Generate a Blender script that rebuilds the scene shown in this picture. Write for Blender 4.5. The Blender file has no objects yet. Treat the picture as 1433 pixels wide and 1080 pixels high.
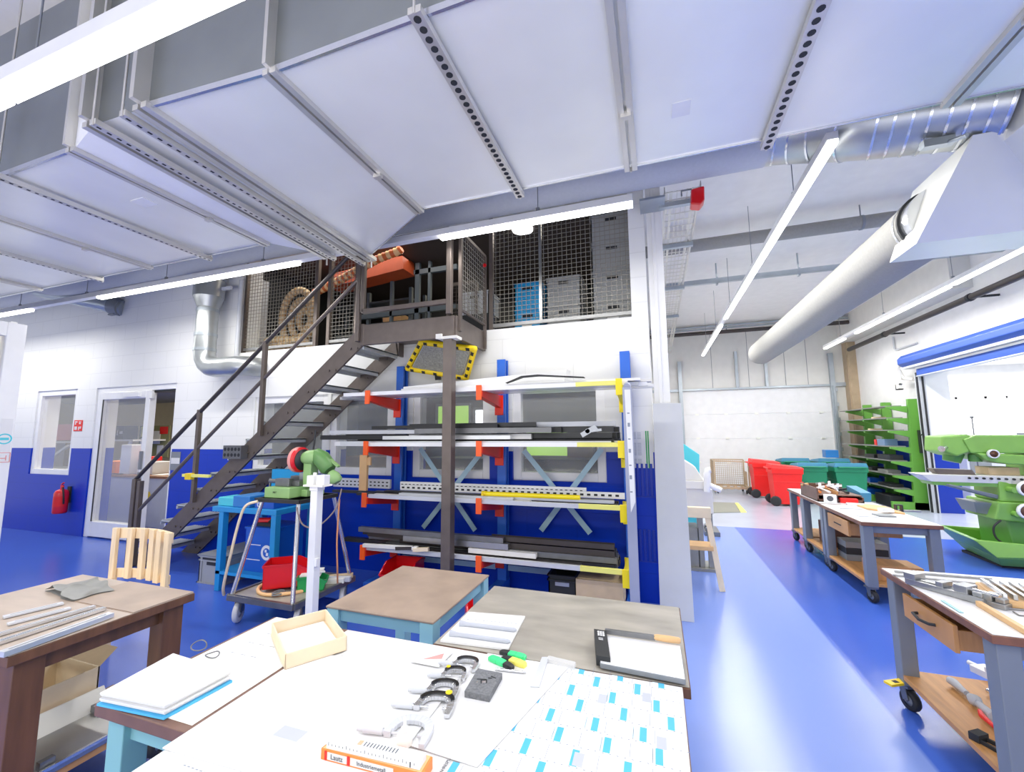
import bpy, bmesh, math, random
from mathutils import Vector as V, Matrix as Mx, Euler
RND = random.Random(11)
SC = bpy.context.scene
COL = SC.collection
PI = math.pi
# ---------------------------------------------------------------- camera calibration (1433 x 1080)
F = 586.0; PITCH = .114129646; YAW = .328170497; ROLL = -.00715054; H = 1.5
def ray(x, y):
    u = (x-716.5)/F; v = -(y-540)/F
    c, s = math.cos(ROLL), math.sin(ROLL); r = u*c-v*s; up = u*s+v*c
    cp, sp = math.cos(PITCH), math.sin(PITCH); z = up*cp+sp; fy = cp-up*sp
    cy, sy = math.cos(YAW), math.sin(YAW)
    return V((r*cy-fy*sy, r*sy+fy*cy, z))
def at(x, y, a, v):
    """the point of the room seen at (x, y) that lies in the plane X, Y or Z = v"""
    d = ray(x, y); i = 'XYZ'.index(a); o = V((0, 0, H))
    return o+d*((v-o[i])/d[i])
# ---------------------------------------------------------------- materials
MATS = {}
def mat(name, col, rough=.5, metal=0., var=0., scale=6., bump=0., emit=0., ecol=None, trans=0., alpha=1., coat=0., stretch=(1, 1, 1), spec=.5):
    m = bpy.data.materials.new(name); m.use_nodes = True; MATS[name] = m
    nt = m.node_tree; b = nt.nodes['Principled BSDF']
    b.inputs['Base Color'].default_value = (*col, 1); b.inputs['Roughness'].default_value = rough
    b.inputs['Metallic'].default_value = metal; b.inputs['Specular IOR Level'].default_value = spec
    if coat: b.inputs['Coat Weight'].default_value = coat; b.inputs['Coat Roughness'].default_value = .1
    if trans: b.inputs['Transmission Weight'].default_value = trans
    if alpha < 1: b.inputs['Alpha'].default_value = alpha
    if emit:
        b.inputs['Emission Color'].default_value = (*(ecol or col), 1); b.inputs['Emission Strength'].default_value = emit
    tc = nt.nodes.new('ShaderNodeTexCoord'); mp = nt.nodes.new('ShaderNodeMapping'); nz = nt.nodes.new('ShaderNodeTexNoise')
    mp.inputs['Scale'].default_value = stretch
    nt.links.new(tc.outputs['Object'], mp.inputs['Vector']); nt.links.new(mp.outputs[0], nz.inputs['Vector'])
    nz.inputs['Scale'].default_value = scale; nz.inputs['Detail'].default_value = 3
    v = max(var, .03)
    cr = nt.nodes.new('ShaderNodeValToRGB'); nt.links.new(nz.outputs['Fac'], cr.inputs['Fac'])
    e = cr.color_ramp.elements; e[0].position = .3; e[1].position = .7
    e[0].color = (*[c*(1-v) for c in col], 1); e[1].color = (*[min(1, c*(1+v)) for c in col], 1)
    nt.links.new(cr.outputs['Color'], b.inputs['Base Color'])
    if bump:
        bp = nt.nodes.new('ShaderNodeBump'); bp.inputs['Strength'].default_value = bump; bp.inputs['Distance'].default_value = .01
        nt.links.new(nz.outputs['Fac'], bp.inputs['Height']); nt.links.new(bp.outputs[0], b.inputs['Normal'])
    return m
def N(m, t): return m.node_tree.nodes.new(t)
def L(m, a, b): m.node_tree.links.new(a, b)
def S(h):  # '#rrggbb' sRGB to linear
    h = h.lstrip('#'); o = []
    for i in (0, 2, 4):
        c = int(h[i:i+2], 16)/255; o.append(c/12.92 if c <= .04045 else ((c+.055)/1.055)**2.4)
    return tuple(o)
# ---------------------------------------------------------------- mesh building
class MB:
    def __init__(s, M=None): s.b = bmesh.new(); s.k = 0; s.M = M or Mx.Identity(4)
    def add(s, vs, fs, sm=False):
        w = [s.b.verts.new(s.M @ V(v)) for v in vs]
        for f in fs:
            try: q = s.b.faces.new([w[i] for i in f])
            except ValueError: continue
            q.material_index = s.k; q.smooth = sm
        return s
    def box(s, x0, x1, y0, y1, z0, z1):
        if x0 > x1: x0, x1 = x1, x0
        if y0 > y1: y0, y1 = y1, y0
        if z0 > z1: z0, z1 = z1, z0
        return s.add([(x0, y0, z0), (x1, y0, z0), (x1, y1, z0), (x0, y1, z0), (x0, y0, z1), (x1, y0, z1), (x1, y1, z1), (x0, y1, z1)],
                     [(0, 3, 2, 1), (4, 5, 6, 7), (0, 1, 5, 4), (1, 2, 6, 5), (2, 3, 7, 6), (3, 0, 4, 7)])
    def cbox(s, c, d, rz=0, rx=0, ry=0):
        m = Mx.Translation(V(c)) @ Euler((rx, ry, rz)).to_matrix().to_4x4(); o = s.M; s.M = o @ m
        s.box(-d[0]/2, d[0]/2, -d[1]/2, d[1]/2, -d[2]/2, d[2]/2); s.M = o; return s
    def frame(s, p, q, up=(0, 0, 1)):
        p, q = V(p), V(q); z = (q-p).normalized(); u = V(up)
        if abs(z.dot(u)) > .98: u = V((0, 1, 0)) if abs(z.y) < .9 else V((1, 0, 0))
        x = u.cross(z).normalized(); y = z.cross(x); return p, q, x, y
    def bar(s, p, q, w, h, up=(0, 0, 1)):
        """a rectangular bar: w across (horizontal), h along up"""
        p, q, x, y = s.frame(p, q, up); vs = []
        for c in (p, q):
            for a, b in ((-1, -1), (1, -1), (1, 1), (-1, 1)): vs.append(c+x*a*w/2+y*b*h/2)
        return s.add(vs, [(0, 3, 2, 1), (4, 5, 6, 7), (0, 1, 5, 4), (1, 2, 6, 5), (2, 3, 7, 6), (3, 0, 4, 7)])
    def cyl(s, p, q, r, r2=None, n=12, caps=True):
        p, q, x, y = s.frame(p, q); r2 = r if r2 is None else r2; vs = []
        for c, k in ((p, r), (q, r2)):
            for i in range(n): a = 2*PI*i/n; vs.append(c+x*math.cos(a)*k+y*math.sin(a)*k)
        s.add(vs, [(i, (i+1) % n, n+(i+1) % n, n+i) for i in range(n)], True)
        if caps: s.add(vs, [tuple(range(n-1, -1, -1)), tuple(range(n, 2*n))])
        return s
    def tube(s, pts, r, n=8, caps=True):
        """a round tube swept along a path; r a number or one radius per point"""
        pts = [V(p) for p in pts]; m = len(pts); rs = r if isinstance(r, (list, tuple)) else [r]*m; vs = []; px = None
        for i in range(m):
            d = (pts[min(i+1, m-1)]-pts[max(i-1, 0)]).normalized()
            if px is None:
                u = V((0, 0, 1)) if abs(d.z) < .9 else V((1, 0, 0)); px = u.cross(d).normalized()
            else: px = (px-d*px.dot(d)).normalized()
            y = d.cross(px)
            for k in range(n): a = 2*PI*k/n; vs.append(pts[i]+px*math.cos(a)*rs[i]+y*math.sin(a)*rs[i])
        fs = [(i*n+k, i*n+(k+1) % n, (i+1)*n+(k+1) % n, (i+1)*n+k) for i in range(m-1) for k in range(n)]
        s.add(vs, fs, True)
        if caps: s.add(vs, [tuple(range(n-1, -1, -1)), tuple(range((m-1)*n, m*n))])
        return s
    def prism(s, pts, ax, a, b):
        """a polygon in the plane across axis ax, pushed from a to b along it"""
        def P(u, v, w): return {'X': (w, u, v), 'Y': (u, w, v), 'Z': (u, v, w)}[ax]
        n = len(pts); vs = [P(u, v, a) for u, v in pts]+[P(u, v, b) for u, v in pts]
        return s.add(vs, [tuple(range(n-1, -1, -1)), tuple(range(n, 2*n))]+[(i, (i+1) % n, n+(i+1) % n, n+i) for i in range(n)])
    def lathe(s, prof, c=(0, 0, 0), ax='Z', n=16):
        def P(r, h, a):
            x, y = r*math.cos(a), r*math.sin(a); return V({'Z': (x, y, h), 'X': (h, x, y), 'Y': (y, h, x)}[ax])+V(c)
        m = len(prof); vs = [P(r, h, 2*PI*k/n) for r, h in prof for k in range(n)]
        return s.add(vs, [(i*n+k, i*n+(k+1) % n, (i+1)*n+(k+1) % n, (i+1)*n+k) for i in range(m-1) for k in range(n)], True)
    def quad(s, *p): return s.add(p, [tuple(range(len(p)))])
    def hexa(s, lo, hi):  # two rings of four points
        return s.add(list(lo)+list(hi), [(0, 3, 2, 1), (4, 5, 6, 7), (0, 1, 5, 4), (1, 2, 6, 5), (2, 3, 7, 6), (3, 0, 4, 7)])
    def ring(s, pts, w, h):  # closed loop of bars
        for i in range(len(pts)): s.bar(pts[i], pts[(i+1) % len(pts)], w, h)
        return s
    def text(s, t, size, M, depth=.0006, align='CENTER'):
        c = bpy.data.curves.new('lettering', 'FONT'); c.body = t; c.size = size; c.align_x = align; c.align_y = 'CENTER'; c.extrude = depth; c.resolution_u = 2
        o = bpy.data.objects.new('lettering', c); me = o.to_mesh()
        s.add([M @ v.co for v in me.vertices], [tuple(p.vertices) for p in me.polygons])
        o.to_mesh_clear(); bpy.data.objects.remove(o); bpy.data.curves.remove(c); return s
    def build(s, name, mats, parent=None, bev=0., loc=None, fix=True):
        if fix: bmesh.ops.recalc_face_normals(s.b, faces=s.b.faces)
        me = bpy.data.meshes.new(name)
        if parent is not None: s.b.transform(WM[parent.name].inverted())
        else:
            if loc is None:
                xs = [v.co for v in s.b.verts]
                loc = V(((min(v.x for v in xs)+max(v.x for v in xs))/2, (min(v.y for v in xs)+max(v.y for v in xs))/2, min(v.z for v in xs)))
            s.b.transform(Mx.Translation(-V(loc)))
        s.b.to_mesh(me); s.b.free()
        o = bpy.data.objects.new(name, me); COL.objects.link(o)
        for m in (mats if isinstance(mats, (list, tuple)) else [mats]): me.materials.append(MATS[m] if isinstance(m, str) else m)
        if parent is not None: o.parent = parent; WM[o.name] = WM[parent.name].copy()
        else: o.location = loc; WM[o.name] = Mx.Translation(V(loc))
        if bev:
            d = o.modifiers.new('edge', 'BEVEL'); d.width = bev; d.segments = 2; d.limit_method = 'ANGLE'; d.angle_limit = .7
        return o
WM = {}
def curve(pts, n=6):
    """a smooth path through the points"""
    P = [V(p) for p in pts]; out = []
    for i in range(len(P)-1):
        a, b, c, d = P[max(i-1, 0)], P[i], P[i+1], P[min(i+2, len(P)-1)]
        for k in range(n):
            t = k/n; out.append(.5*((2*b)+(c-a)*t+(2*a-5*b+4*c-d)*t*t+(3*b-a-3*c+d)*t**3))
    return out+[P[-1]]
def tag(o, label=None, cat=None, group=None, kind=None):
    if label: o['label'] = label
    if cat: o['category'] = cat
    if group: o['group'] = group
    if kind: o['kind'] = kind
    return o
def thing(name, label, cat, loc=(0, 0, 0), rz=0., group=None):
    o = bpy.data.objects.new(name, None); COL.objects.link(o); o.location = loc; o.rotation_euler = (0, 0, rz); o.empty_display_size = .1
    WM[o.name] = Mx.Translation(V(loc)) @ Mx.Rotation(rz, 4, 'Z')
    return tag(o, label, cat, group)
def solo(mb, name, mats, label, cat, group=None, bev=0., kind=None): return tag(mb.build(name, mats, bev=bev), label, cat, group, kind)
def struct(mb, name, mats, bev=0.): return tag(mb.build(name, mats, bev=bev), kind='structure')
def T(x, y, z, rz=0.): return Mx.Translation((x, y, z)) @ Mx.Rotation(rz, 4, 'Z')
def dup(o, loc, rz=0., label=None, group=None):
    """a copy of a thing with its parts and sub-parts"""
    r = o.copy(); COL.objects.link(r); r.location = loc; r.rotation_euler = (0, 0, rz)
    if label: r['label'] = label
    if group: r['group'] = group
    for c in list(o.children):
        k = c.copy(); COL.objects.link(k); k.parent = r
        for g in list(c.children):
            q = g.copy(); COL.objects.link(q); q.parent = k
    return r
def wheel_asm(x, y, r, parent, tyre='paper_grey', rz=0., forkm='mid_steel', top=None):
    top = top or r*2+.05; M = T(x, y, 0, rz)
    w = MB(M).lathe([(r*.55, -.016), (r*.92, -.018), (r, -.010), (r, .010), (r*.92, .018), (r*.55, .016)], (0, 0, r), 'X', 24).build('caster', tyre, parent)
    MB(M).lathe([(0, -.018), (r*.3, -.018), (r*.34, -.012), (r*.56, -.012), (r*.56, .012), (r*.34, .012), (r*.3, .018), (0, .018)], (0, 0, r), 'X', 20).build('hub', 'pale_grey' if tyre != 'rubber' else 'mid_grey', w)
    m = MB(M)
    for s in (-1, 1): m.bar((s*.024, 0, r), (s*.024, .02, top-.012), .005, r*.7, up=(0, 1, 0))
    m.box(-.035, .035, -.03, .05, top-.014, top).cyl((-.028, 0, r), (.028, 0, r), .008, n=8); m.build('fork', forkm, w); return w
# ---------------------------------------------------------------- palette
mat('white_paint', (.86, .86, .85), .55); mat('white_gloss', (.88, .88, .88), .25); mat('offwhite', (.80, .78, .73), .6)
mat('ceiling_white', (.83, .81, .78), .6); mat('panel_beige', (.74, .73, .69), .5)
mat('galv', S('#d6d3ca'), .3, .6, .08, 3, .02); mat('galv_shaded', S('#8f9492'), .35, .75, .12, 2, .02); mat('galv_dull', S('#aeb6bc'), .4, .7, .08, 5); mat('galv_pale', S('#f2f2ea'), .3, .28, .04, 2); mat('zinc', S('#b4b8b8'), .34, .8, .12, 4, .03); mat('tread_grey', S('#c6cac9'), .45, .2, .06, 20)  # second galvanised tone is the shaded copy for the duct sides
mat('steel', S('#a9a9a8'), .3, .9, .06, 10); mat('steel_bright', S('#d8dade'), .22, .9, .04); mat('alu', S('#d9dbde'), .32, .75, .03)
mat('vise_steel', S('#a6a8a8'), .3, .75, .08, 30); mat('chrome', S('#e6e8ee'), .12, .95); mat('stair_steel', S('#6c625c'), .42, .55, .10, 9); mat('stair_dark', S('#453f3d'), .45, .5, .08)
mat('dark_steel', S('#3a3b3d'), .45, .6, .12, 12); mat('mid_steel', S('#77787a'), .38, .7, .1, 12); mat('black', S('#17181a'), .5); mat('black_gloss', S('#141416'), .2)
mat('rubber', S('#222326'), .7); mat('grey_plastic', S('#9d9fa0'), .5); mat('pale_grey', S('#c9ccd2'), .45); mat('mid_grey', S('#7f8489'), .5); mat('foam_grey', S('#6f7174'), .9, 0, .25, 120, .4)
mat('textile', S('#b4b8c0'), .9, 0, .03, 40, .08); mat('textile_pale', S('#959490'), .9, 0, .04, 40, .08)
mat('tray_white', (.74, .77, .82), .35); mat('paper', (.77, .77, .765), .7); mat('paper_cream', (.93, .91, .84), .7); mat('paper_grey', S('#b9bdc6'), .7); mat('ink', S('#5a6068'), .7); mat('ink_pale', S('#8d95a2'), .7)
mat('cal_blue', S('#4ab4e6'), .6); mat('cal_pale', S('#d8ecf8'), .6); mat('red_pale', S('#e79a94'), .7)
mat('carton', S('#cdb491'), .8, 0, .06, 12); mat('carton_pale', S('#ecd9b8'), .75, 0, .05, 10); mat('ply', S('#a06f47'), .5, 0, .18, 5, .02, stretch=(1, 8, 1)); mat('ply_edge', S('#7b4f3a'), .5, 0, .2, 20)
mat('dark_wood', S('#5f3d27'), .5, 0, .28, 4, .05, stretch=(6, 6, .7)); mat('oak', S('#c08a52'), .5, 0, .15, 5, .02, stretch=(8, 1, 1)); mat('beech', S('#d9ae78'), .5, 0, .08, 6)
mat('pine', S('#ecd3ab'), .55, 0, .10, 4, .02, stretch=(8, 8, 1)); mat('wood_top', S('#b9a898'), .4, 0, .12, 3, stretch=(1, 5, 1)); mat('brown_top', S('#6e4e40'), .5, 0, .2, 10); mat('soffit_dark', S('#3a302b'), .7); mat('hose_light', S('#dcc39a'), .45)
mat('stone_top', S('#a39d91'), .32, 0, .22, 4, .03, stretch=(1, 2.5, 1)); mat('stone_tan', S('#a48f7d'), .36, 0, .18, 5, .03); mat('white_top', (.80, .80, .81), .3)
mat('teal', S('#7fb3b4'), .4); mat('teal_pale', S('#8fc2cc'), .4); mat('brace_pale', S('#a9cbdc'), .4); mat('grey_frame', S('#757c86'), .4); mat('bluegrey', S('#6d8cb0'), .4)
mat('blue_paint', S('#0a30a4'), .35, spec=.4); mat('rack_blue', S('#1f5fc8'), .4); mat('rack_blue_deep', S('#12429e'), .4); mat('bench_blue', S('#1f8fd0'), .4); mat('box_blue', S('#2a7bc4'), .4); mat('drum_blue', S('#0d52b8'), .35)
mat('crate_blue', S('#159bd8'), .45); mat('shutter_blue', S('#2d55b4'), .4); mat('lid_blue', S('#3f86a8'), .5); mat('turquoise', S('#4cc8d4'), .45)
mat('rack_orange', S('#ff5a10'), .4); mat('rack_red', S('#ee2a10'), .4); mat('rack_yellow', S('#ffe40c'), .4); mat('yellow', S('#f6d318'), .4); mat('pale_yellow', S('#f3ee7a'), .45)
mat('red', S('#e0141c'), .3, coat=.3); mat('bin_red', S('#ec1c18'), .45); mat('bin_green', S('#12805a'), .5); mat('box_green', S('#1f9d50'), .45); mat('saw_green', S('#8fb873'), .35, 0, .08); mat('saw_dark', S('#5f8f4c'), .35, 0, .1)
mat('rack_green', S('#63a33c'), .4); mat('mill_green', S('#7db04e'), .35, 0, .07, 5); mat('mill_deep', S('#4f8a3a'), .35, 0, .08, 5)
mat('orange', S('#f08a3c'), .5); mat('orange_pale', S('#f6c48a'), .6); mat('hose_orange', S('#d9642a'), .4); mat('hose_brown', S('#c09a6a'), .45, 0, .15, 30); mat('copper', S('#c06a3c'), .35, .5); mat('cable', S('#8a7a78'), .6); mat('cable_orange', S('#d98f62'), .6)
mat('pen_green', S('#3fe08a'), .35); mat('pen_yellow', S('#f6ec6c'), .35); mat('lacquer_tan', S('#b6a184'), .55, 0, .1); mat('olive', S('#8a8a5c'), .7); mat('mat_grey', S('#8b8b80'), .8); mat('post_lilac', S('#a3a8bd'), .4, .2); mat('cream_wall', S('#d9c9a0'), .7); mat('chair_grey', S('#8d8d88'), .6, 0, .1)
mat('lamp', (1, 1, 1), .5, emit=9., ecol=(1, .985, .95)); mat('lamp_far', (1, 1, 1), .5, emit=6.5, ecol=(1, .98, .94)); mat('daylight', (1, 1, 1), .5, emit=2.2, ecol=(.95, .98, 1)); mat('green_view', S('#9fce5a'), .6, emit=.9, ecol=S('#a6d860')); mat('dim_grey', S('#43484c'), .6); mat('near_black', S('#202226'), .7)
mat('glass', (.9, .93, .93), .03, alpha=.16); mat('glass_fog', (.93, .95, .96), .25, alpha=.35); mat('mirror_face', S('#a2a29a'), .25, .35, .25, 60, .3); mat('canvas', (.82, .83, .85), .6); mat('hood_red', S('#a8431f'), .5, 0, .1); mat('frame_dark', S('#4f5a63'), .5); mat('mesh_wire', S('#8d8980'), .5, .4)
# floor: blue coating with a paler walkway, darker beyond
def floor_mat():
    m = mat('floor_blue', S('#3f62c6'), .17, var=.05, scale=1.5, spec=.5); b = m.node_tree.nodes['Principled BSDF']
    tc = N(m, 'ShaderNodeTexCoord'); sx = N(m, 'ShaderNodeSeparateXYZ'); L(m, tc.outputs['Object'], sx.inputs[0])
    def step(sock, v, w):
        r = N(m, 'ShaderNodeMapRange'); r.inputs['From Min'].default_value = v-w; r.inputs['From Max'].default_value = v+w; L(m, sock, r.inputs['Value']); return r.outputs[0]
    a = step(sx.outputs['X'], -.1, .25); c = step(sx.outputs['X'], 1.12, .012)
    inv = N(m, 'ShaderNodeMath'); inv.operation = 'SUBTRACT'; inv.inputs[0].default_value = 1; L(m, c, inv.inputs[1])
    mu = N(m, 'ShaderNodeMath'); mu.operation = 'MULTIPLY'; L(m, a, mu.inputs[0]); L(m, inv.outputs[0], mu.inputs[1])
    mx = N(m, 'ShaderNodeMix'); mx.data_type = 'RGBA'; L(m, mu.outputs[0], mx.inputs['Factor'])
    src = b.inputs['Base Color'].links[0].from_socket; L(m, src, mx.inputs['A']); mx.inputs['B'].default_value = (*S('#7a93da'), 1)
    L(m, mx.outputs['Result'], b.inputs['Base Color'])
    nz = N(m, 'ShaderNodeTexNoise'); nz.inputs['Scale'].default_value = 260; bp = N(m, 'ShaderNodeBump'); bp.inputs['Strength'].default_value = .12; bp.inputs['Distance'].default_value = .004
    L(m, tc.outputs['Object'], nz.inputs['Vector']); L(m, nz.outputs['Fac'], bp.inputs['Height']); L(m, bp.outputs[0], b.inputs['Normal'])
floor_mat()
mat('floor_grey', S('#aeb5c6'), .22, var=.06, scale=2)
def wall_mat():
    m = mat('block_wall', (.85, .85, .83), .55); b = m.node_tree.nodes['Principled BSDF']
    tc = N(m, 'ShaderNodeTexCoord'); sx = N(m, 'ShaderNodeSeparateXYZ'); L(m, tc.outputs['Object'], sx.inputs[0])
    cx = N(m, 'ShaderNodeCombineXYZ'); L(m, sx.outputs['X'], cx.inputs['X']); L(m, sx.outputs['Z'], cx.inputs['Y'])
    br = N(m, 'ShaderNodeTexBrick'); L(m, cx.outputs[0], br.inputs['Vector']); br.inputs['Scale'].default_value = 1
    br.inputs['Brick Width'].default_value = .5; br.inputs['Row Height'].default_value = .25; br.inputs['Mortar Size'].default_value = .006; br.inputs['Mortar Smooth'].default_value = .6
    gt = N(m, 'ShaderNodeMath'); gt.operation = 'GREATER_THAN'; L(m, sx.outputs['Z'], gt.inputs[0]); gt.inputs[1].default_value = 1.325
    mx = N(m, 'ShaderNodeMix'); mx.data_type = 'RGBA'; L(m, gt.outputs[0], mx.inputs['Factor']); mx.inputs['A'].default_value = (*S('#0a36b6'), 1); mx.inputs['B'].default_value = (.85, .85, .83, 1)
    mo = N(m, 'ShaderNodeMix'); mo.data_type = 'RGBA'; mo.blend_type = 'MULTIPLY'; L(m, br.outputs['Fac'], mo.inputs['Factor']); L(m, mx.outputs['Result'], mo.inputs['A']); mo.inputs['B'].default_value = (.90, .90, .90, 1)
    L(m, mo.outputs['Result'], b.inputs['Base Color'])
    rr = N(m, 'ShaderNodeMapRange'); L(m, gt.outputs[0], rr.inputs['Value']); rr.inputs['To Min'].default_value = .32; rr.inputs['To Max'].default_value = .6; L(m, rr.outputs[0], b.inputs['Roughness'])
    b.inputs['Specular IOR Level'].default_value = .22
    iv = N(m, 'ShaderNodeMath'); iv.operation = 'SUBTRACT'; iv.inputs[0].default_value = 1; L(m, br.outputs['Fac'], iv.inputs[1])
    bp = N(m, 'ShaderNodeBump'); bp.inputs['Strength'].default_value = .12; bp.inputs['Distance'].default_value = .005; L(m, iv.outputs[0], bp.inputs['Height']); L(m, bp.outputs[0], b.inputs['Normal'])
wall_mat()
# ---------------------------------------------------------------- the setting
YW = 4.1; YS = 3.4; YR = 4.0     # wall face, front and rear plane of the stair
CEIL = 4.4; YF = 13.0; XR = 4.9
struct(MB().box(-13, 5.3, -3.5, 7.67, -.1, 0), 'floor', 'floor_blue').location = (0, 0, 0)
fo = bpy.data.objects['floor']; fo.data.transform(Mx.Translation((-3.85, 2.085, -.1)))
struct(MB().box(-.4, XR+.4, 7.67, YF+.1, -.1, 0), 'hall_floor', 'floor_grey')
struct(MB().box(XR+.4, 14, 2, 18, -.1, 0), 'annex_floor', 'floor_grey')
struct(MB().box(-13, XR+.4, -3.5, YF+.3, CEIL, CEIL+.15), 'ceiling', 'ceiling_white')
def wall_cells(mb, x0, x1, z0, z1, holes, y0, y1):
    xs = sorted({x0, x1, *[h[0] for h in holes], *[h[1] for h in holes]}); zs = sorted({z0, z1, *[h[2] for h in holes], *[h[3] for h in holes]})
    for i in range(len(xs)-1):
        for j in range(len(zs)-1):
            cx, cz = (xs[i]+xs[i+1])/2, (zs[j]+zs[j+1])/2
            if not any(h[0] < cx < h[1] and h[2] < cz < h[3] for h in holes): mb.box(xs[i], xs[i+1], y0, y1, zs[j], zs[j+1])
    bmesh.ops.remove_doubles(mb.b, verts=mb.b.verts, dist=1e-4)
    seen = {}
    for f in mb.b.faces: seen.setdefault(tuple(sorted(v.index for v in f.verts)), []).append(f)
    mb.b.verts.index_update(); seen = {}
    for f in mb.b.faces: seen.setdefault(tuple(sorted(v.index for v in f.verts)), []).append(f)
    bmesh.ops.delete(mb.b, geom=[f for k in seen.values() if len(k) > 1 for f in k], context='FACES_ONLY')
    return mb
HOLE = dict(w1=(-9.90, -8.80, .90, 2.275), door=(-8.31, -6.47, 0, 2.265), wl1=(at(357, 560, 'Y', YW).x, at(459, 560, 'Y', YW).x, 1.04, 2.0), wl2=(at(463, 560, 'Y', YW).x, at(550, 560, 'Y', YW).x, 1.04, 2.0),
            wa=(at(577, 600, 'Y', YW).x, at(685, 600, 'Y', YW).x, 1.035, 2.0), wb=(at(717, 600, 'Y', YW).x, at(847, 600, 'Y', YW).x, 1.035, 2.0), mezz=(-5.32, -.17, 2.615, 3.98))
wb = wall_cells(MB(), -13, -.02, 0, CEIL, list(HOLE.values()), YW, YW+.3)
w = struct(wb, 'wall_back', 'block_wall'); w.data.transform(Mx.Translation((w.location.x, 0, 0))); w.location.x = 0
# ribbed blocks at the end of the blue wall
rb = MB()
for z0, z1 in ((.93, 1.22), (.36, .63)):
    rb.box(-.235, -.03, YW-.004, YW, z0-.015, z0-.003)
    for i in range(5): rb.box(-.225+i*.04, -.205+i*.04, YW-.012, YW, z0, z1)
struct(rb, 'trim_1', 'blue_paint', .003)
# white steel column at the end of the block wall
struct(MB().box(.0, .14, YW+.02, YW+.3, 0, CEIL).box(.045, .075, YW, YW+.02, 0, CEIL), 'column', 'white_paint', .004)
struct(MB().box(-.10, -.04, YW+.3, YF, 0, 2.44).box(-.10, -.04, YW+.3, YF, 2.6, CEIL), 'wall_side', 'white_paint')
# far wall of the hall with its sectional door
fw = MB(); DX0, DX1, DZ = .78, 4.36, 2.69
wall_cells(fw, -.4, XR, 0, CEIL, [(DX0, DX1, 0, DZ)], YF, YF+.25)
struct(fw, 'wall_far', 'panel_beige')
d = thing('door_far', None, None, (2.57, YF+.06, 0)); tag(d, kind='structure'); d.name = 'door_2'; WM['door_2'] = WM['door_far']
mb = MB()
zs = [0, .67, 1.34, 2.01, DZ]
for i in range(4): mb.box(DX0, DX1, YF+.03, YF+.09, zs[i]+.004, zs[i+1]-.004)
mb.build('door_leaf', 'white_gloss', d)
mb = MB()
for i in (1, 2, 3):
    for k in range(5): mb.cbox((DX0+.35+k*.75, YF+.02, zs[i]), (.09, .03, .05))
mb.build('hinge', 'galv_pale', d)
mb = MB()
for x in (DX0-.05, DX1+.05):
    mb.box(x-.05, x+.05, YF-.10, YF-.01, 0, 3.55); mb.box(x-.02, x+.02, YF-.14, YF-.1, 0, DZ)
mb.box(DX0-.05, DX1+.05, YF-.05, YF-.01, DZ, DZ+.05)
for k in range(7): mb.cbox((DX1+.09, YF-.12, .3+k*.38), (.06, .06, .09))
mb.build('track', 'galv_dull', d)
# steel studs above the sectional door
mb = MB()
for px in (1029, 1070): x = at(px, 500, 'Y', YF).x; mb.box(x-.035, x+.035, YF-.07, YF, DZ+.05, 3.75)
mb.box(-.2, DX0-.1, YF-.05, YF, DZ-.02, DZ+.06); mb.box(DX1+.1, XR, YF-.05, YF, DZ-.02, DZ+.08)
struct(mb, 'trim_2', 'galv_dull')
mb = MB()   # joints of the sandwich panels
for px in (995, 1046, 1097, 1128): x = at(px, 500, 'Y', YF).x; mb.box(x-.006, x+.006, YF-.004, YF, DZ+.06, CEIL)
struct(mb, 'trim_3', 'mid_grey')
# right wall, roller shutter opening, wall beyond
OY0, OY1, OZ = 4.2, 10.05, 2.62
mb = MB()
mb.box(XR, XR+.35, OY1, YF+.25, 1.3, CEIL); mb.box(XR, XR+.35, -1, OY1, OZ, CEIL); mb.box(XR, XR+.35, -1, OY0, 0, OZ)
struct(mb, 'wall_right', 'white_paint')
struct(MB().box(XR-.002, XR+.352, OY1-.002, YF, 0, 1.3), 'dado_wall', 'blue_paint')
struct(MB().box(XR-.28, XR, 8.5, YF, 3.78, CEIL), 'beam', 'panel_beige')
struct(MB().box(XR-.04, XR, 5, YF, 3.60, 3.66), 'trim_4', 'pale_grey')
struct(MB().box(4.70, XR, YF-.25, YF, 0, 3.78).box(4.72, 4.76, YF-.27, YF-.25, 0, 3.78), 'pillar', 'lacquer_tan')
# annex seen through the shutter opening
struct(MB().box(XR+.35, 14, 16, 16.2, 0, .95).box(XR+.35, 14, 16, 16.2, 2.5, 3.6).box(XR+.35, 6.3, 16, 16.2, .95, 2.5).box(7.3, 7.8, 16, 16.2, .95, 2.5).box(9.2, 9.6, 16, 16.2, .95, 2.5).box(11.2, 14, 16, 16.2, .95, 2.5), 'annex_wall', 'white_paint')
for i, (a, b) in enumerate(((6.3, 7.3), (7.8, 9.2), (9.6, 11.2))):
    w = thing('window_%d' % (6+i), None, None, ((a+b)/2, 16.05, .95)); tag(w, kind='structure')
    m2 = MB()
    for x in (a, (a+b)/2-.03, b-.06): m2.box(x, x+.06, 16.03, 16.1, .95, 2.5)
    m2.box(a, b, 16.03, 16.1, .95, 1.02).box(a, b, 16.03, 16.1, 2.43, 2.5); m2.build('window_frame', 'white_gloss', w)
    MB().box(a, b, 16.12, 16.14, .95, 2.5).build('pane', 'daylight', w)
struct(MB().box(XR+.36, 14, 2, 16.2, 3.4, 3.5), 'annex_ceiling', 'ceiling_white')
struct(MB().box(13.9, 14, 2, 16.2, 0, 3.4), 'annex_side_wall', 'white_paint')
struct(MB().cyl((8.15, 12.5, 0), (8.15, 12.5, 3.4), .2, n=20).cyl((8.15, 12.5, 1.5), (8.15, 12.5, 1.62), .23, n=20), 'annex_column', 'offwhite')
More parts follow.
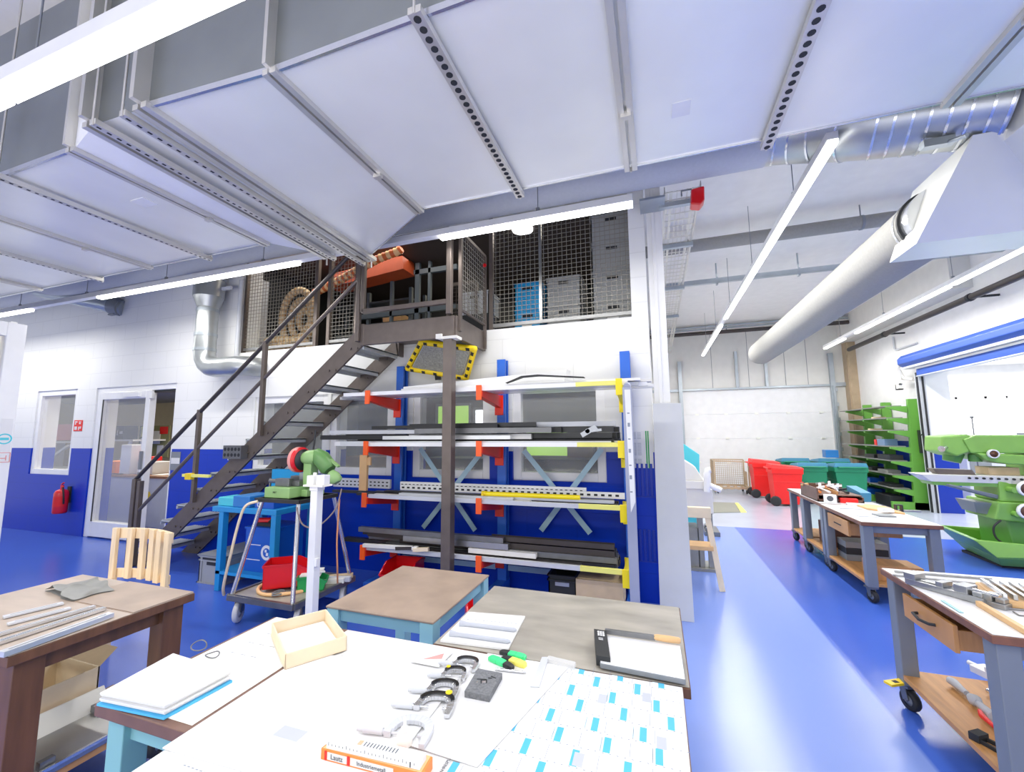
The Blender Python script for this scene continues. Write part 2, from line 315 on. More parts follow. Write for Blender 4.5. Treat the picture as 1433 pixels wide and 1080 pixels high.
# rooms behind the block wall
struct(MB().box(-16, -6.3, YW+.3, 8.2, -.1, -.002), 'office_floor', 'chair_grey')
struct(MB().box(-16, -6.0, 8, 8.2, 0, 2.5).box(-6.3, -6.1, YW+.3, 8, 0, 2.5).box(-16, -15.8, YW+.3, 8, 0, 2.5), 'office_wall', 'cream_wall')
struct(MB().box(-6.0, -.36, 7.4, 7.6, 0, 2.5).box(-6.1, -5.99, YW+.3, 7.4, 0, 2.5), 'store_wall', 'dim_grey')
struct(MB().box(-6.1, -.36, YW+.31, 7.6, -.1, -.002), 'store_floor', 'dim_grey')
struct(MB().box(-16, -.36, YW+.3, 8.2, 2.44, 2.6), 'mezzanine_floor', 'mid_grey')
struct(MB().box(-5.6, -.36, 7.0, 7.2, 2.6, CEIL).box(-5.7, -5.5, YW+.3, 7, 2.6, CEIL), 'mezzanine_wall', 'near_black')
# windows in the block wall
def window(nm, h, glass='glass', fr=.085):
    x0, x1, z0, z1 = h; w = thing(nm, None, None, ((x0+x1)/2, YW+.1, z0)); tag(w, kind='structure'); y0, y1 = YW+.02, YW+.11
    MB().box(x0, x0+fr, y0, y1, z0, z1).box(x1-fr, x1, y0, y1, z0, z1).box(x0+fr, x1-fr, y0, y1, z0, z0+fr).box(x0+fr, x1-fr, y0, y1, z1-fr, z1).build('window_frame', 'white_gloss', w, .006)
    MB().box(x0+fr, x1-fr, y0+.04, y0+.05, z0+fr, z1-fr).build('pane', glass, w)
    return w
for i, k in enumerate(('w1', 'wl1', 'wl2', 'wa', 'wb')): window('window_%d' % (i+1), HOLE[k])
# glazed double door: fixed leaf with glass, the other leaf open
x0, x1, _, z1 = HOLE['door']; d = thing('door_1', None, None, ((x0+x1)/2, YW+.1, 0)); tag(d, kind='structure')
xm = at(206, 600, 'Y', YW).x; fy0, fy1 = YW+.02, YW+.12
MB().box(x0, x0+.10, fy0, fy1, 0, z1).box(x1-.06, x1, fy0, fy1, 0, z1).box(x0+.1, x1-.06, fy0, fy1, z1-.08, z1).build('door_frame', 'white_gloss', d, .006)
a, b = x0+.1, xm; f = .1
lf = MB().box(a, a+f, fy0-.02, fy1-.03, .02, z1-.08).box(b-f, b, fy0-.02, fy1-.03, .02, z1-.08).box(a+f, b-f, fy0-.02, fy1-.03, .02, .24).box(a+f, b-f, fy0-.02, fy1-.03, z1-.19, z1-.08).build('door_leaf', 'white_gloss', d, .006)
MB().box(a+f, b-f, fy0+.02, fy0+.03, .24, z1-.19).build('pane', 'glass', lf)
MB().box(a+f-.012, a+f+.012, fy0-.026, fy0-.02, .24, z1-.19).build('gasket', 'black', lf)
MB().cbox((b-.05, fy0-.04, 1.16), (.035, .03, .26)).cbox((b-.05, fy0-.04, .86), (.035, .03, .26)).build('door_handle', 'mid_grey', lf)
MB().box(xm-.55, xm-.2, fy0-.06, fy0-.02, z1-.17, z1-.11).box(xm-.02, xm+.05, fy0-.03, fy0, z1-.2, z1-.1).build('door_closer', 'white_paint', d)
MB().box(xm, x1-.06, fy0+.03, fy1, z1-.115, z1-.08).build('seal', 'black', d)
# ---------------------------------------------------------------- ducts under the ceiling
ZD = 3.1   # underside of the rectangular duct
def dz(px, py): return at(px, py, 'Z', ZD)
yn = (dz(390, 100).y+dz(590, 20).y)/2; yf = (dz(590, 288).y+dz(1154, 177.5).y+dz(1433, 122).y)/3
A0, A1 = dz(205, 150), dz(515, 358); B0, B1 = dz(134, 174), dz(452, 354); C0, C1 = dz(104, 209), dz(371, 339)
xj = dz(590, 288).x; xr = 3.4; ZT = 4.15
duct = thing('air_duct', 'wide rectangular galvanised air duct hung under the ceiling, spanning from collar to spiral duct', 'air duct', ((xj+xr)/2, (yn+yf)/2, ZD))
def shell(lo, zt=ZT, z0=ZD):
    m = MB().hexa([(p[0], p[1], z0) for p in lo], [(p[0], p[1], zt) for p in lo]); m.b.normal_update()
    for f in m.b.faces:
        if abs(f.normal.z) < .5: f.material_index = 1  # upright duct faces get the darker tone, shade put into the colour
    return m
shell([(xj, yn), (xr, yn), (xr, yf), (xj, yf)]).build('duct_body', ['galv_pale', 'galv_shaded'], duct)
shell([(A0.x, A0.y), (xj, yn), (xj, yf), (A1.x, A1.y)]).build('duct_reducer', ['galv_pale', 'galv_shaded'], duct)
def flange(x, y0, y1, y0b=None, w=.035, x2=None):
    x2 = x if x2 is None else x2; m = MB()
    for o in (-.022, .022): m.bar((x+o, y0-.02, ZD-.012), (x2+o, y1+.02, ZD-.012), .03, .028)
    m.bar((x, y0-.012, ZD), (x, y0-.012, ZT), .07, .02, up=(1, 0, 0)); m.cbox((x+(x2-x)*.6, y0+(y1-y0)*.62, ZD-.03), (.05, .03, .03))
    m.cyl((x2, y1+.02, ZD-.03), (x2, y1+.02, ZT+.18), .006, n=6); return m
for p, q in (((385, 103), (587, 294)), ((868, 0), (883, 236)), ((1433, 35), (1325, 148))):
    a, b = dz(*p), dz(*q); xx = b.x; flange(xx, yn, yf).build('duct_flange', 'galv', duct)
mb = MB(); mb.bar((xj, yn-.006, ZD), (xr, yn-.006, ZD), .012, .03); mb.bar((A0.x, A0.y-.006, ZD), (xj, yn-.006, ZD), .012, .03); mb.bar((xj, yf+.004, ZD), (xr, yf+.004, ZD), .01, .02); mb.bar((A1.x, A1.y+.004, ZD), (xj, yf+.004, ZD), .01, .02); mb.build('edge_seam', 'steel_bright', duct)
p = dz(953, 152); MB().cbox((p.x, p.y, ZD-.002), (.085, .10, .004)).build('sticker', 'paper', duct)
col = thing('duct_collar', 'flanged damper collar joining the two rectangular ceiling ducts', 'duct collar', ((A0.x+B0.x)/2, (A0.y+A1.y)/2, ZD))
mb = shell([(B0.x, B0.y), (A0.x-.03, A0.y), (A1.x-.03, A1.y), (B1.x, B1.y)]); mb.build('collar_body', ['galv_pale', 'galv_shaded'], col)
for (p, q) in ((A0, A1), (B0, B1)):
    mb = MB()
    for o in (-.03, .03):
        mb.bar((p.x+o, p.y-.03, ZD-.015), (q.x+o, q.y+.06, ZD-.015), .036, .03)
    mb.bar((p.x, p.y-.02, ZD), (p.x, p.y-.02, ZT), .09, .03, up=(1, 0, 0)); mb.cyl((q.x, q.y+.05, ZD-.09), (q.x, q.y+.05, ZT+.18), .008, n=6)
    mb.build('flange', 'galv', col)
def perf(p, q, w, sag, name, label, dash=False, n=24, grp=None):
    """a perforated mounting channel under the duct"""
    p, q = V(p), V(q); t = thing(name, label, 'mounting rail', (p+q)/2); mb = MB(); mb.bar(p, q, w, .03); 
    for e in (p, q): mb.cyl(e+V((0, 0, -.02)), e+V((0, 0, ZT-ZD+.15)), .006, n=6)
    h = mb; h.k = 1
    d = (q-p).normalized(); Lh = (q-p).length
    for i in range(n):
        c = p+d*(Lh*(i+.6)/n)+V((0, 0, -.0155))
        if dash: h.bar(c-d*Lh/n*.22, c+d*Lh/n*.22, w*.3, .002)
        else: h.cyl(c, c+V((0, 0, -.001)), w*.28, n=10)
    h.build('channel', ['galv', 'near_black'], t)
    return t
for i, (p, q, lb) in enumerate((((590, 18), (728, 268), 'round-hole perforated rail under the wide duct, next to the collar'), ((1143, 0), (1070, 205), 'round-hole perforated rail under the wide duct, beside the white sticker'))):
    a, b = dz(*p), dz(*q); x = (a.x+b.x)/2; perf((x, yn-.06, ZD-.035), (x, yf+.03, ZD-.035), .055, 0, 'support_rail', lb, n=30 if i == 0 else 26)
perf((A0.x-.085, A0.y-.05, ZD-.045), (A1.x-.085, A1.y+.05, ZD-.045), .04, 0, 'support_rail', 'slotted rail under the damper collar on its wide-duct side', True, 40)
perf((B0.x+.085, B0.y-.05, ZD-.045), (B1.x+.085, B1.y+.05, ZD-.045), .04, 0, 'support_rail', 'slotted rail under the damper collar on its small-duct side', True, 40)
# the smaller duct on the other side of the collar
XL = -9.5
d2 = thing('air_duct', 'lower-running rectangular duct beyond the collar with light reflections along its underside', 'air duct', ((C0.x+XL)/2, (C0.y+C1.y)/2, ZD))
y0, y1 = C0.y, C1.y
shell([(XL, y0), (C0.x, y0), (C0.x, y1), (XL, y1)]).build('duct_body', ['galv_pale', 'galv_shaded'], d2)
shell([(C0.x, y0), (B0.x-.02, B0.y), (B1.x-.02, B1.y), (C0.x, y1)], ZT, ZD).build('canvas_connector', ['canvas', 'canvas'], d2)
mb = MB(); mb.bar((XL, y0-.006, ZD), (C0.x, y0-.006, ZD), .012, .03); mb.bar((XL, y1+.005, ZD), (C0.x, y1+.005, ZD), .012, .03); mb.build('edge_seam', 'steel_bright', d2)
for py in ((205, 371), (80, 409)):
    b = dz(*py); flange(b.x, y0, y1).build('duct_flange', 'galv', d2)
flange(C0.x, y0, y1).build('duct_flange', 'galv', d2)
p = dz(202, 283); MB().cbox((p.x, p.y, ZD-.002), (.13, .09, .004)).build('sticker', 'paper', d2)
for i, (q, lb) in enumerate((((290, 355), 'slotted rail under the small duct, first beyond the collar'), ((146, 388), 'slotted rail under the small duct, second beyond the collar'))):
    b = dz(*q); perf((b.x, y0-.04, ZD-.035), (b.x, y1+.03, ZD-.035), .045, 0, 'support_rail', lb, True, 34)
# round textile duct along the block wall
TR = .25
te = thing('textile_duct', 'long pale grey textile air tube running beside the wall above the strip light', 'air duct', (-4, 3.65, 3.9))
yt = 3.62; e0 = at(885, 270, 'Y', yt); ang = math.atan2(e0.z-H, yt); dd = yt/math.cos(ang); ang += math.asin(TR/dd); zt = H+yt*math.tan(ang)
MB().cyl((-11.5, yt, zt), (.93, yt, zt), TR, n=28).build('tube', 'textile', te)
for x in (-9, -6, -3.4, -.4): MB().cyl((x, yt, zt+TR*.9), (x, yt, CEIL-.01), .006, n=6).build('hanger', 'galv_dull', te)
# spiral duct with elbow joining the plenum box
sp = thing('spiral_duct', 'shiny round spiral duct with elbow bending from plenum box toward the textile tube', 'air duct', (1.5, 3.5, 3.5))
pts = [V((.9, yt, zt)), V((1.02, yt, zt)), V((1.16, yt-.02, zt-.03)), V((1.3, yt-.07, zt-.09)), V((1.43, yt-.15, zt-.16)), V((1.56, yt-.22, zt-.22)), V((1.8, yt-.28, zt-.28)), V((2.15, yt-.36, zt-.36))]
MB().tube(pts, TR*.99, 32).build('pipe', 'zinc', sp)
mb = MB()
def hoop(m, c, d, r, w):
    d = d.normalized(); m.cyl(c-d*w/2, c+d*w/2, r, n=32)
for k, (i, f) in enumerate(((1, 0), (2, 0), (3, 0), (4, 0), (5, 0), (5, .35), (5, .7), (6, 0), (6, .25), (6, .5), (6, .75), (6, .95))):
    c = pts[i].lerp(pts[i+1], f); hm = MB(); hoop(hm, c, pts[i+1]-pts[i], TR*1.02, .014); hm.build('bead', 'steel_bright', sp)
c = pts[6].lerp(pts[7], .02); MB().cbox((c.x-.02, c.y-.1, c.z-TR-.03), (.16, .05, .05)).cyl((c.x+.02, c.y-.1, c.z-TR-.04), (c.x+.07, c.y-.2, c.z-TR-.07), .014, n=8).build('damper_lever', 'galv_dull', sp)
px = pts[7].x-.05
pl = thing('plenum_box', 'tapered galvanised plenum box at the end of the spiral duct', 'duct plenum', (2.6, 3.3, 2.9))
cy_, cz_ = pts[7].y, pts[7].z
TX, TZ = 1.99, 3.02   # textile tube of the hall
ring_a = [(px, cy_-.27, cz_-.27), (px, cy_+.27, cz_-.27), (px, cy_+.27, cz_+.27), (px, cy_-.27, cz_+.27)]
ring_b = [(px+.45, cy_-.45, TZ-.28), (px+.45, cy_+.45, TZ-.28), (px+.45, cy_+.45, cz_+.4), (px+.45, cy_-.45, cz_+.4)]
ring_c = [(px+1.6, cy_-.45, TZ-.28), (px+1.6, cy_+.45, TZ-.28), (px+1.6, cy_+.45, cz_+.4), (px+1.6, cy_-.45, cz_+.4)]
MB().hexa(ring_a, ring_b).hexa(ring_b, ring_c).hexa([(TX-.24, 3.5, TZ-.24), (TX+.5, 3.5, TZ-.24), (TX+.5, 3.85, TZ-.24), (TX-.24, 3.85, TZ-.24)], [(TX-.05, 3.2, TZ+.3), (TX+.5, 3.2, TZ+.3), (TX+.5, 3.85, TZ+.3), (TX-.05, 3.85, TZ+.3)]).build('box_body', 'galv_pale', pl)
for a, b in ((1, 0), (2, 3)): MB().bar(ring_b[0] if a == 1 else ring_b[3], ring_c[0] if a == 1 else ring_c[3], .03, .03).build('edge_flange', 'steel_bright', pl)
MB().bar(ring_b[0], ring_b[1], .035, .03).build('edge_flange', 'steel_bright', pl)
th = thing('textile_duct', 'pale textile air tube reaching down the hall toward the white sectional door', 'air duct', (TX, 6, TZ))
TR2 = .215
MB().tube([(TX, 3.72, TZ), (TX, 3.8, TZ), (TX, 9.1, TZ), (TX, 9.22, TZ), (TX, 9.28, TZ)], [TR2*1.04, TR2*1.04, TR2, TR2*.9, TR2*.45], 28).build('tube', 'textile_pale', th)
MB().cyl((TX, 3.62, TZ), (TX, 3.72, TZ), TR2*1.0, n=28).cyl((TX, 3.78, TZ), (TX, 3.8, TZ), TR2*1.07, n=28).build('collar', 'steel_bright', th)
MB().cyl((TX, 3.715, TZ), (TX, 3.735, TZ), TR2*1.08, n=28).build('clamp_band', 'near_black', th)
# ---------------------------------------------------------------- strip lights
def strip(name, label, p, q, segs, w=.07, h=.06, wires=3, lampm='lamp', power=30, top=CEIL):
    """trunking from p to q; segs = list of (t0, t1) lit lengths"""
    p, q = V(p), V(q); t = thing(name, label, 'strip light', (p+q)/2); MB().bar(p, q, w, h).build('housing', 'white_paint', t, .004)
    d = (q-p); up = V((0, 0, 1)); 
    for a, b in segs:
        A, B = p+d*a, p+d*b; MB().bar(A-up*(h/2+.012), B-up*(h/2+.012), w*.86, .03).build('diffuser', lampm, t)
        la = bpy.data.lights.new('tube_light', 'AREA'); la.shape = 'RECTANGLE'; la.size = (B-A).length; la.size_y = w; la.energy = power*(B-A).length; la.color = (1, .985, .95)
        lo = bpy.data.objects.new('tube_light', la); COL.objects.link(lo); lo.location = (A+B)/2-up*(h/2+.04); lo.rotation_euler = (0, 0, math.atan2(d.y, d.x)); lo.visible_camera = False
    for i in range(wires): c = p+d*((i+.5)/wires); MB().cyl(c+up*h/2, (c.x, c.y, top-.06), .004, n=5).cbox((c.x, c.y, c.z+h/2+.02), (.03, .02, .04)).build('suspension_wire', 'mid_grey', t)
    return t
ZL = 3.3
a, b = at(0, 437, 'Z', ZL), at(885, 279, 'Z', ZL); yl = (a.y+b.y)/2
def xl(px, py): return at(px, py, 'Y', yl).x
X0, X1 = -12.2, b.x; tt = lambda x: (x-X0)/(X1-X0)
strip('strip_light', 'long strip light hung in front of the block wall from stairs to column', (X0, yl, ZL), (X1, yl, ZL), [(0.0, .08), (.10, tt(xl(44, 432))), (tt(xl(140, 410)), tt(xl(418, 358))), (tt(xl(617, 326)), 1.0)], wires=8, power=15)
ZB = 3.02; a = at(0, 118, 'Z', ZB); b = at(290, -12, 'Z', ZB); yb = (a.y+b.y)/2
strip('strip_light', 'thick strip light crossing low in front of the small ceiling duct', (-4.2, yb, ZB), (.6, yb, ZB), [(0, .33), (.335, .66), (.665, 1)], w=.085, h=.07, wires=4, power=8)
h1, h2 = at(1135, 243, 'Z', 3.5), at(983, 495, 'Z', 3.5)
xh = (h1.x+h2.x)/2
strip('strip_light', 'strip light running down the hall over the aisle', (xh, 3.2, 3.5), (xh, h2.y, 3.5), [(0, .56), (.62, .88), (.9, 1)], wires=5, lampm='lamp_far', power=22)
k1, k2 = at(1433, 340, 'Z', 3.5), at(1157, 485, 'Z', 3.5); xk = (k1.x+k2.x)/2
strip('strip_light', 'strip light down the hall beside the blue shutter', (xk, 2.5, 3.5), (xk, k2.y, 3.5), [(0, .5), (.51, .82), (.88, 1)], wires=5, lampm='lamp_far', power=22)
strip('strip_light', 'strip light on the ceiling of the annex beyond the shutter', (6.6, 13, 3.1), (9.5, 10.5, 3.1), [(0, .4), (.42, 1)], wires=2, lampm='lamp_far', power=20, top=3.4)
# ---------------------------------------------------------------- pipes and trays in the hall
p, q = at(928, 353, 'Z', 4.15), at(1433, 276, 'Z', 4.15); y = (p.y+q.y)/2
t = thing('ceiling_pipe', 'thick grey pipe crossing the hall below the ceiling', 'pipe', (2.5, y, 4.1)); MB().cyl((-.05, y, 4.15), (XR, y, 4.15), .085, n=16).build('pipe', 'textile_pale', t)
for x in (.55, 2.6): MB().cyl((x-.015, y, 4.15), (x+.015, y, 4.15), .093, n=16).cyl((x, y, 4.2), (x, y, CEIL-.01), .008, n=6).build('pipe_clip', 'mid_grey', t)
p, q = at(950, 398, 'Z', 4.1), at(1110, 378, 'Z', 4.1); y = (p.y+q.y)/2
t = thing('strut_channel', 'galvanised strut channel crossing the hall behind the thick grey pipe', 'strut channel', (2.5, y, 4.1)); MB().box(.25, XR, y-.03, y+.03, 4.04, 4.12).build('channel', 'galv_dull', t)
for x in (1.1, 2.3, 3.6): MB().cyl((x, y, 4.1), (x, y, CEIL-.01), .012, n=6).cbox((x, y, 4.07), (.03, .075, .13)).build('hanger', 'galv_dull', t)
YP = 12.2
for (pz, r, m, lb, nm) in ((at(1000, 465, 'Y', YP).z, .05, 'stair_dark', 'dark pipe under the conduits along the far end of the hall', 'ceiling_pipe'), (at(1000, 461, 'Y', YP).z+.03, .025, 'galv_dull', 'thin grey conduit directly above the dark pipe at the far end', 'conduit'), (at(1000, 455, 'Y', YP).z-.02, .03, 'galv_dull', 'uppermost grey conduit along the far end of the hall', 'conduit')):
    t = thing(nm, lb, 'pipe', (2.4, YP, pz)); MB().cyl((-.05, YP, pz), (XR-.3, YP, pz), r, n=10).build('pipe', m, t)
    for x in (.6, 1.9, 3.3, 4.3): MB().cyl((x, YP, pz), (x, YP, CEIL-.01), .014, n=6).build('hanger', 'mid_grey', t)
p, q = at(1278, 450, 'X', XR-.34), at(1433, 384, 'X', XR-.34); zp = (p.z+q.z)/2
t = thing('ceiling_pipe', 'dark brown pipe running along the hall wall above the blue shutter', 'pipe', (XR-.34, 8, zp)); MB().cyl((XR-.34, 3, zp), (XR-.34, YP, zp), .05, n=10).build('pipe', 'stair_dark', t)
for yy in (6.2, 8.0, 10.5): MB().cyl((XR-.34, yy-.03, zp), (XR-.34, yy+.03, zp), .06, n=10).bar((XR-.34, yy, zp), (XR-.01, yy, zp), .03, .03).build('pipe_clip', 'near_black', t)
solo(MB().tube([(XR-.03, 10.9, 3.5), (XR-.03, 10.9, 3.25), (XR-.03, 10.85, 3.2), (XR-.03, 10.1, 3.2)], .018, 6), 'conduit', 'pale_grey', 'short bent pale conduit on the hall wall beneath the dark brown pipe', 'pipe')
# cable tray beside the column
t = thing('cable_tray', 'perforated galvanised cable tray beside the white column', 'cable tray', (.3, 7, 3.9))
mb = MB(); zt2 = at(940, 300, 'Y', 5.0).z; x0, x1 = .17, .47
ya, yb2 = at(945, 268, 'Z', 3.65).y, 12.0
for x in (x0, x1): mb.box(x-.004, x+.004, ya, yb2, 3.65, 3.71)
for i in range(60): yy = ya+i*(yb2-ya)/60; mb.box(x0, x1, yy, yy+.014, 3.65, 3.655)
for i in range(7): xx = x0+.02+i*.043; mb.box(xx-.004, xx+.004, ya, yb2, 3.655, 3.66)
for k in (0.0, .05, .25, .30): mb.box(x0+k-.01, x0+k+.012, ya, yb2, 3.652, 3.654)
mb.build('tray', 'galv', t)
for yy in (ya+.15, ya+1.1, ya+2.6, ya+4.2): MB().box(x0-.05, x1+.02, yy, yy+.05, 3.6, 3.645).build('bracket', 'galv_dull', t)
MB().box(-.05, .17, ya, ya+.25, 3.62, 3.64).build('side_plate', 'galv_dull', t)
c = at(975, 277, 'Y', ya-.05)
t = thing('signal_horn', 'red signal box hanging at the near end of the cable tray', 'alarm', c); MB(Mx.Translation(c)).prism([(-.055, -.075), (.02, -.095), (.055, -.05), (.06, .07), (-.045, .06)], 'Y', -.06, .06).build('horn_body', 'red', t, .012)
MB().tube([c+V((-.04, 0, .06)), c+V((-.04, 0, .09)), c+V((-.12, 0, .09)), c+V((-.12, 0, .04))], .008, 6).build('bracket', 'mid_grey', t)
# riser pipes on the block wall
yv = YW-.22; t = thing('vent_pipe', 'shiny galvanised vent pipe with wide cap and elbow on the block wall', 'vent pipe', at(290, 520, 'Y', yv))
tp, bt = at(291, 415, 'Y', yv), at(287, 505, 'Y', yv); r = .125; xx = (tp.x+bt.x)/2
path = [V((xx, yv, tp.z)), V((xx, yv, bt.z+.12))]+[V((xx+.22-.22*math.cos(a), yv, bt.z+.12-.22*math.sin(a))) for a in (.4, .8, 1.2, 1.5708)]+[V((xx+.62, yv, bt.z-.10)), V((xx+.72, yv+.06, bt.z-.10)), V((xx+.76, YW, bt.z-.10))]
MB().tube(path, r, 24).build('pipe', 'zinc', t)
MB().cyl((xx, yv, tp.z+.22), (xx, yv, tp.z-.02), r*1.45, r*1.45, n=24).cyl((xx, yv, tp.z-.02), (xx, yv, tp.z-.16), r*1.4, r*1.02, n=24).build('cap', 'zinc', t)
for z in (tp.z-.2, bt.z+.35, bt.z+.15): MB().cyl((xx, yv, z-.02), (xx, yv, z+.02), r*1.05, n=24).build('band', 'galv_dull', t)
MB().cyl((xx, yv, tp.z+.22), (xx, yv, tp.z+.26), r*1.1, n=24).build('top_ring', 'galv_dull', t)
MB().cyl((xx+.34, YW-.03, bt.z+.0), (xx+.34, YW-.03, tp.z+.25), .03, n=8).cbox((xx+.2, yv+.05, tp.z+.1), (.28, .03, .04)).build('condensate_pipe', 'pale_grey', t)
a, b = at(55, 405, 'Y', 3.55), at(172, 431, 'Y', YW)
t = thing('vent_pipe', 'galvanised branch pipe entering the block wall high above the glazed door', 'vent pipe', (a+b)/2); MB().cyl(a, b+V((0, .02, 0)), .12, n=20).build('pipe', 'galv_dull', t)
d_ = (b-a).normalized(); MB().cyl(b-d_*.16, b-d_*.02, .135, n=20).cbox(b-d_*.12+V((0, -.02, -.14)), (.12, .05, .02)).build('flange', 'mid_grey', t)
# ---------------------------------------------------------------- steel stair to the mezzanine
def f(x, y, Y=None): p = at(x, y, 'Y', YS if Y is None else Y); return (p.x, p.z)
lx0, lx1, lz0, lz1 = -2.74, -1.71, 2.385, 2.59
st = thing('staircase', 'brown steel staircase with grating treads, landing and open handrails', 'staircase', (-3.7, 3.7, 0))
u0, u1 = (-2.755, 2.575), (-5.187, .617); sl = (u0[1]-u1[1])/(u0[0]-u1[0])
l0, l1 = (-2.72, 2.385), (-4.878, .633); sl2 = (l0[1]-l1[1])/(l0[0]-l1[0])
ufx = u1[0]-u1[1]/sl; lfx = l1[0]-l1[1]/sl2
for yy in (YS-.012, YR-.012):
    m = MB(); m.prism([u0, (ufx, 0), (lfx, 0), l0], 'Y', yy, yy+.024)
    for i in range(12):
        k = (i+.6)/12.4; x = u0[0]+(ufx-u0[0])*k; z = u0[1]+(0-u0[1])*k
        for dx, dz_ in ((.05, -.09), (.13, -.09)): m.cyl((x+dx, yy-.012, z+dz_), (x+dx, yy, z+dz_), .012, n=8)
    m.build('stringer', 'stair_steel', st)
rise = 2.6/14
for i in range(13):
    z = 2.6-(i+1)*rise-.02; x = -2.62-.25*(i+1)+.02
    m = MB(); m.box(x-.13, x+.13, YS+.012, YR-.012, z-.012, z)
    for xx in (x-.13, x+.115): m.box(xx, xx+.015, YS+.012, YR-.012, z-.045, z+.004)
    for k in range(5): m.box(x-.09+k*.045, x-.082+k*.045, YS+.012, YR-.012, z, z+.005)
    m.build('tread', 'tread_grey', st)
m = MB().box(lx0, lx1, YS-.02, YS+.02, lz0, lz1).box(lx1-.02, lx1+.02, YS, YW-.002, lz0, lz1).box(lx0, lx0+.03, YR, YW-.002, lz0, lz1).box(lx0, lx0+.04, YS-.025, YS+.02, lz0-.005, lz1+.01)
m.box(lx0+.03, lx1-.02, YS+.02, YW-.002, lz1-.06, lz1-.02); m.build('landing', 'stair_steel', st, .004)
m = MB(); mx = at(629, 500, 'Y', YS).x
m.box(mx-.045, mx+.045, YS-.045, YS+.045, 0, lz0).box(mx-.07, mx+.07, YS-.07, YS+.07, 0, .012); m.build('support_post', 'stair_steel', st, .004)
MB().box(mx-.09, mx+.1, YS-.06, YS+.05, lz0-.02, lz0+.005).box(mx-.11, mx-.05, YS-.065, YS-.045, lz0-.015, lz0+.03).build('cap_plate', 'offwhite', st)
def post(x, z0, z1, r=.021): MB().bar((x, YS-.035, z0), (x, YS-.035, z1), r*2, r*2, up=(0, 1, 0)).build('baluster', 'stair_steel', st, .003)
post(-5.88, 0, 1.0, .03); post(-5.80, .02, .98, .024)
post(-4.90, .77, 1.80); post(-3.97, 1.50, 2.52); post(-2.76, 2.42, 3.38)
MB().tube([(-5.90, YS-.035, .99), (-2.70, YS-.035, 3.49)], .022, 8).build('handrail', 'stair_dark', st)
MB().tube([(-5.82, YS-.035, .615), (-4.90, YS-.035, 1.36), (-2.78, YS-.035, 3.06)], .019, 8).build('guard_rail', 'stair_steel', st)
m = MB(); yy = YS-.035
m.bar((-2.71, yy, 2.71), (-2.71, yy, 3.42), .04, .04, up=(0, 1, 0)).bar((-2.71, yy, 2.72), (-1.75, yy, 2.72), .04, .045).bar((-1.75, yy, 2.6), (-1.75, yy, 3.42), .05, .05, up=(0, 1, 0)).bar((-2.71, yy, 3.42), (-1.75, yy, 3.42), .04, .04)
m.build('landing_guard', 'stair_steel', st, .004)
m = MB(); xx = lx1+.03
m.bar((xx, YS+.05, 2.45), (xx, YS+.05, 3.42), .03, .03, up=(0, 1, 0)).bar((xx, YW-.05, 2.4), (xx, YW-.05, 3.42), .03, .03, up=(0, 1, 0)).bar((xx, YS+.05, 3.42), (xx, YW-.05, 3.42), .03, .03).bar((xx, YS+.05, 2.66), (xx, YW-.05, 2.66), .02, .02)
m.build('side_guard', 'stair_steel', st)
def wires(m, p0, du, dv, nu, nv, r=.0022):
    p0, du, dv = V(p0), V(du), V(dv)
    for i in range(nu+1): a = p0+du*(i/nu); m.bar(a, a+dv, r*2, r*2, up=(0.3, 1, 0.1))
    for j in range(nv+1): a = p0+dv*(j/nv); m.bar(a, a+du, r*2, r*2)
    return m
wires(MB(), (xx, YS+.06, 2.67), (0, YW-YS-.12, 0), (0, 0, .74), 12, 15).build('mesh', 'mesh_wire', st)
MB().cyl((-1.66, 3.99, 3.3), (-1.66, 4.0, 3.3), .02, n=10).build('end_button', 'red', st)
c = V((*f(336, 632), 0)); c = V((c.x, YS-.045, c.y))
m = MB().box(c.x-.13, c.x+.13, c.y-.05, c.y+.03, c.z-.07, c.z+.07); m.k = 1
for i in range(5):
    for j in range(2): m.cyl((c.x-.1+i*.05, c.y-.051, c.z-.03+j*.06), (c.x-.1+i*.05, c.y-.0495, c.z-.03+j*.06), .019, n=10)
solo(m, 'magnet_block', ['mid_steel', 'near_black'], 'small perforated steel block attached to the stair stringer', 'block')
p = V((*f(272, 664), 0)); q = V((*f(300, 664), 0))
t = thing('bar_clamp', 'yellow clamp gripping the lowest slim baluster of the stair', 'clamp', (p.x, YS-.09, p.y-.04)); MB().bar((p.x-.05, YS-.085, p.y), (q.x+.05, YS-.085, p.y), .03, .03).build('bar', 'pale_yellow', t); MB().cbox((p.x+.05, YS-.085, p.y-.01), (.09, .05, .07)).build('jaw', 'yellow', t, .006)
# ---------------------------------------------------------------- mezzanine guards and stores
yg = YW+.06; GX = lambda px: at(px, 420, 'Y', yg).x
def guard(name, label, xs, z0, z1, mids=()):
    t = thing(name, label, 'mesh guard', ((xs[0]+xs[1])/2, yg, z0))
    for x in (*xs,): MB().bar((x, yg, z0), (x, yg, z1), .045, .045, up=(0, 1, 0)).build('post', 'stair_steel', t)
    for zz in (z0+.05, z1-.03): MB().bar((xs[0], yg, zz), (xs[1], yg, zz), .035, .035).build('rail', 'steel', t)
    for x in mids: MB().bar((x, yg, z0+.05), (x, yg, z1), .03, .03, up=(0, 1, 0)).build('middle_post', 'steel', t)
    w, h = xs[1]-xs[0], z1-z0-.1; wires(MB(), (xs[0], yg, z0+.05), (w, 0, 0), (0, 0, h), max(2, round(w/.05)), round(h/.05)).build('mesh', 'mesh_wire', t); return t
zg = 2.62
guard('mesh_guard', 'wire mesh guard in front of the coiled hoses on the mezzanine', (GX(345), GX(444)), zg, 3.9)
guard('mesh_guard', 'narrow wire mesh guard between coiled hoses and stair head', (GX(462), GX(500)), zg, 3.9)
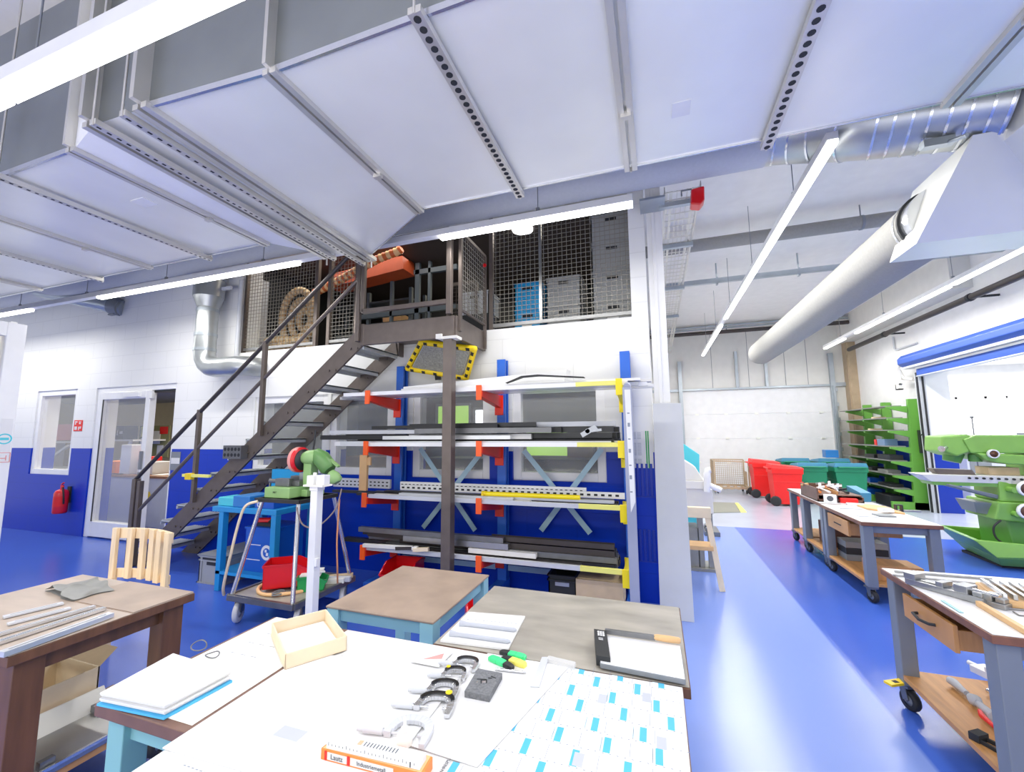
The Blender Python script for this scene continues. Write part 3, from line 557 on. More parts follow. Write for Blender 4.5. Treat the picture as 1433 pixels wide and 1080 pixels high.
guard('mesh_guard', 'wire mesh guard in front of the blue and grey crates', (GX(688), GX(893)), zg, 3.9, (GX(757),))
solo(wires(MB().bar((GX(586), 4.9, zg), (GX(586), 4.9, 3.5), .04, .04, up=(0, 1, 0)).bar((GX(630), 4.9, zg), (GX(630), 4.9, 3.5), .04, .04, up=(0, 1, 0)).bar((GX(586), 4.9, 3.5), (GX(630), 4.9, 3.5), .04, .04), (GX(586), 4.9, zg), (GX(630)-GX(586), 0, 0), (0, 0, .88), 7, 16), 'mesh_gate', 'stair_steel', 'open mesh gate standing behind the stair landing', 'gate')
YC = 4.75
def crate(w, d, h, mats, name, label, x, y, z, rz=0, group=None, sticker=False, rib=False):
    m = MB(T(x, y, z, rz)); t = .012; m.box(-w/2+.01, w/2-.01, -d/2+.01, d/2-.01, 0, t)
    m.box(-w/2+.01, w/2-.01, -d/2+.01, -d/2+.01+t, 0, h).box(-w/2+.01, w/2-.01, d/2-.01-t, d/2-.01, 0, h).box(-w/2+.01, -w/2+.01+t, -d/2+.01, d/2-.01, 0, h).box(w/2-.01-t, w/2-.01, -d/2+.01, d/2-.01, 0, h)
    for a, b in ((0, .012), (h-.05, h-.035), (h-.012, h)): m.box(-w/2, w/2, -d/2, -d/2+.012, a, b).box(-w/2, w/2, d/2-.012, d/2, a, b).box(-w/2, -w/2+.012, -d/2, d/2, a, b).box(w/2-.012, w/2, -d/2, d/2, a, b)
    if rib:
        for xx in (-w*.36, w*.36): m.box(xx-.006, xx+.006, -d/2, -d/2+.02, .012, h-.05)
    m.k = 1; m.box(-.06, .06, -d/2+.002, -d/2+.0095, h-.085, h-.055)
    if rib: m.box(-w*.33, w*.33, -d/2+.001, -d/2+.0095, h-.048, h-.014)
    if sticker: m.k = 2; m.box(-.07, .05, -d/2+.004, -d/2+.009, h*.25, h*.55)
    return solo(m, name, mats, label, 'crate', group)
def stack(px0, px1, py0, py1, n, mats, labels, group, sticker=()):
    a, b = at(px0, py1, 'Y', YC-.2), at(px1, py0, 'Y', YC-.2); x = (a.x+b.x)/2; w = abs(b.x-a.x); h = (b.z-2.601)/n
    for i in range(n): crate(w, .4, h-.003, mats, 'storage_crate', labels[i], x, YC, 2.602+i*h, 0, group, i in sticker)
stack(719, 757, 392, 462, 2, ['crate_blue', 'near_black', 'paper_cream'], ['bright blue crate with paper label, bottom of the blue pair behind the mesh', 'bright blue crate on top of the labelled blue crate behind the mesh'], 'mezzanine crates', (0,))
stack(764, 813, 383, 455, 2, ['grey_plastic', 'near_black', 'paper'], ['grey crate standing behind the mesh beside the blue pair, bottom one', 'grey crate behind the mesh beside the blue pair, top one'], 'mezzanine crates')
stack(829, 884, 292, 447, 4, ['grey_plastic', 'near_black', 'paper'], ['pale grey crate with white label, bottom of the tall stack at the column', 'pale grey crate second from the bottom of the tall stack at the column', 'pale grey crate third from the bottom of the tall stack at the column', 'pale grey crate topmost of the tall stack at the column'], 'mezzanine crates', (0,))
def hose(pts, r, name, label, m='hose_brown', pitch=.035, m2='hose_light'):
    P = [V(p) for p in pts]; out = []; 
    for i in range(len(P)-1):
        n = max(2, int((P[i+1]-P[i]).length/pitch)*2)
        for k in range(n): out.append(P[i].lerp(P[i+1], k/n))
    out.append(P[-1]); b = MB().tube(out, [r*(1.0 if i % 2 else .80) for i in range(len(out))], 10)
    for i, fc in enumerate(b.b.faces): fc.material_index = 1 if (i//10+1) % 4 < 2 else 0
    return solo(b, name, [m, m2], label, 'hose')
cx, cz, yh = at(406, 440, 'Y', 4.6).x, at(406, 440, 'Y', 4.6).z, 4.6
hp = []
for k in range(60):
    a = k/20*2*PI; r = .43-.12*(k/20); hp.append((cx+r*math.cos(a)*.8, yh+.10+.07*(k/20), 3.22+r*math.sin(a)*(1.1 if math.sin(a) > 0 else 1.2)))
hose(hp, .055, 'coiled_hose', 'ribbed brown hose standing in an upright coil behind the mesh')
hp = []
for k in range(44):
    a = k/20*2*PI; r = .42-.06*(k/20); hp.append((cx-.02+r*math.cos(a), 4.46+r*.26*math.sin(a)+.14, 2.74+.075*(k/20)+.10*math.sin(a*.5)))
hose(hp, .05, 'coiled_hose', 'ribbed brown hose lying flat in loops below the upright coil')
solo(MB().box(at(352, 440, 'Y', 4.5).x+.12, at(366, 440, 'Y', 4.5).x, 4.4, 4.6, 2.6, 3.8), 'duct_offcut', 'pale_grey', 'tall pale striped panel standing at the end of the mezzanine', 'panel')
solo(MB().prism([(at(372, 380, 'Y', 4.95).x, 2.6), (at(400, 380, 'Y', 4.95).x, 2.6), (at(397, 380, 'Y', 4.95).x, 3.35), (at(380, 380, 'Y', 4.95).x, 3.5)], 'Y', 4.95, 5.0), 'sheet_offcut', 'dim_grey', 'grey sheet leaning behind the coiled hoses', 'sheet')
# orange flexible duct along the mezzanine
A = lambda x, y, Y: at(x, y, 'Y', Y)
hose([A(440, 410, 4.8), A(470, 395, 4.7), A(500, 378, 4.62), A(530, 362, 4.6), A(556, 352, 4.6), A(562, 348, 4.6)], .06, 'flexible_duct', 'orange ribbed flexible duct bending upward above the landing', 'hose_orange', .05, 'orange_pale')
p0, p1 = A(470, 398, 5.0), A(572, 372, 5.0); solo(MB().bar(p0, p1, .3, .2), 'hood', 'hood_red', 'orange red duct housing behind the stair head', 'duct')
p0, p1 = A(590, 362, 5.6), A(890, 318, 5.6); solo(MB().cyl(p0, p1, .05, n=10), 'mezzanine_pipe', 'copper', 'copper coloured pipe running above the crates', 'pipe')
p0, p1 = A(700, 345, 5.9), A(830, 325, 5.9); solo(MB().cyl(p0, p1, .09, n=14), 'mezzanine_pipe', 'mid_steel', 'thick grey pipe below the copper pipe over the crates', 'pipe')
c = A(731, 322, 4.7); solo(MB().cyl((c.x, c.y, c.z), (c.x, c.y, c.z+.05), .13, n=20), 'oval_lamp', 'lamp_far', 'round white lamp seen behind the mesh above the crates', 'lamp')
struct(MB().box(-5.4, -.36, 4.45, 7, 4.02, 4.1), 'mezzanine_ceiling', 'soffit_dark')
t = thing('storage_rack', 'dark shelving with metal trays standing on the mezzanine behind the stair head', 'shelving', (A(500, 430, 5.6).x, 5.6, 2.6))
x0, x1 = A(462, 430, 5.4).x, A(575, 430, 5.4).x
for x in (x0, (x0+x1)/2, x1):
    for y in (5.4, 5.8): MB().bar((x, y, 2.6), (x, y, 3.75), .05, .05, up=(0, 1, 0)).build('upright', 'frame_dark', t)
for z in (2.75, 3.0, 3.25, 3.6): MB().box(x0, x1, 5.4, 5.8, z-.03, z).build('shelf', 'dim_grey', t)
for i, (u, z, mm, lb) in enumerate(((.08, 3.0, 'galv_dull', 'grey metal tray on the shelving, upper one behind the landing'), (.08, 2.75, 'galv_dull', 'grey metal tray on the shelving, lower one behind the landing'), (.66, 2.75, 'yellow', 'yellow tray low on the mezzanine shelving'), (.66, 3.25, 'orange_pale', 'orange tray high on the mezzanine shelving'))):
    x = x0+(x1-x0)*u; z += .001; solo(MB().hexa([(x, 5.44, z), (x+.32, 5.44, z), (x+.32, 5.7, z), (x, 5.7, z)], [(x-.01, 5.43, z+.12), (x+.33, 5.43, z+.12), (x+.33, 5.72, z+.12), (x-.01, 5.72, z+.12)]), 'parts_tray', mm, lb, 'tray')
t = thing('steel_gantry', 'grey steel frame standing on the mezzanine behind the landing guard', 'gantry', (A(560, 440, 5.15).x, 5.15, 2.6))
for px in (548, 584, 601): xx = A(px, 440, 5.15).x; MB().bar((xx, 5.15, 2.6), (xx, 5.15, 4.0), .07 if px == 584 else .04, .05, up=(0, 1, 0)).build('upright', 'frame_dark', t)
for z in (3.28, 3.86): MB().bar((A(505, 400, 5.15).x, 5.15, z), (A(640, 400, 5.15).x, 5.15, z), .05, .07).build('cross_beam', 'frame_dark', t)
c = A(607, 400, 5.3); solo(MB().box(c.x-.22, c.x-.02, 5.3, 5.6, 2.6, 3.15).box(c.x+.02, c.x+.2, 5.3, 5.6, 2.6, 3.15), 'metal_locker', 'olive', 'olive locker pair dimly visible behind the mesh gate', 'locker')
c = A(668, 400, 5.0); crate(.42, .4, .32, ['pale_grey', 'near_black'], 'storage_crate', 'pale grey crate high behind the landing side guard', c.x, 5.1, 3.05)
solo(MB().box(c.x-.25, c.x+.25, 4.85, 5.35, 2.6, 3.045), 'plinth', 'near_black', 'black box under the pale grey crate behind the landing', 'box')
# ---------------------------------------------------------------- safety mirror under the landing
q = [at(588, 477, 'Y', 3.72), at(667, 487, 'Y', 3.72), at(655, 530, 'Y', 3.95), at(568, 516, 'Y', 3.95)]
t = thing('safety_mirror', 'tilted mirror with yellow and black frame under the stair landing', 'mirror', sum(q, V())/4)
cen = sum(q, V())/4; nrm = (q[1]-q[0]).cross(q[3]-q[0]).normalized()
if nrm.y > 0: nrm = -nrm
ins = [cen+(p-cen)*.80 for p in q]
m = MB(); 
for i in range(4): m.tube([q[i].lerp(cen, .06), q[(i+1) % 4].lerp(cen, .06)], .032, 8)
for p in q: m.lathe([(0, -.034), (.024, -.024), (.034, 0), (.024, .024), (0, .034)], p.lerp(cen, .06), n=10)
m.build('rim', 'yellow', t)
for i in range(4):
    n = 5 if i % 2 == 0 else 4
    for k in range(n): a = q[i].lerp(cen, .06).lerp(q[(i+1) % 4].lerp(cen, .06), (k+.5)/n); d_ = (q[(i+1) % 4]-q[i]).normalized(); MB().bar(a-d_*.02+nrm*.027, a+d_*.02+nrm*.027, .03, .014, up=nrm).build('stripe', 'near_black', t)
MB().hexa([p-nrm*.015 for p in ins], [p+nrm*.012 for p in ins]).build('mirror_face', 'mirror_face', t)
b = (q[2]+q[3])/2; MB().bar(cen-nrm*.02, V((cen.x, YW-.002, cen.z-.1)), .05, .05).cbox((cen.x, YW-.012, cen.z-.1), (.12, .02, .16)).bar(b-nrm*.03, b-nrm*.03+V((0, .02, -.08)), .06, .03).build('bracket', 'near_black', t)
# ---------------------------------------------------------------- cantilever rack
CXS = (-2.69, -1.49, -.265); ZA = (1.89, 1.39, .895, .41); YT = 3.46; YU = 3.97
rk = thing('cantilever_rack', 'blue cantilever rack with orange arms standing at the block wall', 'cantilever rack', (-1.5, 3.8, 0))
for i, x in enumerate(CXS):
    m = MB(); x0 = x+.02; m.box(x0-.045, x0+.045, YU, YU+.03, 0, 2.26).box(x0-.012, x0+.012, YU+.03, YU+.08, 0, 2.26).box(x0-.045, x0+.045, YU+.08, YU+.1, 0, 2.26)
    m.box(x0-.05, x0+.05, YT+.05, YU+.1, 0, .1); m.build('upright', 'rack_blue', rk, .003)
    for j, z in enumerate(ZA):
        right = i == 2
        a = MB(); a.prism([(YT, z), (YU, z), (YU, z-.13), (YT, z-.055)], 'X', x-.028, x+.028); a.box(x-.045, x+.045, YU-.012, YU, z-.2, z+.0); arm = a.build('arm', 'rack_yellow' if right else 'rack_red', rk, .003)
        MB().box(x-.026, x+.026, YT-.016, YT, z-.085, z+.05).build('end_plate', 'rack_yellow' if right else 'rack_orange', arm, .002)
m = MB()
for (c0, c1) in (((588, 627), (665, 742)), ((671, 636), (592, 738)), ((733, 630), (826, 746)), ((842, 628), (757, 742))):
    p, q = at(*c0, 'Y', YU+.05), at(*c1, 'Y', YU+.055); MB().bar(p, q, .05, .008, up=(0, 1, 0)).build('brace', 'brace_pale', rk)
for x in (CXS[0]+.02, CXS[1]+.02): MB().box(x+.05, x+1.12, YU+.04, YU+.06, .18, .23).build('tie_bar', 'brace_pale', rk)
for j, z in enumerate(ZA):
    xm = -.62; y = YT+.012
    MB().box(CXS[0]+.03 if j else -3.0, xm, y, y+.03, z+.001, z+.036).build('front_rail', 'white_gloss' if j < 2 else 'pale_grey', rk); MB().box(xm, CXS[2]-.03, y, y+.031, z+.001, z+.037).build('rail_end', 'pale_yellow', rk)
# stock lying on the arms: every bar its own object
LV = ['top', 'second', 'third', 'lowest']
ORD = ['first', 'second', 'third', 'fourth', 'fifth', 'sixth', 'seventh', 'eighth', 'ninth', 'tenth', 'eleventh', 'twelfth']
CN = {'white_gloss': 'white', 'alu': 'bright aluminium', 'black': 'black', 'dark_steel': 'dark steel', 'mid_steel': 'grey steel', 'steel': 'silver steel', 'stair_dark': 'brownish steel', 'offwhite': 'cream', 'pale_grey': 'pale grey', 'carton_pale': 'light wooden'}
def rows(j, layers, y0=YT+.05, hs=1.):
    z = ZA[j]+.001
    for li, row in enumerate(layers):
        y = y0+li*.012; hmax = 0
        for bi, (x0, x1, w, h, m, kind) in enumerate(row):
            h *= hs
            lay = ['bottom layer', 'second layer', 'third layer', 'top layer'][min(li, 3)]
            b = MB()
            if kind == 'tube': b.cyl((x0, y+w/2, z+w/2), (x1, y+w/2, z+w/2), w/2-.001, n=12); h = w
            elif kind == 'angle': b.box(x0, x1, y, y+.005, z, z+h).box(x0, x1, y, y+w, z, z+.005)
            elif kind == 'channel': b.box(x0, x1, y, y+w, z, z+.004).box(x0, x1, y, y+.004, z, z+h).box(x0, x1, y+w-.004, y+w, z, z+h)
            else: b.box(x0, x1, y, y+w, z, z+h)
            nm = {'tube': 'steel_tube', 'angle': 'angle_profile', 'channel': 'channel_profile', 'box': 'box_profile', 'flat': 'flat_bar', 'board': 'long_board'}[kind]
            kw = {'tube': 'tube', 'angle': 'angle profile', 'channel': 'open channel', 'box': 'box profile', 'flat': 'flat bar', 'board': 'board'}[kind]
            solo(b, nm, m, '%s %s on the %s rack level, %s, %s from the front' % (CN[m], kw, LV[j], lay, ORD[bi]), 'metal bar' if kind != 'board' else 'board', 'stock on the %s rack level' % LV[j])
            y += w+.004; hmax = max(hmax, h)
        z += hmax+.0015
rows(0, [[(-2.95, -.2, .05, .035, 'white_gloss', 'box'), (-3.05, -.12, .06, .03, 'pale_grey', 'box'), (-2.9, -.05, .05, .035, 'white_gloss', 'box'), (-3.2, -.3, .08, .03, 'alu', 'box'), (-3.3, .0, .09, .03, 'white_gloss', 'box')],
         [(-2.35, -.1, .10, .02, 'white_gloss', 'board'), (-2.75, -.02, .12, .02, 'offwhite', 'board')]])
rows(1, [[(-3.05, -.35, .04, .03, 'alu', 'box'), (-3.0, -.33, .04, .035, 'black', 'box'), (-3.2, -.30, .05, .03, 'white_gloss', 'box'), (-2.95, -.34, .05, .04, 'dark_steel', 'channel'), (-2.9, -.30, .06, .04, 'black', 'box'), (-3.0, -.32, .06, .04, 'mid_steel', 'box'), (-3.1, -.3, .06, .04, 'black', 'box')],
         [(-2.55, -1.22, .03, .022, 'alu', 'flat'), (-3.35, -2.3, .04, .03, 'black', 'box'), (-2.7, -1.05, .04, .03, 'white_gloss', 'box'), (-3.1, -.35, .06, .035, 'dark_steel', 'angle'), (-2.9, -.32, .06, .035, 'black', 'box'), (-2.2, -.30, .07, .035, 'black', 'channel')],
         [(-2.2, -.85, .035, .03, 'mid_steel', 'box'), (-3.25, -1.9, .04, .025, 'pale_grey', 'flat'), (-2.2, -.78, .04, .03, 'black', 'box'), (-2.95, -.34, .07, .03, 'dark_steel', 'box'), (-2.6, -.3, .07, .03, 'black', 'box')],
         [(-2.7, -1.35, .05, .02, 'black', 'flat'), (-2.3, -1.0, .05, .03, 'dark_steel', 'angle'), (-1.45, -.32, .05, .03, 'pale_grey', 'channel')]], hs=1.55)
rows(2, [[(-2.55, -.7, .04, .02, 'mid_steel', 'flat'), (-2.65, -1.05, .04, .03, 'offwhite', 'box'), (-2.9, -.32, .05, .025, 'dark_steel', 'box'), (-2.7, -.34, .05, .02, 'mid_steel', 'angle'), (-3.3, -.34, .05, .025, 'dark_steel', 'box'), (-2.8, -.33, .05, .025, 'stair_dark', 'box')],
         [(-2.35, -1.2, .06, .02, 'pale_grey', 'flat'), (-1.5, -.35, .05, .02, 'pale_grey', 'flat'), (-2.6, -.36, .06, .02, 'dark_steel', 'flat')]])
rows(3, [[(-2.55, -.62, .05, .035, 'stair_dark', 'box'), (-2.6, -.35, .05, .04, 'dark_steel', 'box'), (-2.55, -.34, .06, .045, 'mid_steel', 'box'), (-3.1, -.33, .06, .04, 'dark_steel', 'box'), (-2.8, -.33, .06, .045, 'stair_dark', 'channel'), (-2.85, -.34, .06, .045, 'dark_steel', 'box')],
         [(-1.62, -1.0, .05, .04, 'offwhite', 'box'), (-1.6, -.34, .05, .045, 'mid_steel', 'box'), (-2.4, -.36, .05, .045, 'stair_dark', 'angle'), (-2.8, -.34, .06, .045, 'mid_steel', 'box'), (-2.85, -.35, .06, .045, 'dark_steel', 'channel')],
         [(-2.3, -1.25, .06, .05, 'steel', 'box'), (-2.75, -.36, .05, .045, 'stair_dark', 'box'), (-2.85, -.35, .06, .045, 'dark_steel', 'box')],
         [(-2.82, -1.3, .05, .045, 'mid_steel', 'box'), (-1.45, -.36, .06, .045, 'stair_dark', 'channel')]])
# loose pieces
z = ZA[0]+.062
solo(MB().hexa([(-2.35, YT+.10, z), (-.75, YT+.16, z+.0), (-.75, YT+.34, z), (-2.35, YT+.34, z)], [(-2.35, YT+.10, z+.02), (-.72, YT+.16, z+.11), (-.72, YT+.34, z+.12), (-2.35, YT+.34, z+.02)]), 'foam_board', 'white_paint', 'long white board warped upward on top of the rack', 'board')
solo(MB().prism([(-1.25, z), (-1.1, z+.055), (-.95, z+.06), (-.55, z+.02), (-.55, z+.014), (-.95, z+.05), (-1.1, z+.045), (-1.25, z-.0)], 'Y', YT+.02, YT+.09), 'rubber_sheet', 'near_black', 'thin black folded sheet sticking out under the warped white board', 'sheet')
def perfbar(px0, px1, py0, y, z, h, label, pitch, w=.012):
    x0, x1 = at(px0, py0, 'Y', y).x, at(px1, py0, 'Y', y).x; m = MB().box(x0, x1, y, y+.03, z, z+h).box(x0, x1, y+.028, y+.031, z, z+h); m.k = 1; n = int((x1-x0)/pitch)
    for i in range(n): m.box(x0+(i+.3)*pitch, x0+(i+.3)*pitch+pitch*.5, y-.001, y, z+h*.35, z+h*.7)
    solo(m, 'perforated_profile', ['white_gloss', 'near_black'], label, 'metal bar', 'stock on the third rack level')
perfbar(560, 820, 680, 3.80, ZA[2]+.055, .07, 'white perforated strip standing behind the yellow tube on the rack, short upper one', .045)
perfbar(560, 874, 690, 3.72, ZA[2]+.053, .05, 'white perforated strip behind the yellow tube, longer lower one', .06)
x0, x1 = at(466, 675, 'Y', 3.75).x, at(545, 675, 'Y', 3.75).x
m = MB().box(x0, x1, 3.755, 3.785, ZA[2]+.055, ZA[2]+.145); m.k = 1
for i in range(14):
    for k in (0, 1): m.box(x0+.02+i*(x1-x0)/14.3, x0+.045+i*(x1-x0)/14.3, 3.754, 3.755, ZA[2]+.075+k*.035, ZA[2]+.088+k*.035)
solo(m, 'perforated_profile', ['pale_grey', 'near_black'], 'broad grey perforated channel sticking out at the stair end of the rack', 'metal bar', 'stock on the third rack level')
p, q = at(675, 683, 'Y', 3.58), at(811, 692, 'Y', 3.58); zt_ = ZA[2]+.068
t = thing('yellow_tube', 'bright yellow tube lying on the third rack level', 'tube', ((p.x+q.x)/2, 3.58, zt_)); MB().cyl((p.x, 3.60, zt_), (q.x, 3.60, zt_), .022, n=14).build('tube', 'rack_yellow', t); MB().cyl((p.x-.01, 3.60, zt_), (p.x+.03, 3.60, zt_), .026, n=14).cyl((p.x+.01, 3.60, zt_), (p.x+.01, 3.56, zt_-.005), .01, n=8).build('end_cap', 'yellow', t)
# small fitting at the bar ends
c = at(826, 603, 'Y', 3.47); solo(MB().bar(c+V((-.07, 0, -.035)), c+V((.05, 0, .035)), .04, .04).cyl(c+V((-.02, -.02, 0)), c+V((-.02, .05, 0)), .02, n=8).bar(c+V((0, 0, .0)), c+V((.09, .01, .01)), .02, .02), 'steel_joint', 'chrome', 'small bright joint lying across the bar ends of the second rack level', 'fitting')
for i, (a, b, m_, lb) in enumerate((((515, 757), (590, 752), 'offwhite', 'cream offcut slanting over the lowest rack level, longer one'), ((560, 762), (585, 756), 'stair_dark', 'brown offcut lying beside the cream offcut'), ((584, 759), (605, 764), 'carton_pale', 'short pale block on the lowest rack level beside the offcuts'))):
    p, q = at(*a, 'Y', 3.48), at(*b, 'Y', 3.49); zz = ZA[3]+.09; p.z = q.z = zz+i*.0; solo(MB().bar((p.x, 3.415, ZA[3]+.06), (q.x, 3.425, ZA[3]+.075), .03, .03), 'profile_offcut', m_, lb, 'offcut')
x0, x1 = at(508, 640, 'Y', 3.6).x, at(518, 640, 'Y', 3.6).x
solo(MB().box(x0, x1, 3.55, 3.58, ZA[2]+.056, 1.30).box(x1, x1+.04, 3.555, 3.575, 1.2, 1.28), 'wooden_prop', 'beech', 'short upright wooden prop under the second rack level at the stair end', 'prop')
# tall angle standing at the end of the rack, with a paper strip
m = MB().box(-.225, -.165, 3.39, 3.40, 0, 1.86).box(-.235, -.225, 3.39, 3.45, 0, 1.86); m.cyl((-.20, 3.395, 1.86), (-.20, 3.44, 1.875), .03, n=10)
solo(m, 'corner_profile', 'post_lilac', 'tall pale grey angle profile standing upright at the column end of the rack', 'metal profile')
a = at(868, 560, 'Y', 3.385)
m = MB().prism([(-.22, 1.84), (-.175, 1.84), (-.17, .98), (-.205, .90), (-.21, 1.3)], 'Y', 3.382, 3.388); m.k = 1
for i in range(7): m.box(-.205, -.187, 3.381, 3.382, 1.05+i*.1, 1.06+i*.1+.02*(i % 2))
solo(m, 'scale_strip', ['white_gloss', 'ink_pale'], 'narrow white strip with marks fixed to the tall angle profile', 'strip')
# notice on the wall
p, q = at(882, 603, 'Y', YW-.003), at(915, 655, 'Y', YW-.003); m = MB().box(p.x, q.x, YW-.004, YW-.001, q.z, p.z); m.k = 1
w_, h_ = q.x-p.x, p.z-q.z
for (b0, b1) in ((.05, .28), (.33, .70), (.76, .95)):
    for c in range(2):
        for r in range(int((b1-b0)*26)): m.box(p.x+w_*(.08+c*.22), p.x+w_*(.26+c*.22), YW-.0046, YW-.004, p.z-h_*(b0+r*.0385)-.004, p.z-h_*(b0+r*.0385))
m.k = 2; m.box(p.x+w_*.68, p.x+w_*.74, YW-.0046, YW-.004, q.z, p.z).box(p.x+w_*.77, p.x+w_*.83, YW-.0046, YW-.004, q.z, p.z)
solo(m, 'wall_chart', ['paper', 'ink_pale', 'box_green'], 'white chart with two green stripes on the wall above the blue paint', 'poster')
# big pale panel leaning at the column
lo = [V((-.03, 3.80, 0)), V((.225, 3.80, 0)), V((.225, 3.83, 0)), V((-.03, 3.83, 0))]; hi = [V((-.015, 4.045, 1.77)), V((.225, 4.045, 1.765)), V((.225, 4.075, 1.765)), V((-.015, 4.075, 1.77))]
m = MB().hexa(lo, hi); solo(m, 'leaning_sheet', 'pale_grey', 'tall pale grey sheet leaning against the white column', 'sheet', bev=.002)
# under the rack
crate(.26, .3, .2, ['near_black', 'galv_dull'], 'bottle_crate', 'black crate with bright bottle tops under the rack', at(790, 820, 'Y', 3.75).x, 3.8, .101)
c = at(845, 815, 'Y', 3.7); solo(MB().box(c.x-.22, c.x+.16, 3.62, 3.9, .101, .30).box(c.x-.2, c.x+.14, 3.64, 3.88, .30, .305), 'carton_box', 'carton', 'flat brown carton box under the rack at its column end', 'box')
def binbox(name, label, m_, x, y, z, w, d, h, rz=0., cat='storage bin'):
    """open fronted stacking bin"""
    b = MB(T(x, y, z, rz)); t = .006
    pr = [(-d/2, 0), (d/2, 0), (d/2, h), (-d/2+d*.35, h), (-d/2-.02, h*.55)]
    b.prism(pr, 'X', -w/2, -w/2+t).prism(pr, 'X', w/2-t, w/2).box(-w/2, w/2, -d/2, d/2, 0, t).box(-w/2, w/2, d/2-t, d/2, 0, h)
    b.hexa([(-w/2, -d/2, 0), (w/2, -d/2, 0), (w/2, -d/2+t, 0), (-w/2, -d/2+t, 0)], [(-w/2, -d/2-.02, h*.55), (w/2, -d/2-.02, h*.55), (w/2, -d/2-.02+t, h*.55), (-w/2, -d/2-.02+t, h*.55)])
    b.box(-w/2-.008, w/2+.008, d/2-.004, d/2+.006, h-.02, h); b.bar((-w/2-.004, -d/2-.02, h*.55), (w/2+.004, -d/2-.02, h*.55), .012, .012)
    for sx in (-1, 1): b.bar((sx*w/2, d/2, h-.006), (sx*w/2, -d/2+d*.35, h-.006), .014, .012); b.bar((sx*w/2, -d/2+d*.35, h-.006), (sx*w/2, -d/2-.02, h*.55), .014, .012)
    return solo(b, name, m_, label, cat)
binbox('storage_bin', 'red storage bin under the rack behind the small teal table', 'red', -2.35, 3.62, .101, .3, .3, .2, .1)
binbox('storage_bin', 'red storage bin under the rack between the two bare tabletops', 'red', -1.25, 3.05, .0, .3, .4, .26, .5)
# ---------------------------------------------------------------- work tables in front
TZ0 = .72
def tb(x, y, z=TZ0): return at(x, y, 'Z', z)
def table(name, label, x0, x1, y0, y1, z, top_m, leg_m, apron_m, leg=.07, thick=.035, inset=.06, apron=.07, shelf=None, shelf_m='ply', edge_m=None, casters=False):
    t = thing(name, label, 'work table', ((x0+x1)/2, (y0+y1)/2, 0))
    m = MB().box(x0, x1, y0, y1, z-thick, z-.004 if edge_m else z)
    if edge_m: m.k = 1; m.box(x0+.004, x1-.004, y0+.004, y1-.004, z-.004, z)
    m.build('tabletop', [edge_m, top_m] if edge_m else top_m, t, .003)
    a = inset; m = MB(); zt = z-thick
    for (p, q) in (((x0+a, y0+a), (x1-a, y0+a)), ((x0+a, y1-a), (x1-a, y1-a)), ((x0+a, y0+a), (x0+a, y1-a)), ((x1-a, y0+a), (x1-a, y1-a))): m.bar((*p, zt-apron/2), (*q, zt-apron/2), .03, apron)
    m.build('apron', apron_m, t)
    for x in (x0+a, x1-a):
        for y in (y0+a, y1-a): 
            MB().box(x-leg/2, x+leg/2, y-leg/2, y+leg/2, .14 if casters else 0, zt-.001).build('leg', leg_m, t, .003)
            if casters: wheel_asm(x, y, .055, t, 'rubber', .4, 'mid_steel', .139)
    if shelf: MB().box(x0+a-.02, x1-a+.02, y0+a-.02, y1-a+.02, shelf-.03, shelf).build('shelf', shelf_m, t, .002)
    return t
table('work_table', 'teal-legged work table covered with white drawing sheets and measuring tools', -1.60, .045, .862, 1.482, TZ0, 'brown_top', 'teal', 'teal')
table('work_table', 'white-topped work table under the drawing with small print and the planner', -1.19, .045, .24, .858, TZ0, 'white_top', 'teal', 'teal')
table('work_table', 'bare stone-grey work table carrying the paper cutter', -.83, .068, 1.488, 2.125, TZ0, 'stone_top', 'dark_wood', 'dark_wood', edge_m='dark_wood')
dt = table('work_table', 'small teal-framed work table with bare tan top', -1.475, -.915, 1.645, 2.27, TZ0, 'stone_tan', 'teal_pale', 'teal_pale', inset=.036, apron=.055, leg=.065, thick=.01)
lt = table('work_table', 'brown wooden work table carrying aluminium profiles and a grey cloth', -3.143, -2.232, .93, 1.578, TZ0, 'wood_top', 'dark_wood', 'dark_wood', edge_m='dark_wood', leg=.09, inset=.075, thick=.04, shelf=.2, shelf_m='oak', casters=True)
MB().box(-2.73, -2.236, 1.315, 1.574, TZ0, TZ0+.0035).box(-2.73, -2.236, 1.310, 1.3135, TZ0-.0, TZ0+.001).build('top_plate', 'stone_tan', lt)
Z = TZ0+.0004
def sheet(name, label, pts, m='paper', cat='sheet of paper', z=Z, th=.0012, marks=None, extra=None, group=None):
    """a flat sheet; marks(mb, z) draws on top in material 1.."""
    b = MB(); P = [V(p) if len(p) == 3 else V((p[0], p[1], z)) for p in pts]; b.hexa([V((p.x, p.y, z)) for p in P], [V((p.x, p.y, z+th)) for p in P])
    if marks: marks(b, z+th)
    return solo(b, name, [m]+(extra or []), label, cat, group)
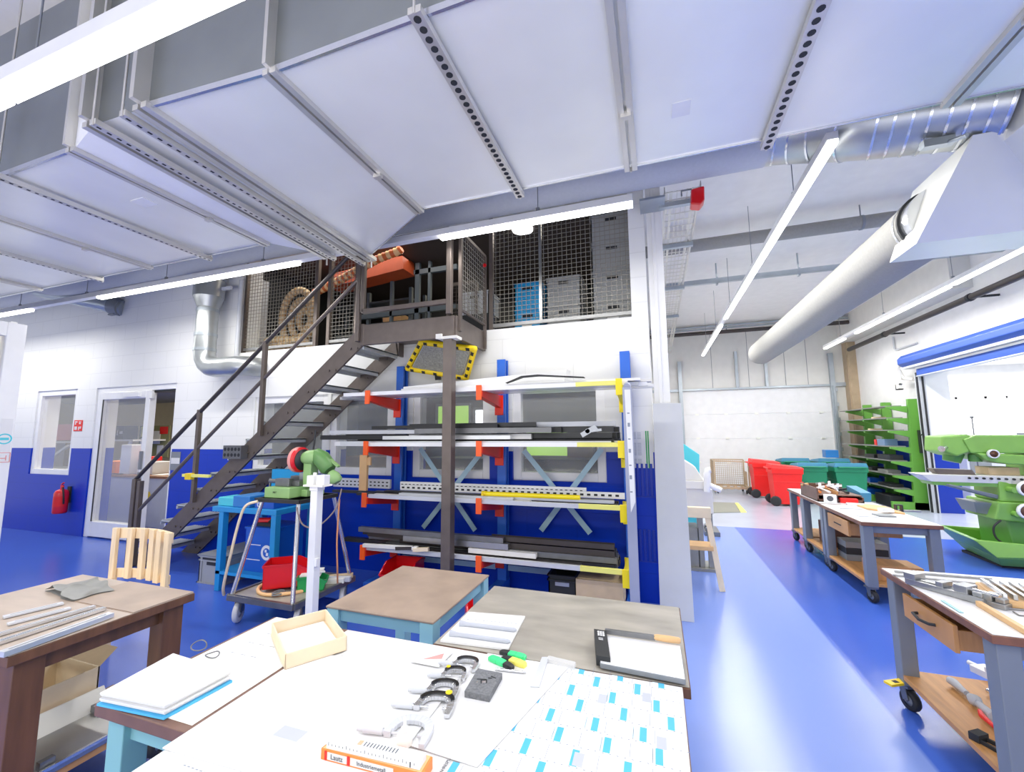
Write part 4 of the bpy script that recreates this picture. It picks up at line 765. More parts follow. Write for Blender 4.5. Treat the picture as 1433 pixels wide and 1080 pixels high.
# sheets on the tables
def lines(x0, x1, y0, y1, n, rows, h=.003):
    def f(b, z):
        b.k = 1
        for r in range(rows):
            for i in range(n): x = x0+(x1-x0)*i/n; b.box(x, x+(x1-x0)/n*.55, y0+(y1-y0)*r/max(1, rows-1), y0+(y1-y0)*r/max(1, rows-1)+h, z, z+.0002)
    return f
sheet('covering_sheet', 'big plain white covering sheet beneath all the drawings on the tables', [(-1.188, .25), (.040, .25), (.041, 1.477), (-1.21, 1.477)], 'paper', z=Z-.0002, th=.0004)
sheet('drawing_sheet', 'long cream sheet along the side edge of the table under the stack of paper', [(-1.58, .885), (-1.225, .885), (-1.24, 1.478), (-1.585, 1.478)], 'paper_cream', marks=lines(-1.5, -1.35, 1.2, 1.35, 3, 3), extra=['ink_pale'])
sheet('drawing_sheet', 'large blank white sheet between paper stack and micrometers', [(-1.205, .80), (-.62, .82), (-.63, 1.30), (-1.215, 1.29)], 'paper', z=Z+.002, th=.003, marks=lambda b, z: (setattr(b, 'k', 1), b.box(-.98, -.90, .92, .96, z, z+.0002)), extra=['paper_grey'])
sheet('drawing_sheet', 'white sheet with pale red corner print reaching the table edge behind the carton tray', [(-1.1, 1.305), (-.60, 1.315), (-.62, 1.475), (-1.12, 1.47)], 'paper', z=Z+.0005)
sheet('drawing_sheet', 'white drawing with rows of small print hanging toward the camera', [(-1.185, .26), (-.60, .26), (-.595, .845), (-1.175, .855)], 'paper', z=Z+.0002, marks=lambda b, z: (lines(-1.1, -.64, .70, .82, 34, 4)(b, z), lines(-1.05, -.66, .45, .62, 26, 5)(b, z)), extra=['ink_pale'])
sheet('drawing_sheet', 'white sheet under the micrometers and felt pens', [(-.615, 1.0), (-.43, .99), (-.31, 1.475), (-.60, 1.475)], 'paper', z=Z+.0045)
sheet('drawing_sheet', 'small white sheet with faint table under the foam block', [(-.425, 1.16), (-.36, 1.155), (-.37, 1.33), (-.43, 1.33)], 'paper', z=Z+.0008, marks=lines(-.42, -.37, 1.2, 1.3, 3, 5), extra=['ink_pale'])
p = [tb(578, 907), tb(612, 913), tb(606, 922), tb(588, 918)]
b = MB(); zz = Z+.0075; b.box(-.83, -.72, 1.335, 1.44, zz, zz+.0006); b.k = 1; b.prism([(-.80, 1.36), (-.735, 1.385), (-.745, 1.42)], 'Z', zz+.0006, zz+.0009)
solo(b, 'leaflet', ['paper', 'red_pale'], 'small leaflet with pale red triangle at the far table edge', 'leaflet')
# wall planner spread over the tables
def planner(b, z):
    W, R_ = .1235, .066; X0 = -.468
    rows_ = [1.478, 1.4245, 1.358, 1.293, 1.227, 1.16, 1.093, 1.03, .964, .898]; off = [-.265, -.334, -.279, -.242, -.312, -.273, -.343, -.413, -.36, -.39]
    ml = [-.405, -.40, -.40, -.385, -.355, -.43, -.50, -.50, -.50, -.5]
    for r, y in enumerate(rows_):
        left = ml[r]; b.k = 2
        n = 0; x = left
        while x < .036:
            if int(x*1000/17.6) % 7 in (2, 5): b.box(x, x+.0012, y-.026, y+.024, z, z+.0002)
            b.box(x+.006, x+.0105, y-.031, y-.0285, z, z+.0002); x += .01765
        b.k = 1; x = off[r]-W*4
        while x < .03:
            if x > left: b.box(x-.0088, x+.0088, y-.027, y+.027 if r else y+.0, z, z+.0003)
            x += W
        b.k = 3; x = off[r]-W*4-.0265
        while x < .03:
            if x > left+.02: b.box(x+.0, x+.0165, y-.022, y+.022 if r else y, z, z+.0002)
            x += W
    b.k = 4
    for (x, y) in ((-.183, 1.343), (-.06, 1.39), (-.02, 1.21), (-.21, 1.09)): b.box(x-.012, x+.012, y-.022, y+.022, z+.0003, z+.0005)
    b.k = 3; b.box(-.572, -.522, 1.035, 1.135, z, z+.0003); b.k = 5
    b.text('KALENDER', .017, Mx.Translation((-.537, 1.083, z+.0006)) @ Mx.Rotation(PI/2, 4, 'Z'), .0002); b.text('PLANER', .010, Mx.Translation((-.559, 1.095, z+.0006)) @ Mx.Rotation(PI/2, 4, 'Z'), .0002)
    b.text('JAHRESPLANER', .011, Mx.Translation((-.505, .985, z+.0004)) @ Mx.Rotation(PI/2, 4, 'Z'), .0002)
    b.k = 2
    for x in (-.44, -.43, -.415): b.box(x, x+.004, 1.23, 1.32, z, z+.0002)
sheet('wall_planner', 'large year planner with blue blocks spread across the table corner', [(-.575, .80), (.040, .80), (.043, 1.476), (-.43, 1.476), (-.44, 1.145), (-.575, 1.145)][:4] if False else [(-.50, .80), (.040, .80), (.043, 1.476), (-.42, 1.476)], 'paper', 'planner', z=Z+.0018, th=.0012, marks=planner, extra=['cal_blue', 'ink_pale', 'cal_pale', 'paper_grey', 'ink'])
sheet('planner_margin', 'white cover sheet with the planner title block beside the micrometers', [(-.585, .80), (-.503, .80), (-.498, 1.15), (-.58, 1.15)], 'paper', z=Z+.0006)
# steel ruler, clear case
sheet('steel_ruler', 'broad pale steel ruler lying across the planner corner', [tb(758.5, 923)[:2], tb(768, 923)[:2], tb(755, 965.6)[:2], tb(742, 965)[:2]], 'pale_grey', 'ruler', z=Z+.007, th=.002)
q = [tb(768, 925), tb(806, 934), tb(804, 940), tb(766, 930)]
solo(MB().hexa([V((p.x, p.y, Z+.0045)) for p in q], [V((p.x, p.y, Z+.018)) for p in q]), 'clear_case', 'glass_fog', 'narrow clear plastic case at the far planner edge', 'case')
# stack of paper with blue cover
st_ = thing('paper_stack', 'thick stack of white paper with blue bottom cover at the table corner', 'paper stack', (-1.42, 1.0, Z))
def quadblock(px, z0, z1, jit=0):
    P = [tb(x, y, Z+.038) for x, y in px]; return [V((p.x, p.y, z0)) for p in P], [V((p.x, p.y, z1)) for p in P]
pts = [(141, 968), (243, 913), (323, 938), (231, 986)]
m = MB()
for i in range(6):
    lo, hi = quadblock(pts, Z+.009+i*.005, Z+.0135+i*.005); dx = .004*((i*7) % 3-1); m.hexa([p+V((dx, -dx, 0)) for p in lo], [p+V((dx, -dx, 0)) for p in hi])
m.build('sheets', 'paper', st_)
lo, hi = quadblock(pts, Z+.002, Z+.008); cc = sum(hi, V())/4
MB().hexa([cc+(p-cc)*1.04-V((0, 0, .006)) for p in hi], [cc+(p-cc)*1.04 for p in hi]).build('cover', 'cal_blue', st_)
def ringloop(c, r, tilt, rz, name, label, wob=0):
    M = Mx.Translation(c) @ Mx.Rotation(rz, 4, 'Z') @ Mx.Rotation(tilt, 4, 'X'); m = MB(M); n = 28
    m.tube([(r*math.cos(2*PI*i/n), r*math.sin(2*PI*i/n)*(.62), wob*math.sin(4*PI*i/n)) for i in range(n+1)], .0022, 6, False); return solo(m, name, 'mid_steel', label, 'wire ring')
c = tb(278, 912); ringloop((c.x, c.y, Z+.022), .027, 1.0, .35, 'wire_ring', 'thin wire ring standing at the back of the paper stack, larger one', .004)
c = tb(297, 921); ringloop((c.x, c.y, Z+.012), .023, .25, .3, 'wire_ring', 'thin wire ring lying flat beside the paper stack', .003)
# shallow carton tray
a, b_, d_ = tb(398, 940), tb(485, 912), tb(379, 892)
u = (b_-a); v = (d_-a); ct = thing('carton_tray', 'shallow open cardboard tray with white lining', 'cardboard box', a+u/2+v/2)
n_u, n_v = u.normalized(), v.normalized(); th = .005; hh = .05; z0 = Z+.0045
def wall4(p, q, inward): 
    lo = [p, q, q+inward*th, p+inward*th]; return [V((w.x, w.y, z0)) for w in lo], [V((w.x, w.y, z0+hh)) for w in lo]
m = MB(); m.hexa([V((w.x, w.y, z0)) for w in (a, a+u, a+u+v, a+v)], [V((w.x, w.y, z0+.004)) for w in (a, a+u, a+u+v, a+v)]); 
m.hexa(*wall4(a, a+u, n_v)); m.hexa(*wall4(a+v, a+u+v, -n_v)); m.hexa(*wall4(a, a+v, n_u)); m.hexa(*wall4(a+u, a+u+v, -n_u)); m.build('tray', 'carton_pale', ct, .0015)
ci = [a+n_u*.012+n_v*.012, a+u-n_u*.012+n_v*.012, a+u+v-n_u*.012-n_v*.012, a+v+n_u*.012-n_v*.012]
MB().hexa([V((w.x, w.y, z0+.004)) for w in ci], [V((w.x, w.y, z0+.009)) for w in ci]).build('lining', 'tray_white', ct)
# micrometers
def micrometer(pl, pr, label, flip=1, dot=None, frame_m='black', group=None, tall=.62):
    """thimble end at pl, frame end at pr (pixels)"""
    p, q = tb(*pl), tb(*pr); Lg = (q-p).length; ang = math.atan2(q.y-p.y, q.x-p.x); t = thing('micrometer', label, 'micrometer', (p.x, p.y, Z+.0065), ang)
    M = T(p.x, p.y, Z+.0065, ang); f0 = Lg*.38; f1 = Lg; r = (f1-f0)/2; cx = (f0+f1)/2
    out, inn = [], []
    for i in range(15):
        a = PI-PI*i/14; out.append((cx+r*math.copysign(abs(math.cos(a))**.8, math.cos(a)), flip*(r*1.15*abs(math.sin(a))**.75)))
    for i in range(15):
        a = PI*i/14; inn.append((cx+r*.66*math.copysign(abs(math.cos(a))**.8, math.cos(a)), flip*(r*.74*abs(math.sin(a))**.75)))
    foot = [(cx+r, -flip*r*.35), (cx+r*.72, -flip*r*.35)]
    m = MB(M); n = 15
    for i in range(n-1):
        m.hexa([(*out[i], .002), (*out[i+1], .002), (*inn[n-2-i], .002), (*inn[n-1-i], .002)], [(*out[i], .013), (*out[i+1], .013), (*inn[n-2-i], .013), (*inn[n-1-i], .013)])
    m.hexa([(f1-r*.34, 0, .002), (f1, 0, .002), (f1-r*.05, -flip*r*.55, .002), (f1-r*.30, -flip*r*.55, .002)], [(f1-r*.34, 0, .013), (f1, 0, .013), (f1-r*.05, -flip*r*.55, .013), (f1-r*.30, -flip*r*.55, .013)]); m.box(f0, f0+r*.3, -.007, .007, .0, .015)
    m.cyl((f1-r*.3, 0, .0075), (f1-r*.55, 0, .0075), .004, n=8)
    m.build('frame', 'steel_bright' if frame_m == 'black' else frame_m, t, .001)
    if frame_m == 'black':
        m = MB(M)
        for i in range(2, n-3):
            a0, a1 = V((*out[i], 0)), V((*out[i+1], 0)); b0, b1 = V((*inn[n-1-i], 0)), V((*inn[n-2-i], 0)); k = .55
            lo = [a0, a1, a1.lerp(b1, k), a0.lerp(b0, k)]; m.hexa([w+V((0, 0, .0125)) for w in lo], [w+V((0, 0, .0165)) for w in lo])
        m.build('grip', 'black_gloss', t)
        if dot: MB(M).cyl((*(V(out[9 if dot == 'far' else 4])*.9+V(inn[5 if dot == 'far' else 10])*.1), .0165), (*(V(out[9 if dot == 'far' else 4])*.9+V(inn[5 if dot == 'far' else 10])*.1), .018), r*.18, n=14).build('badge', 'yellow', t)
    y0 = 0
    MB(M).cyl((Lg*.30, y0, .008), (f0+.002, y0, .008), .0062, n=14).cyl((f0+r*.3, y0, .008), (f0+r*.75, y0, .008), .0035, n=10).build('sleeve', 'steel_bright' if frame_m == 'black' else frame_m, t)
    MB(M).cyl((Lg*.09, y0, .008), (Lg*.36, y0, .008), .008, n=16).cyl((0, y0, .008), (Lg*.09, y0, .008), .005, n=12).build('thimble', 'pale_grey' if frame_m == 'black' else frame_m, t)
G = 'micrometers in a row on the drawings'
micrometer((614, 933), (668, 940), 'smallest micrometer with plain black grip, next to the felt pens', 1, None, group=G)
micrometer((598, 951), (652, 953), 'small micrometer with yellow badge on its black grip', 1, 'near', group=G)
micrometer((571, 972), (641, 976), 'medium micrometer behind the largest one, plain black grip', 1, None, group=G)
micrometer((547, 993), (634, 1000), 'largest black-grip micrometer with round yellow badge at its end', 1, 'far', group=G)
micrometer((500, 1028), (602, 1040), 'old pale grey micrometer behind the folding rule', 1, None, frame_m='pale_grey', group=G)
# foam block with cut-outs
q = [tb(650, 979), tb(685, 986), tb(703, 953), tb(669, 946)]
fb = MB().hexa([V((p.x, p.y, Z+.006)) for p in q], [V((p.x, p.y, Z+.024)) for p in q]); fb.k = 1
c = sum(q, V())/4; fb.cbox((c.x, c.y, Z+.0245), (.02, .02, .001), .4).cbox((c.x+.012, c.y+.022, Z+.0245), (.012, .006, .001), .2).cbox((c.x-.01, c.y+.008, Z+.0245), (.03, .004, .001), .2).cbox((c.x+.02, c.y+.03, Z+.0245), (.02, .004, .001), -.3); fb.k = 2; fb.cbox((c.x+.002, c.y-.004, Z+.025), (.012, .012, .001), .4).cbox((c.x-.017, c.y-.012, Z+.025), (.005, .012, .001), .2)
solo(fb, 'foam_block', ['foam_grey', 'near_black', 'steel_bright'], 'dark grey foam block with small cut-out shapes and a metal pin', 'foam block', bev=.002)
# felt pens
def felt_pen(pc, pb, m_, label):
    """pc = cap end, pb = tail end"""
    p, q = tb(*pc), tb(*pb); d = (q-p); Lg = d.length; t = thing('felt_pen', label, 'felt pen', ((p+q)/2).to_tuple()[:2]+(Z+.006,), math.atan2(d.y, d.x), 'felt pens beside the foam block')
    M = T(p.x, p.y, Z+.006, math.atan2(d.y, d.x))
    def sec(x, w, h): return [(x, -w, .0), (x, w, .0), (x, w, h), (x, -w, h)]
    m = MB(M); m.hexa(sec(Lg*.34, .0125, .014), sec(Lg*.62, .0135, .015)); m.hexa(sec(Lg*.62, .0135, .015), sec(Lg*.94, .012, .014)); m.hexa(sec(Lg*.94, .012, .014), sec(Lg, .009, .011)); m.build('barrel', m_, t, .003)
    m = MB(M); m.hexa(sec(0, .0085, .011), sec(Lg*.10, .0105, .013)); m.hexa(sec(Lg*.10, .0105, .013), sec(Lg*.34, .0122, .0142)); m.build('cap', 'dark_steel', t, .002)
felt_pen((700, 917), (736, 926), 'pen_green', 'bright green felt pen next to the bare stone tabletop, cap toward the micrometers')
felt_pen((718, 940), (685, 925), 'pen_green', 'bright green felt pen pointing its dark cap at the planner')
felt_pen((703, 925), (736, 937), 'pen_yellow', 'pale yellow felt pen between the two green ones')
p, q = tb(693, 941), tb(732, 945); solo(MB().cyl((p.x, p.y, Z+.010), (q.x, q.y, Z+.010), .004, n=10).cyl((q.x, q.y, Z+.010), (q.x+.012, q.y, Z+.010), .004, .001, n=10), 'ballpoint_pen', 'steel_bright', 'slim silver ballpoint pen in front of the felt pens', 'pen')
# orange book with folding rule
p = [tb(432, 1068), tb(588, 1098), tb(607, 1058), tb(455, 1038)]
cx = [tb(449, 1046, Z+.03), tb(592, 1082, Z+.03), tb(606, 1058, Z+.03), tb(470, 1030, Z+.03)]
lo = [V((w.x, w.y, Z+.003)) for w in cx]; hi = [V((w.x, w.y, Z+.03)) for w in cx]
bk = thing('reference_book', 'orange book with label strip on its spine', 'book', sum(lo, V())/4)
MB().hexa(lo, hi).build('cover', 'orange', bk, .002)
cc = sum(hi, V())/4
m = MB(); e0, e1 = lo[0].lerp(hi[0], .5), lo[1].lerp(hi[1], .5); d = (e1-e0).normalized(); nn = V((d.y, -d.x, 0))
ang = math.atan2(d.y, d.x); RM = lambda c: Mx.Translation(c) @ Mx.Rotation(ang, 4, 'Z') @ Mx.Rotation(PI/2, 4, 'X')
m.bar(e0+d*.02+nn*.0005, e0+d*.075+nn*.0005, .001, .016); m.bar(e0+d*.085+nn*.0005, e0+d*.2+nn*.0005, .001, .016); m.k = 1; m.bar(e0+d*.012+nn*.0006, e0+d*.018+nn*.0006, .001, .02); m.bar(e0+d*.076+nn*.0006, e0+d*.083+nn*.0006, .001, .02)
m.k = 2; m.text('Lautz', .016, RM(e0+d*.047+nn*.0018), .0002); m.text('Industriemetall', .013, RM(e0+d*.142+nn*.0018), .0002)
m.build('spine_label', ['paper', 'bin_red', 'ink'], bk)
MB().hexa([cc+(p_-cc)*.96 for p_ in hi], [cc+(p_-cc)*.96+V((0, 0, .0006)) for p_ in hi]).build('cover_face', 'orange_pale', bk)
r0, r1 = tb(463, 1040, Z+.032), tb(592, 1070, Z+.032); d = (r1-r0); Lg = d.length; ang = math.atan2(d.y, d.x)
fr = thing('folding_rule', 'white folding rule with printed scale lying on the orange book', 'folding rule', ((r0+r1)/2).to_tuple()[:2]+(Z+.031,), ang)
M = T(r0.x, r0.y, Z+.0315, ang); w_ = .033
m = MB(M)
for i in range(5): m.box(0, Lg, -w_/2+i*w_/5+.0004, -w_/2+(i+1)*w_/5-.0004, 0, .016)
m.build('slats', 'white_gloss', fr, .0008)
m = MB(M)
for i in range(24): m.box(.006+i*Lg/25, .0072+i*Lg/25, -w_/2-.0003, -w_/2+.0005, .008, .0155 if i % 5 == 0 else .012)
for i in range(11): m.box(Lg*.38+i*.0085, Lg*.38+i*.0085+.003, -.006, .008, .016, .0163)
m.k = 1; m.box(Lg*.31, Lg*.355, -.006, .009, .016, .0163); m.k = 2; m.box(Lg*.9, Lg*.91, -w_/2-.0004, -w_/2+.001, .002, .013); m.build('scale', ['ink', 'carton', 'near_black'], fr)
# small bottle in front of the old micrometer
c = tb(566, 1044); t = thing('glue_bottle', 'small translucent bottle with white nozzle beside the old micrometer', 'bottle', (c.x, c.y, Z+.004))
MB().lathe([(0, 0), (.019, 0), (.02, .004), (.02, .022), (.014, .028), (.009, .03), (0, .03)], (c.x, c.y, Z+.004), n=18).build('body', 'paper_cream', t); MB().lathe([(.010, .03), (.010, .04), (.004, .044), (.003, .064), (0, .065)], (c.x, c.y, Z+.004), n=14).build('nozzle', 'white_gloss', t)
# paper cutter
q = [tb(836, 896), tb(953, 914), tb(960, 962), tb(840, 938)]; zc = Z+.006; 
pc = thing('paper_cutter', 'white-topped paper cutter with dark arm and wooden handle', 'paper cutter', sum(q, V())/4)
c4 = sum(q, V())/4
MB().hexa([V((p.x, p.y, zc)) for p in q], [V((p.x, p.y, zc+.016)) for p in q]).build('base', 'mid_grey', pc, .002)
qi = [c4+(p-c4)*.985 for p in q]; MB().hexa([V((p.x, p.y, zc+.016)) for p in qi], [V((p.x, p.y, zc+.019)) for p in qi]).build('board', 'white_gloss', pc)
e = (q[1]-q[0]).normalized(); g = (q[3]-q[0]).normalized()
blk = [q[0]-e*.012, q[0]+e*.035, q[3]+e*.035-g*.01, q[3]-e*.012-g*.01]; hb = MB().hexa([V((p.x, p.y, zc+.002)) for p in blk], [V((p.x, p.y, zc+.034)) for p in blk])
hb.k = 1
for i in range(3):
    for k in range(3): c = q[0]+e*(.004+i*.009)+g*(.018+k*.013); hb.cbox((c.x, c.y, zc+.0343), (.007, .010, .0006), math.atan2(e.y, e.x))
for k in range(2): c = q[0]+e*.010+g*(.068+k*.010); hb.cbox((c.x, c.y, zc+.0343), (.016, .004, .0006), math.atan2(e.y, e.x))
hb.build('clamp_head', ['dark_steel', 'paper'], pc, .002)
MB().bar(V((q[0].x, q[0].y, zc+.03))+e*.03-g*.004, V((q[1].x, q[1].y, zc+.032))-e*.085-g*.004, .014, .016).build('blade_arm', 'mid_steel', pc, .001)
h0 = V((q[1].x, q[1].y, zc+.034))-e*.088-g*.004; MB().tube([h0, h0+e*.01, h0+e*.05, h0+e*.085, h0+e*.09], [.008, .0105, .0115, .0105, .006], 12).build('grip', 'beech', pc)
# white moulded plate with two tubes
q = [tb(655.6, 859), tb(735, 865), tb(711, 911), tb(616, 899)]
mp_ = thing('moulded_plate', 'white moulded plate with two grey tubes fixed across it', 'plastic plate', sum(q, V())/4)
m = MB().hexa([V((p.x, p.y, Z+.001)) for p in q], [V((p.x, p.y, Z+.009)) for p in q]); m.k = 1
for i in range(14): c = q[0].lerp(q[3], .28).lerp(q[1].lerp(q[2], .28), (i+.7)/15); m.cbox((c.x, c.y, Z+.0093), (.009, .003, .0006))
m.build('plate', ['white_gloss', 'ink_pale'], mp_, .002)
for k in (.50, .84):
    a, b2 = q[0].lerp(q[3], k), q[1].lerp(q[2], k+.04); a = a.lerp(b2, .08); a.z = b2.z = Z+.017
    dd = (b2-a); m = MB().tube([a, a+dd*.06, a+dd*.12, a+dd*.95, b2], [.013, .0105, .008, .008, .004], 12); m.build('tube', 'paper_grey', mp_)
# things on and under the brown table
def prof(px0, px1, w, h, label, m_='alu', off=0, z=TZ0+.0035):
    a, b = tb(*px0), tb(*px1); d = (b-a).normalized(); L_ = MB(); a.z = b.z = z+h/2; L_.bar(a, b, w, h); L_.k = 1
    s = V((-d.y, d.x, 0)); L_.bar(a+V((0, 0, h/2))+d*.02, b+V((0, 0, h/2))-d*.02, w*.18, .001)
    solo(L_, 'aluminium_profile', [m_, 'mid_grey'], label, 'metal profile', 'aluminium profiles on the brown table')
prof((0, 921), (155, 864), .035, .018, 'broad aluminium profile along the front edge of the brown table', 'alu')
prof((-10, 905), (146, 854), .028, .012, 'second aluminium profile from the front edge of the brown table', 'steel_bright')
prof((-10, 893), (132, 851), .022, .010, 'third, narrow aluminium profile from the front edge of the brown table', 'alu')
prof((10, 876), (98, 853), .025, .008, 'short flat strip behind the aluminium profiles', 'pale_grey')
prof((4, 866), (88, 846), .03, .008, 'rearmost flat strip in the row of aluminium profiles', 'pale_grey')
m = MB(); c = tb(104, 828); 
pts = []
for i in range(5):
    a, b = c+V((-.17+.01*i, -.05+.012*i, 0)), c+V((.12+.0*i, .045+.01*i, 0))
NX, NY = 15, 9; vs = []
for i in range(NX):
    for j in range(NY):
        u, v = i/(NX-1), j/(NY-1); x = -.17+.33*u+.02*math.sin(5*v+i); y = -.065+.15*v+.02*math.sin(4*u+1)
        vs.append((c.x+x*.95+.05*v, c.y+y, TZ0+.009+(.012+.030*abs(math.sin(7*u+3*v))*abs(math.cos(4*v-2*u)))*math.sin(PI*min(1, max(0, u)))**.6))
m.add(vs, [(i*NY+j, (i+1)*NY+j, (i+1)*NY+j+1, i*NY+j+1) for i in range(NX-1) for j in range(NY-1)], True)
vs2 = [(x, y, TZ0+.004) for x, y, z in vs]; m.add(vs2, [(i*NY+j, (i+1)*NY+j, (i+1)*NY+j+1, i*NY+j+1) for i in range(NX-1) for j in range(NY-1)])
o = solo(m, 'cloth', 'chair_grey', 'crumpled grey cloth lying on the brown wooden table', 'cloth'); sd = o.modifiers.new('soft', 'SUBSURF'); sd.levels = 1; sd.render_levels = 2
def carton(x0, x1, y0, y1, z0, h, name, label, m_='carton_pale', flap=True):
    t = thing(name, label, 'cardboard box', ((x0+x1)/2, (y0+y1)/2, z0)); k = .006
    MB().box(x0, x1, y0, y1, z0, z0+k).box(x0, x0+k, y0, y1, z0, z0+h).box(x1-k, x1, y0, y1, z0, z0+h).box(x0, x1, y0, y0+k, z0, z0+h).box(x0, x1, y1-k, y1, z0, z0+h).build('carton', m_, t)
    if flap:
        f = MB(); f.quad((x0, y1, z0+h), (x1, y1, z0+h), (x1-.02, y1+.08, z0+h+.05), (x0+.02, y1+.08, z0+h+.05)); f.quad((x0, y0, z0+h), (x0, y1, z0+h), (x0-.07, y1-.03, z0+h+.06), (x0-.07, y0+.03, z0+h+.06)); f.build('flap', 'carton', t)
    return t
carton(-3.00, -2.66, 1.10, 1.44, .201, .17, 'carton_box', 'open cardboard box on the shelf under the brown table')
a, b, c, d = at(232, 1058, 'Z', .21), at(148, 1035, 'Z', .21), at(105, 1022, 'Z', .21), at(20, 1082, 'Z', .21)
tk = thing('tool_case', 'flat open case with cream lid and grey base under the brown table', 'case', (-2.42, 1.12, .201))
MB().box(-2.54, -2.275, 1.06, 1.44, .203, .228).build('base', 'steel', tk, .004); MB().bar((-2.275, 1.06, .230), (-2.275, 1.44, .230), .012, .012).build('edge_strip', 'steel_bright', tk)
MB().hexa([(-2.562, 1.06, .205), (-2.554, 1.06, .205), (-2.554, 1.44, .205), (-2.562, 1.44, .205)], [(-2.62, 1.06, .29), (-2.612, 1.06, .29), (-2.612, 1.44, .29), (-2.62, 1.44, .29)]).build('lid', 'paper_cream', tk)
for y in (1.10, 1.38):
    for x, w_ in ((-2.53, .03), (-2.30, .025)): MB().cbox((x, y, .243), (w_, .045, .03)).build('latch', 'mid_steel', tk)
m = MB(T(-2.62, 1.50, .201, .1)); m.ring([(-.09, -.05, .012), (.09, -.05, .012), (.09, .05, .012), (-.09, .05, .012)], .02, .02).box(-.08, .08, -.04, .04, 0, .004).bar((-.03, -.05, .024), (-.03, .05, .024), .015, .01)
solo(m, 'small_frame_tray', 'brown_top', 'small dark frame lying behind the cardboard box on the shelf', 'tray')
# the smaller teal table stands on casters too; slatted chair behind the brown table
ch = thing('slatted_chair', 'pale pine chair with tall slatted back behind the brown table', 'chair', (-3.05, 1.7, 0))
YB = 2.02; xs = [at(x, 780, 'Y', YB).x for x in (159, 174, 188, 201, 215, 233)]; zt0 = at(200, 742, 'Y', YB).z; zb0 = at(200, 809, 'Y', YB).z
for i, x in enumerate(xs):
    y = YB+(.05*math.sin(PI*i/5)); MB().box(x-.024, x+.024, y-.012, y+.012, zb0-.03, zt0).build('slat', 'pine', ch, .003)
def rail(z, h):
    m = MB()
    for i in range(5):
        y0, y1 = YB+.024+.05*math.sin(PI*i/5), YB+.024+.05*math.sin(PI*(i+1)/5); m.bar((xs[i], y0, z), (xs[i+1], y1, z), .022, h)
    return m
rail(zt0-.04, .07).build('top_rail', 'pine', ch, .002); rail(zb0, .06).build('bottom_rail', 'pine', ch, .002)
MB().box(xs[0]-.02, xs[5]+.02, YB-.36, YB-.015, .43, .46).build('seat', 'pine', ch, .004)
for x, y in ((xs[0], YB), (xs[5], YB), (xs[0]+.01, YB-.34), (xs[5]-.01, YB-.34)): MB().box(x-.022, x+.022, y-.02, y+.022, 0, zb0-.03 if y > YB-.1 else .43).build('leg', 'pine', ch, .003)
# ---------------------------------------------------------------- cart with the cut-off saw
cx0, cx1, cy0, cy1 = -3.33, -2.65, 2.62, 3.30; dzk = .22
ct = thing('platform_cart', 'wheeled platform cart with slanting steel poles and upper tray', 'cart', ((cx0+cx1)/2, (cy0+cy1)/2, 0))
MB().box(cx0+.015, cx1-.015, cy0+.015, cy1-.015, dzk-.025, dzk).build('deck', 'stone_top', ct)
MB().ring([(cx0, cy0, dzk-.012), (cx1, cy0, dzk-.012), (cx1, cy1, dzk-.012), (cx0, cy1, dzk-.012)], .03, .045).build('deck_frame', 'mid_steel', ct, .003)
TXa, TXb, TYa, TYb, TZt = -3.17, -2.72, 2.70, 3.12, .985
MB().box(TXa, TXb, TYa, TYb, TZt-.03, TZt-.02).ring([(TXa, TYa, TZt-.015), (TXb, TYa, TZt-.015), (TXb, TYb, TZt-.015), (TXa, TYb, TZt-.015)], .02, .03).build('upper_tray', 'dark_steel', ct)
for p, q in (((cx0+.02, cy0+.02, dzk), (TXa+.02, TYa+.03, TZt-.03)), ((cx1-.03, cy0+.02, dzk), (TXb-.03, TYa+.02, TZt-.03)), ((cx1-.02, cy1-.03, dzk), (TXb-.02, TYb-.02, TZt-.03)), ((cx0+.03, cy1-.03, dzk), (TXa+.03, TYb-.02, TZt-.03))): MB().cyl(p, q, .017, n=12).build('pole', 'steel_bright', ct)
for x, y in ((cx0+.05, cy0+.06), (cx1-.05, cy0+.10), (cx0+.06, cy1-.07), (cx1-.06, cy1-.07)): wheel_asm(x, y, .08, ct, 'paper', .5, top=dzk-.03)
# saw: green base, vise, column, motor, red guard
sw = thing('cut_off_saw', 'green cut-off saw with red round blade guard on the cart', 'saw', (-2.95, 2.9, TZt))
a, z0 = -3.14, TZt+.001
MB().box(-3.135, -2.865, 2.73, 3.09, z0, z0+.085).box(-2.865, -2.80, 2.85, 3.05, z0, z0+.06).build('bed', 'saw_green', sw, .006)
m = MB().text('MST', .022, Mx.Translation((-3.02, 2.7285, z0+.045)) @ Mx.Rotation(PI/2, 4, 'X'), .0006); m.build('lettering', 'near_black', sw)
m = MB().box(-3.10, -2.95, 2.80, 2.86, z0+.085, z0+.15).box(-3.08, -2.97, 2.94, 3.0, z0+.085, z0+.16).cyl((-3.19, 2.83, z0+.125), (-3.04, 2.83, z0+.125), .018, n=12).bar((-3.19, 2.83, z0+.03), (-3.19, 2.83, z0+.15), .014, .014, up=(0, 1, 0)).box(-2.96, -2.88, 2.84, 2.9, z0+.085, z0+.13); m.build('vise', 'mid_steel', sw, .004)
MB().box(-2.97, -2.90, 2.93, 2.99, z0+.13, z0+.19).build('guide', 'galv_dull', sw)
g = V((-2.94, 2.90, z0+.305)); R_ = .108
MB().lathe([(0, -.045), (R_*.86, -.045), (R_, -.03), (R_, .02), (R_*.8, .03), (0, .03)], g, 'X', 32).build('blade_guard', 'red', sw, .003)
MB().lathe([(R_*1.005, -.032), (R_*1.012, -.02), (R_*1.012, -.006), (R_*1.005, .0)], g, 'X', 32).build('guard_band', 'red_pale', sw)
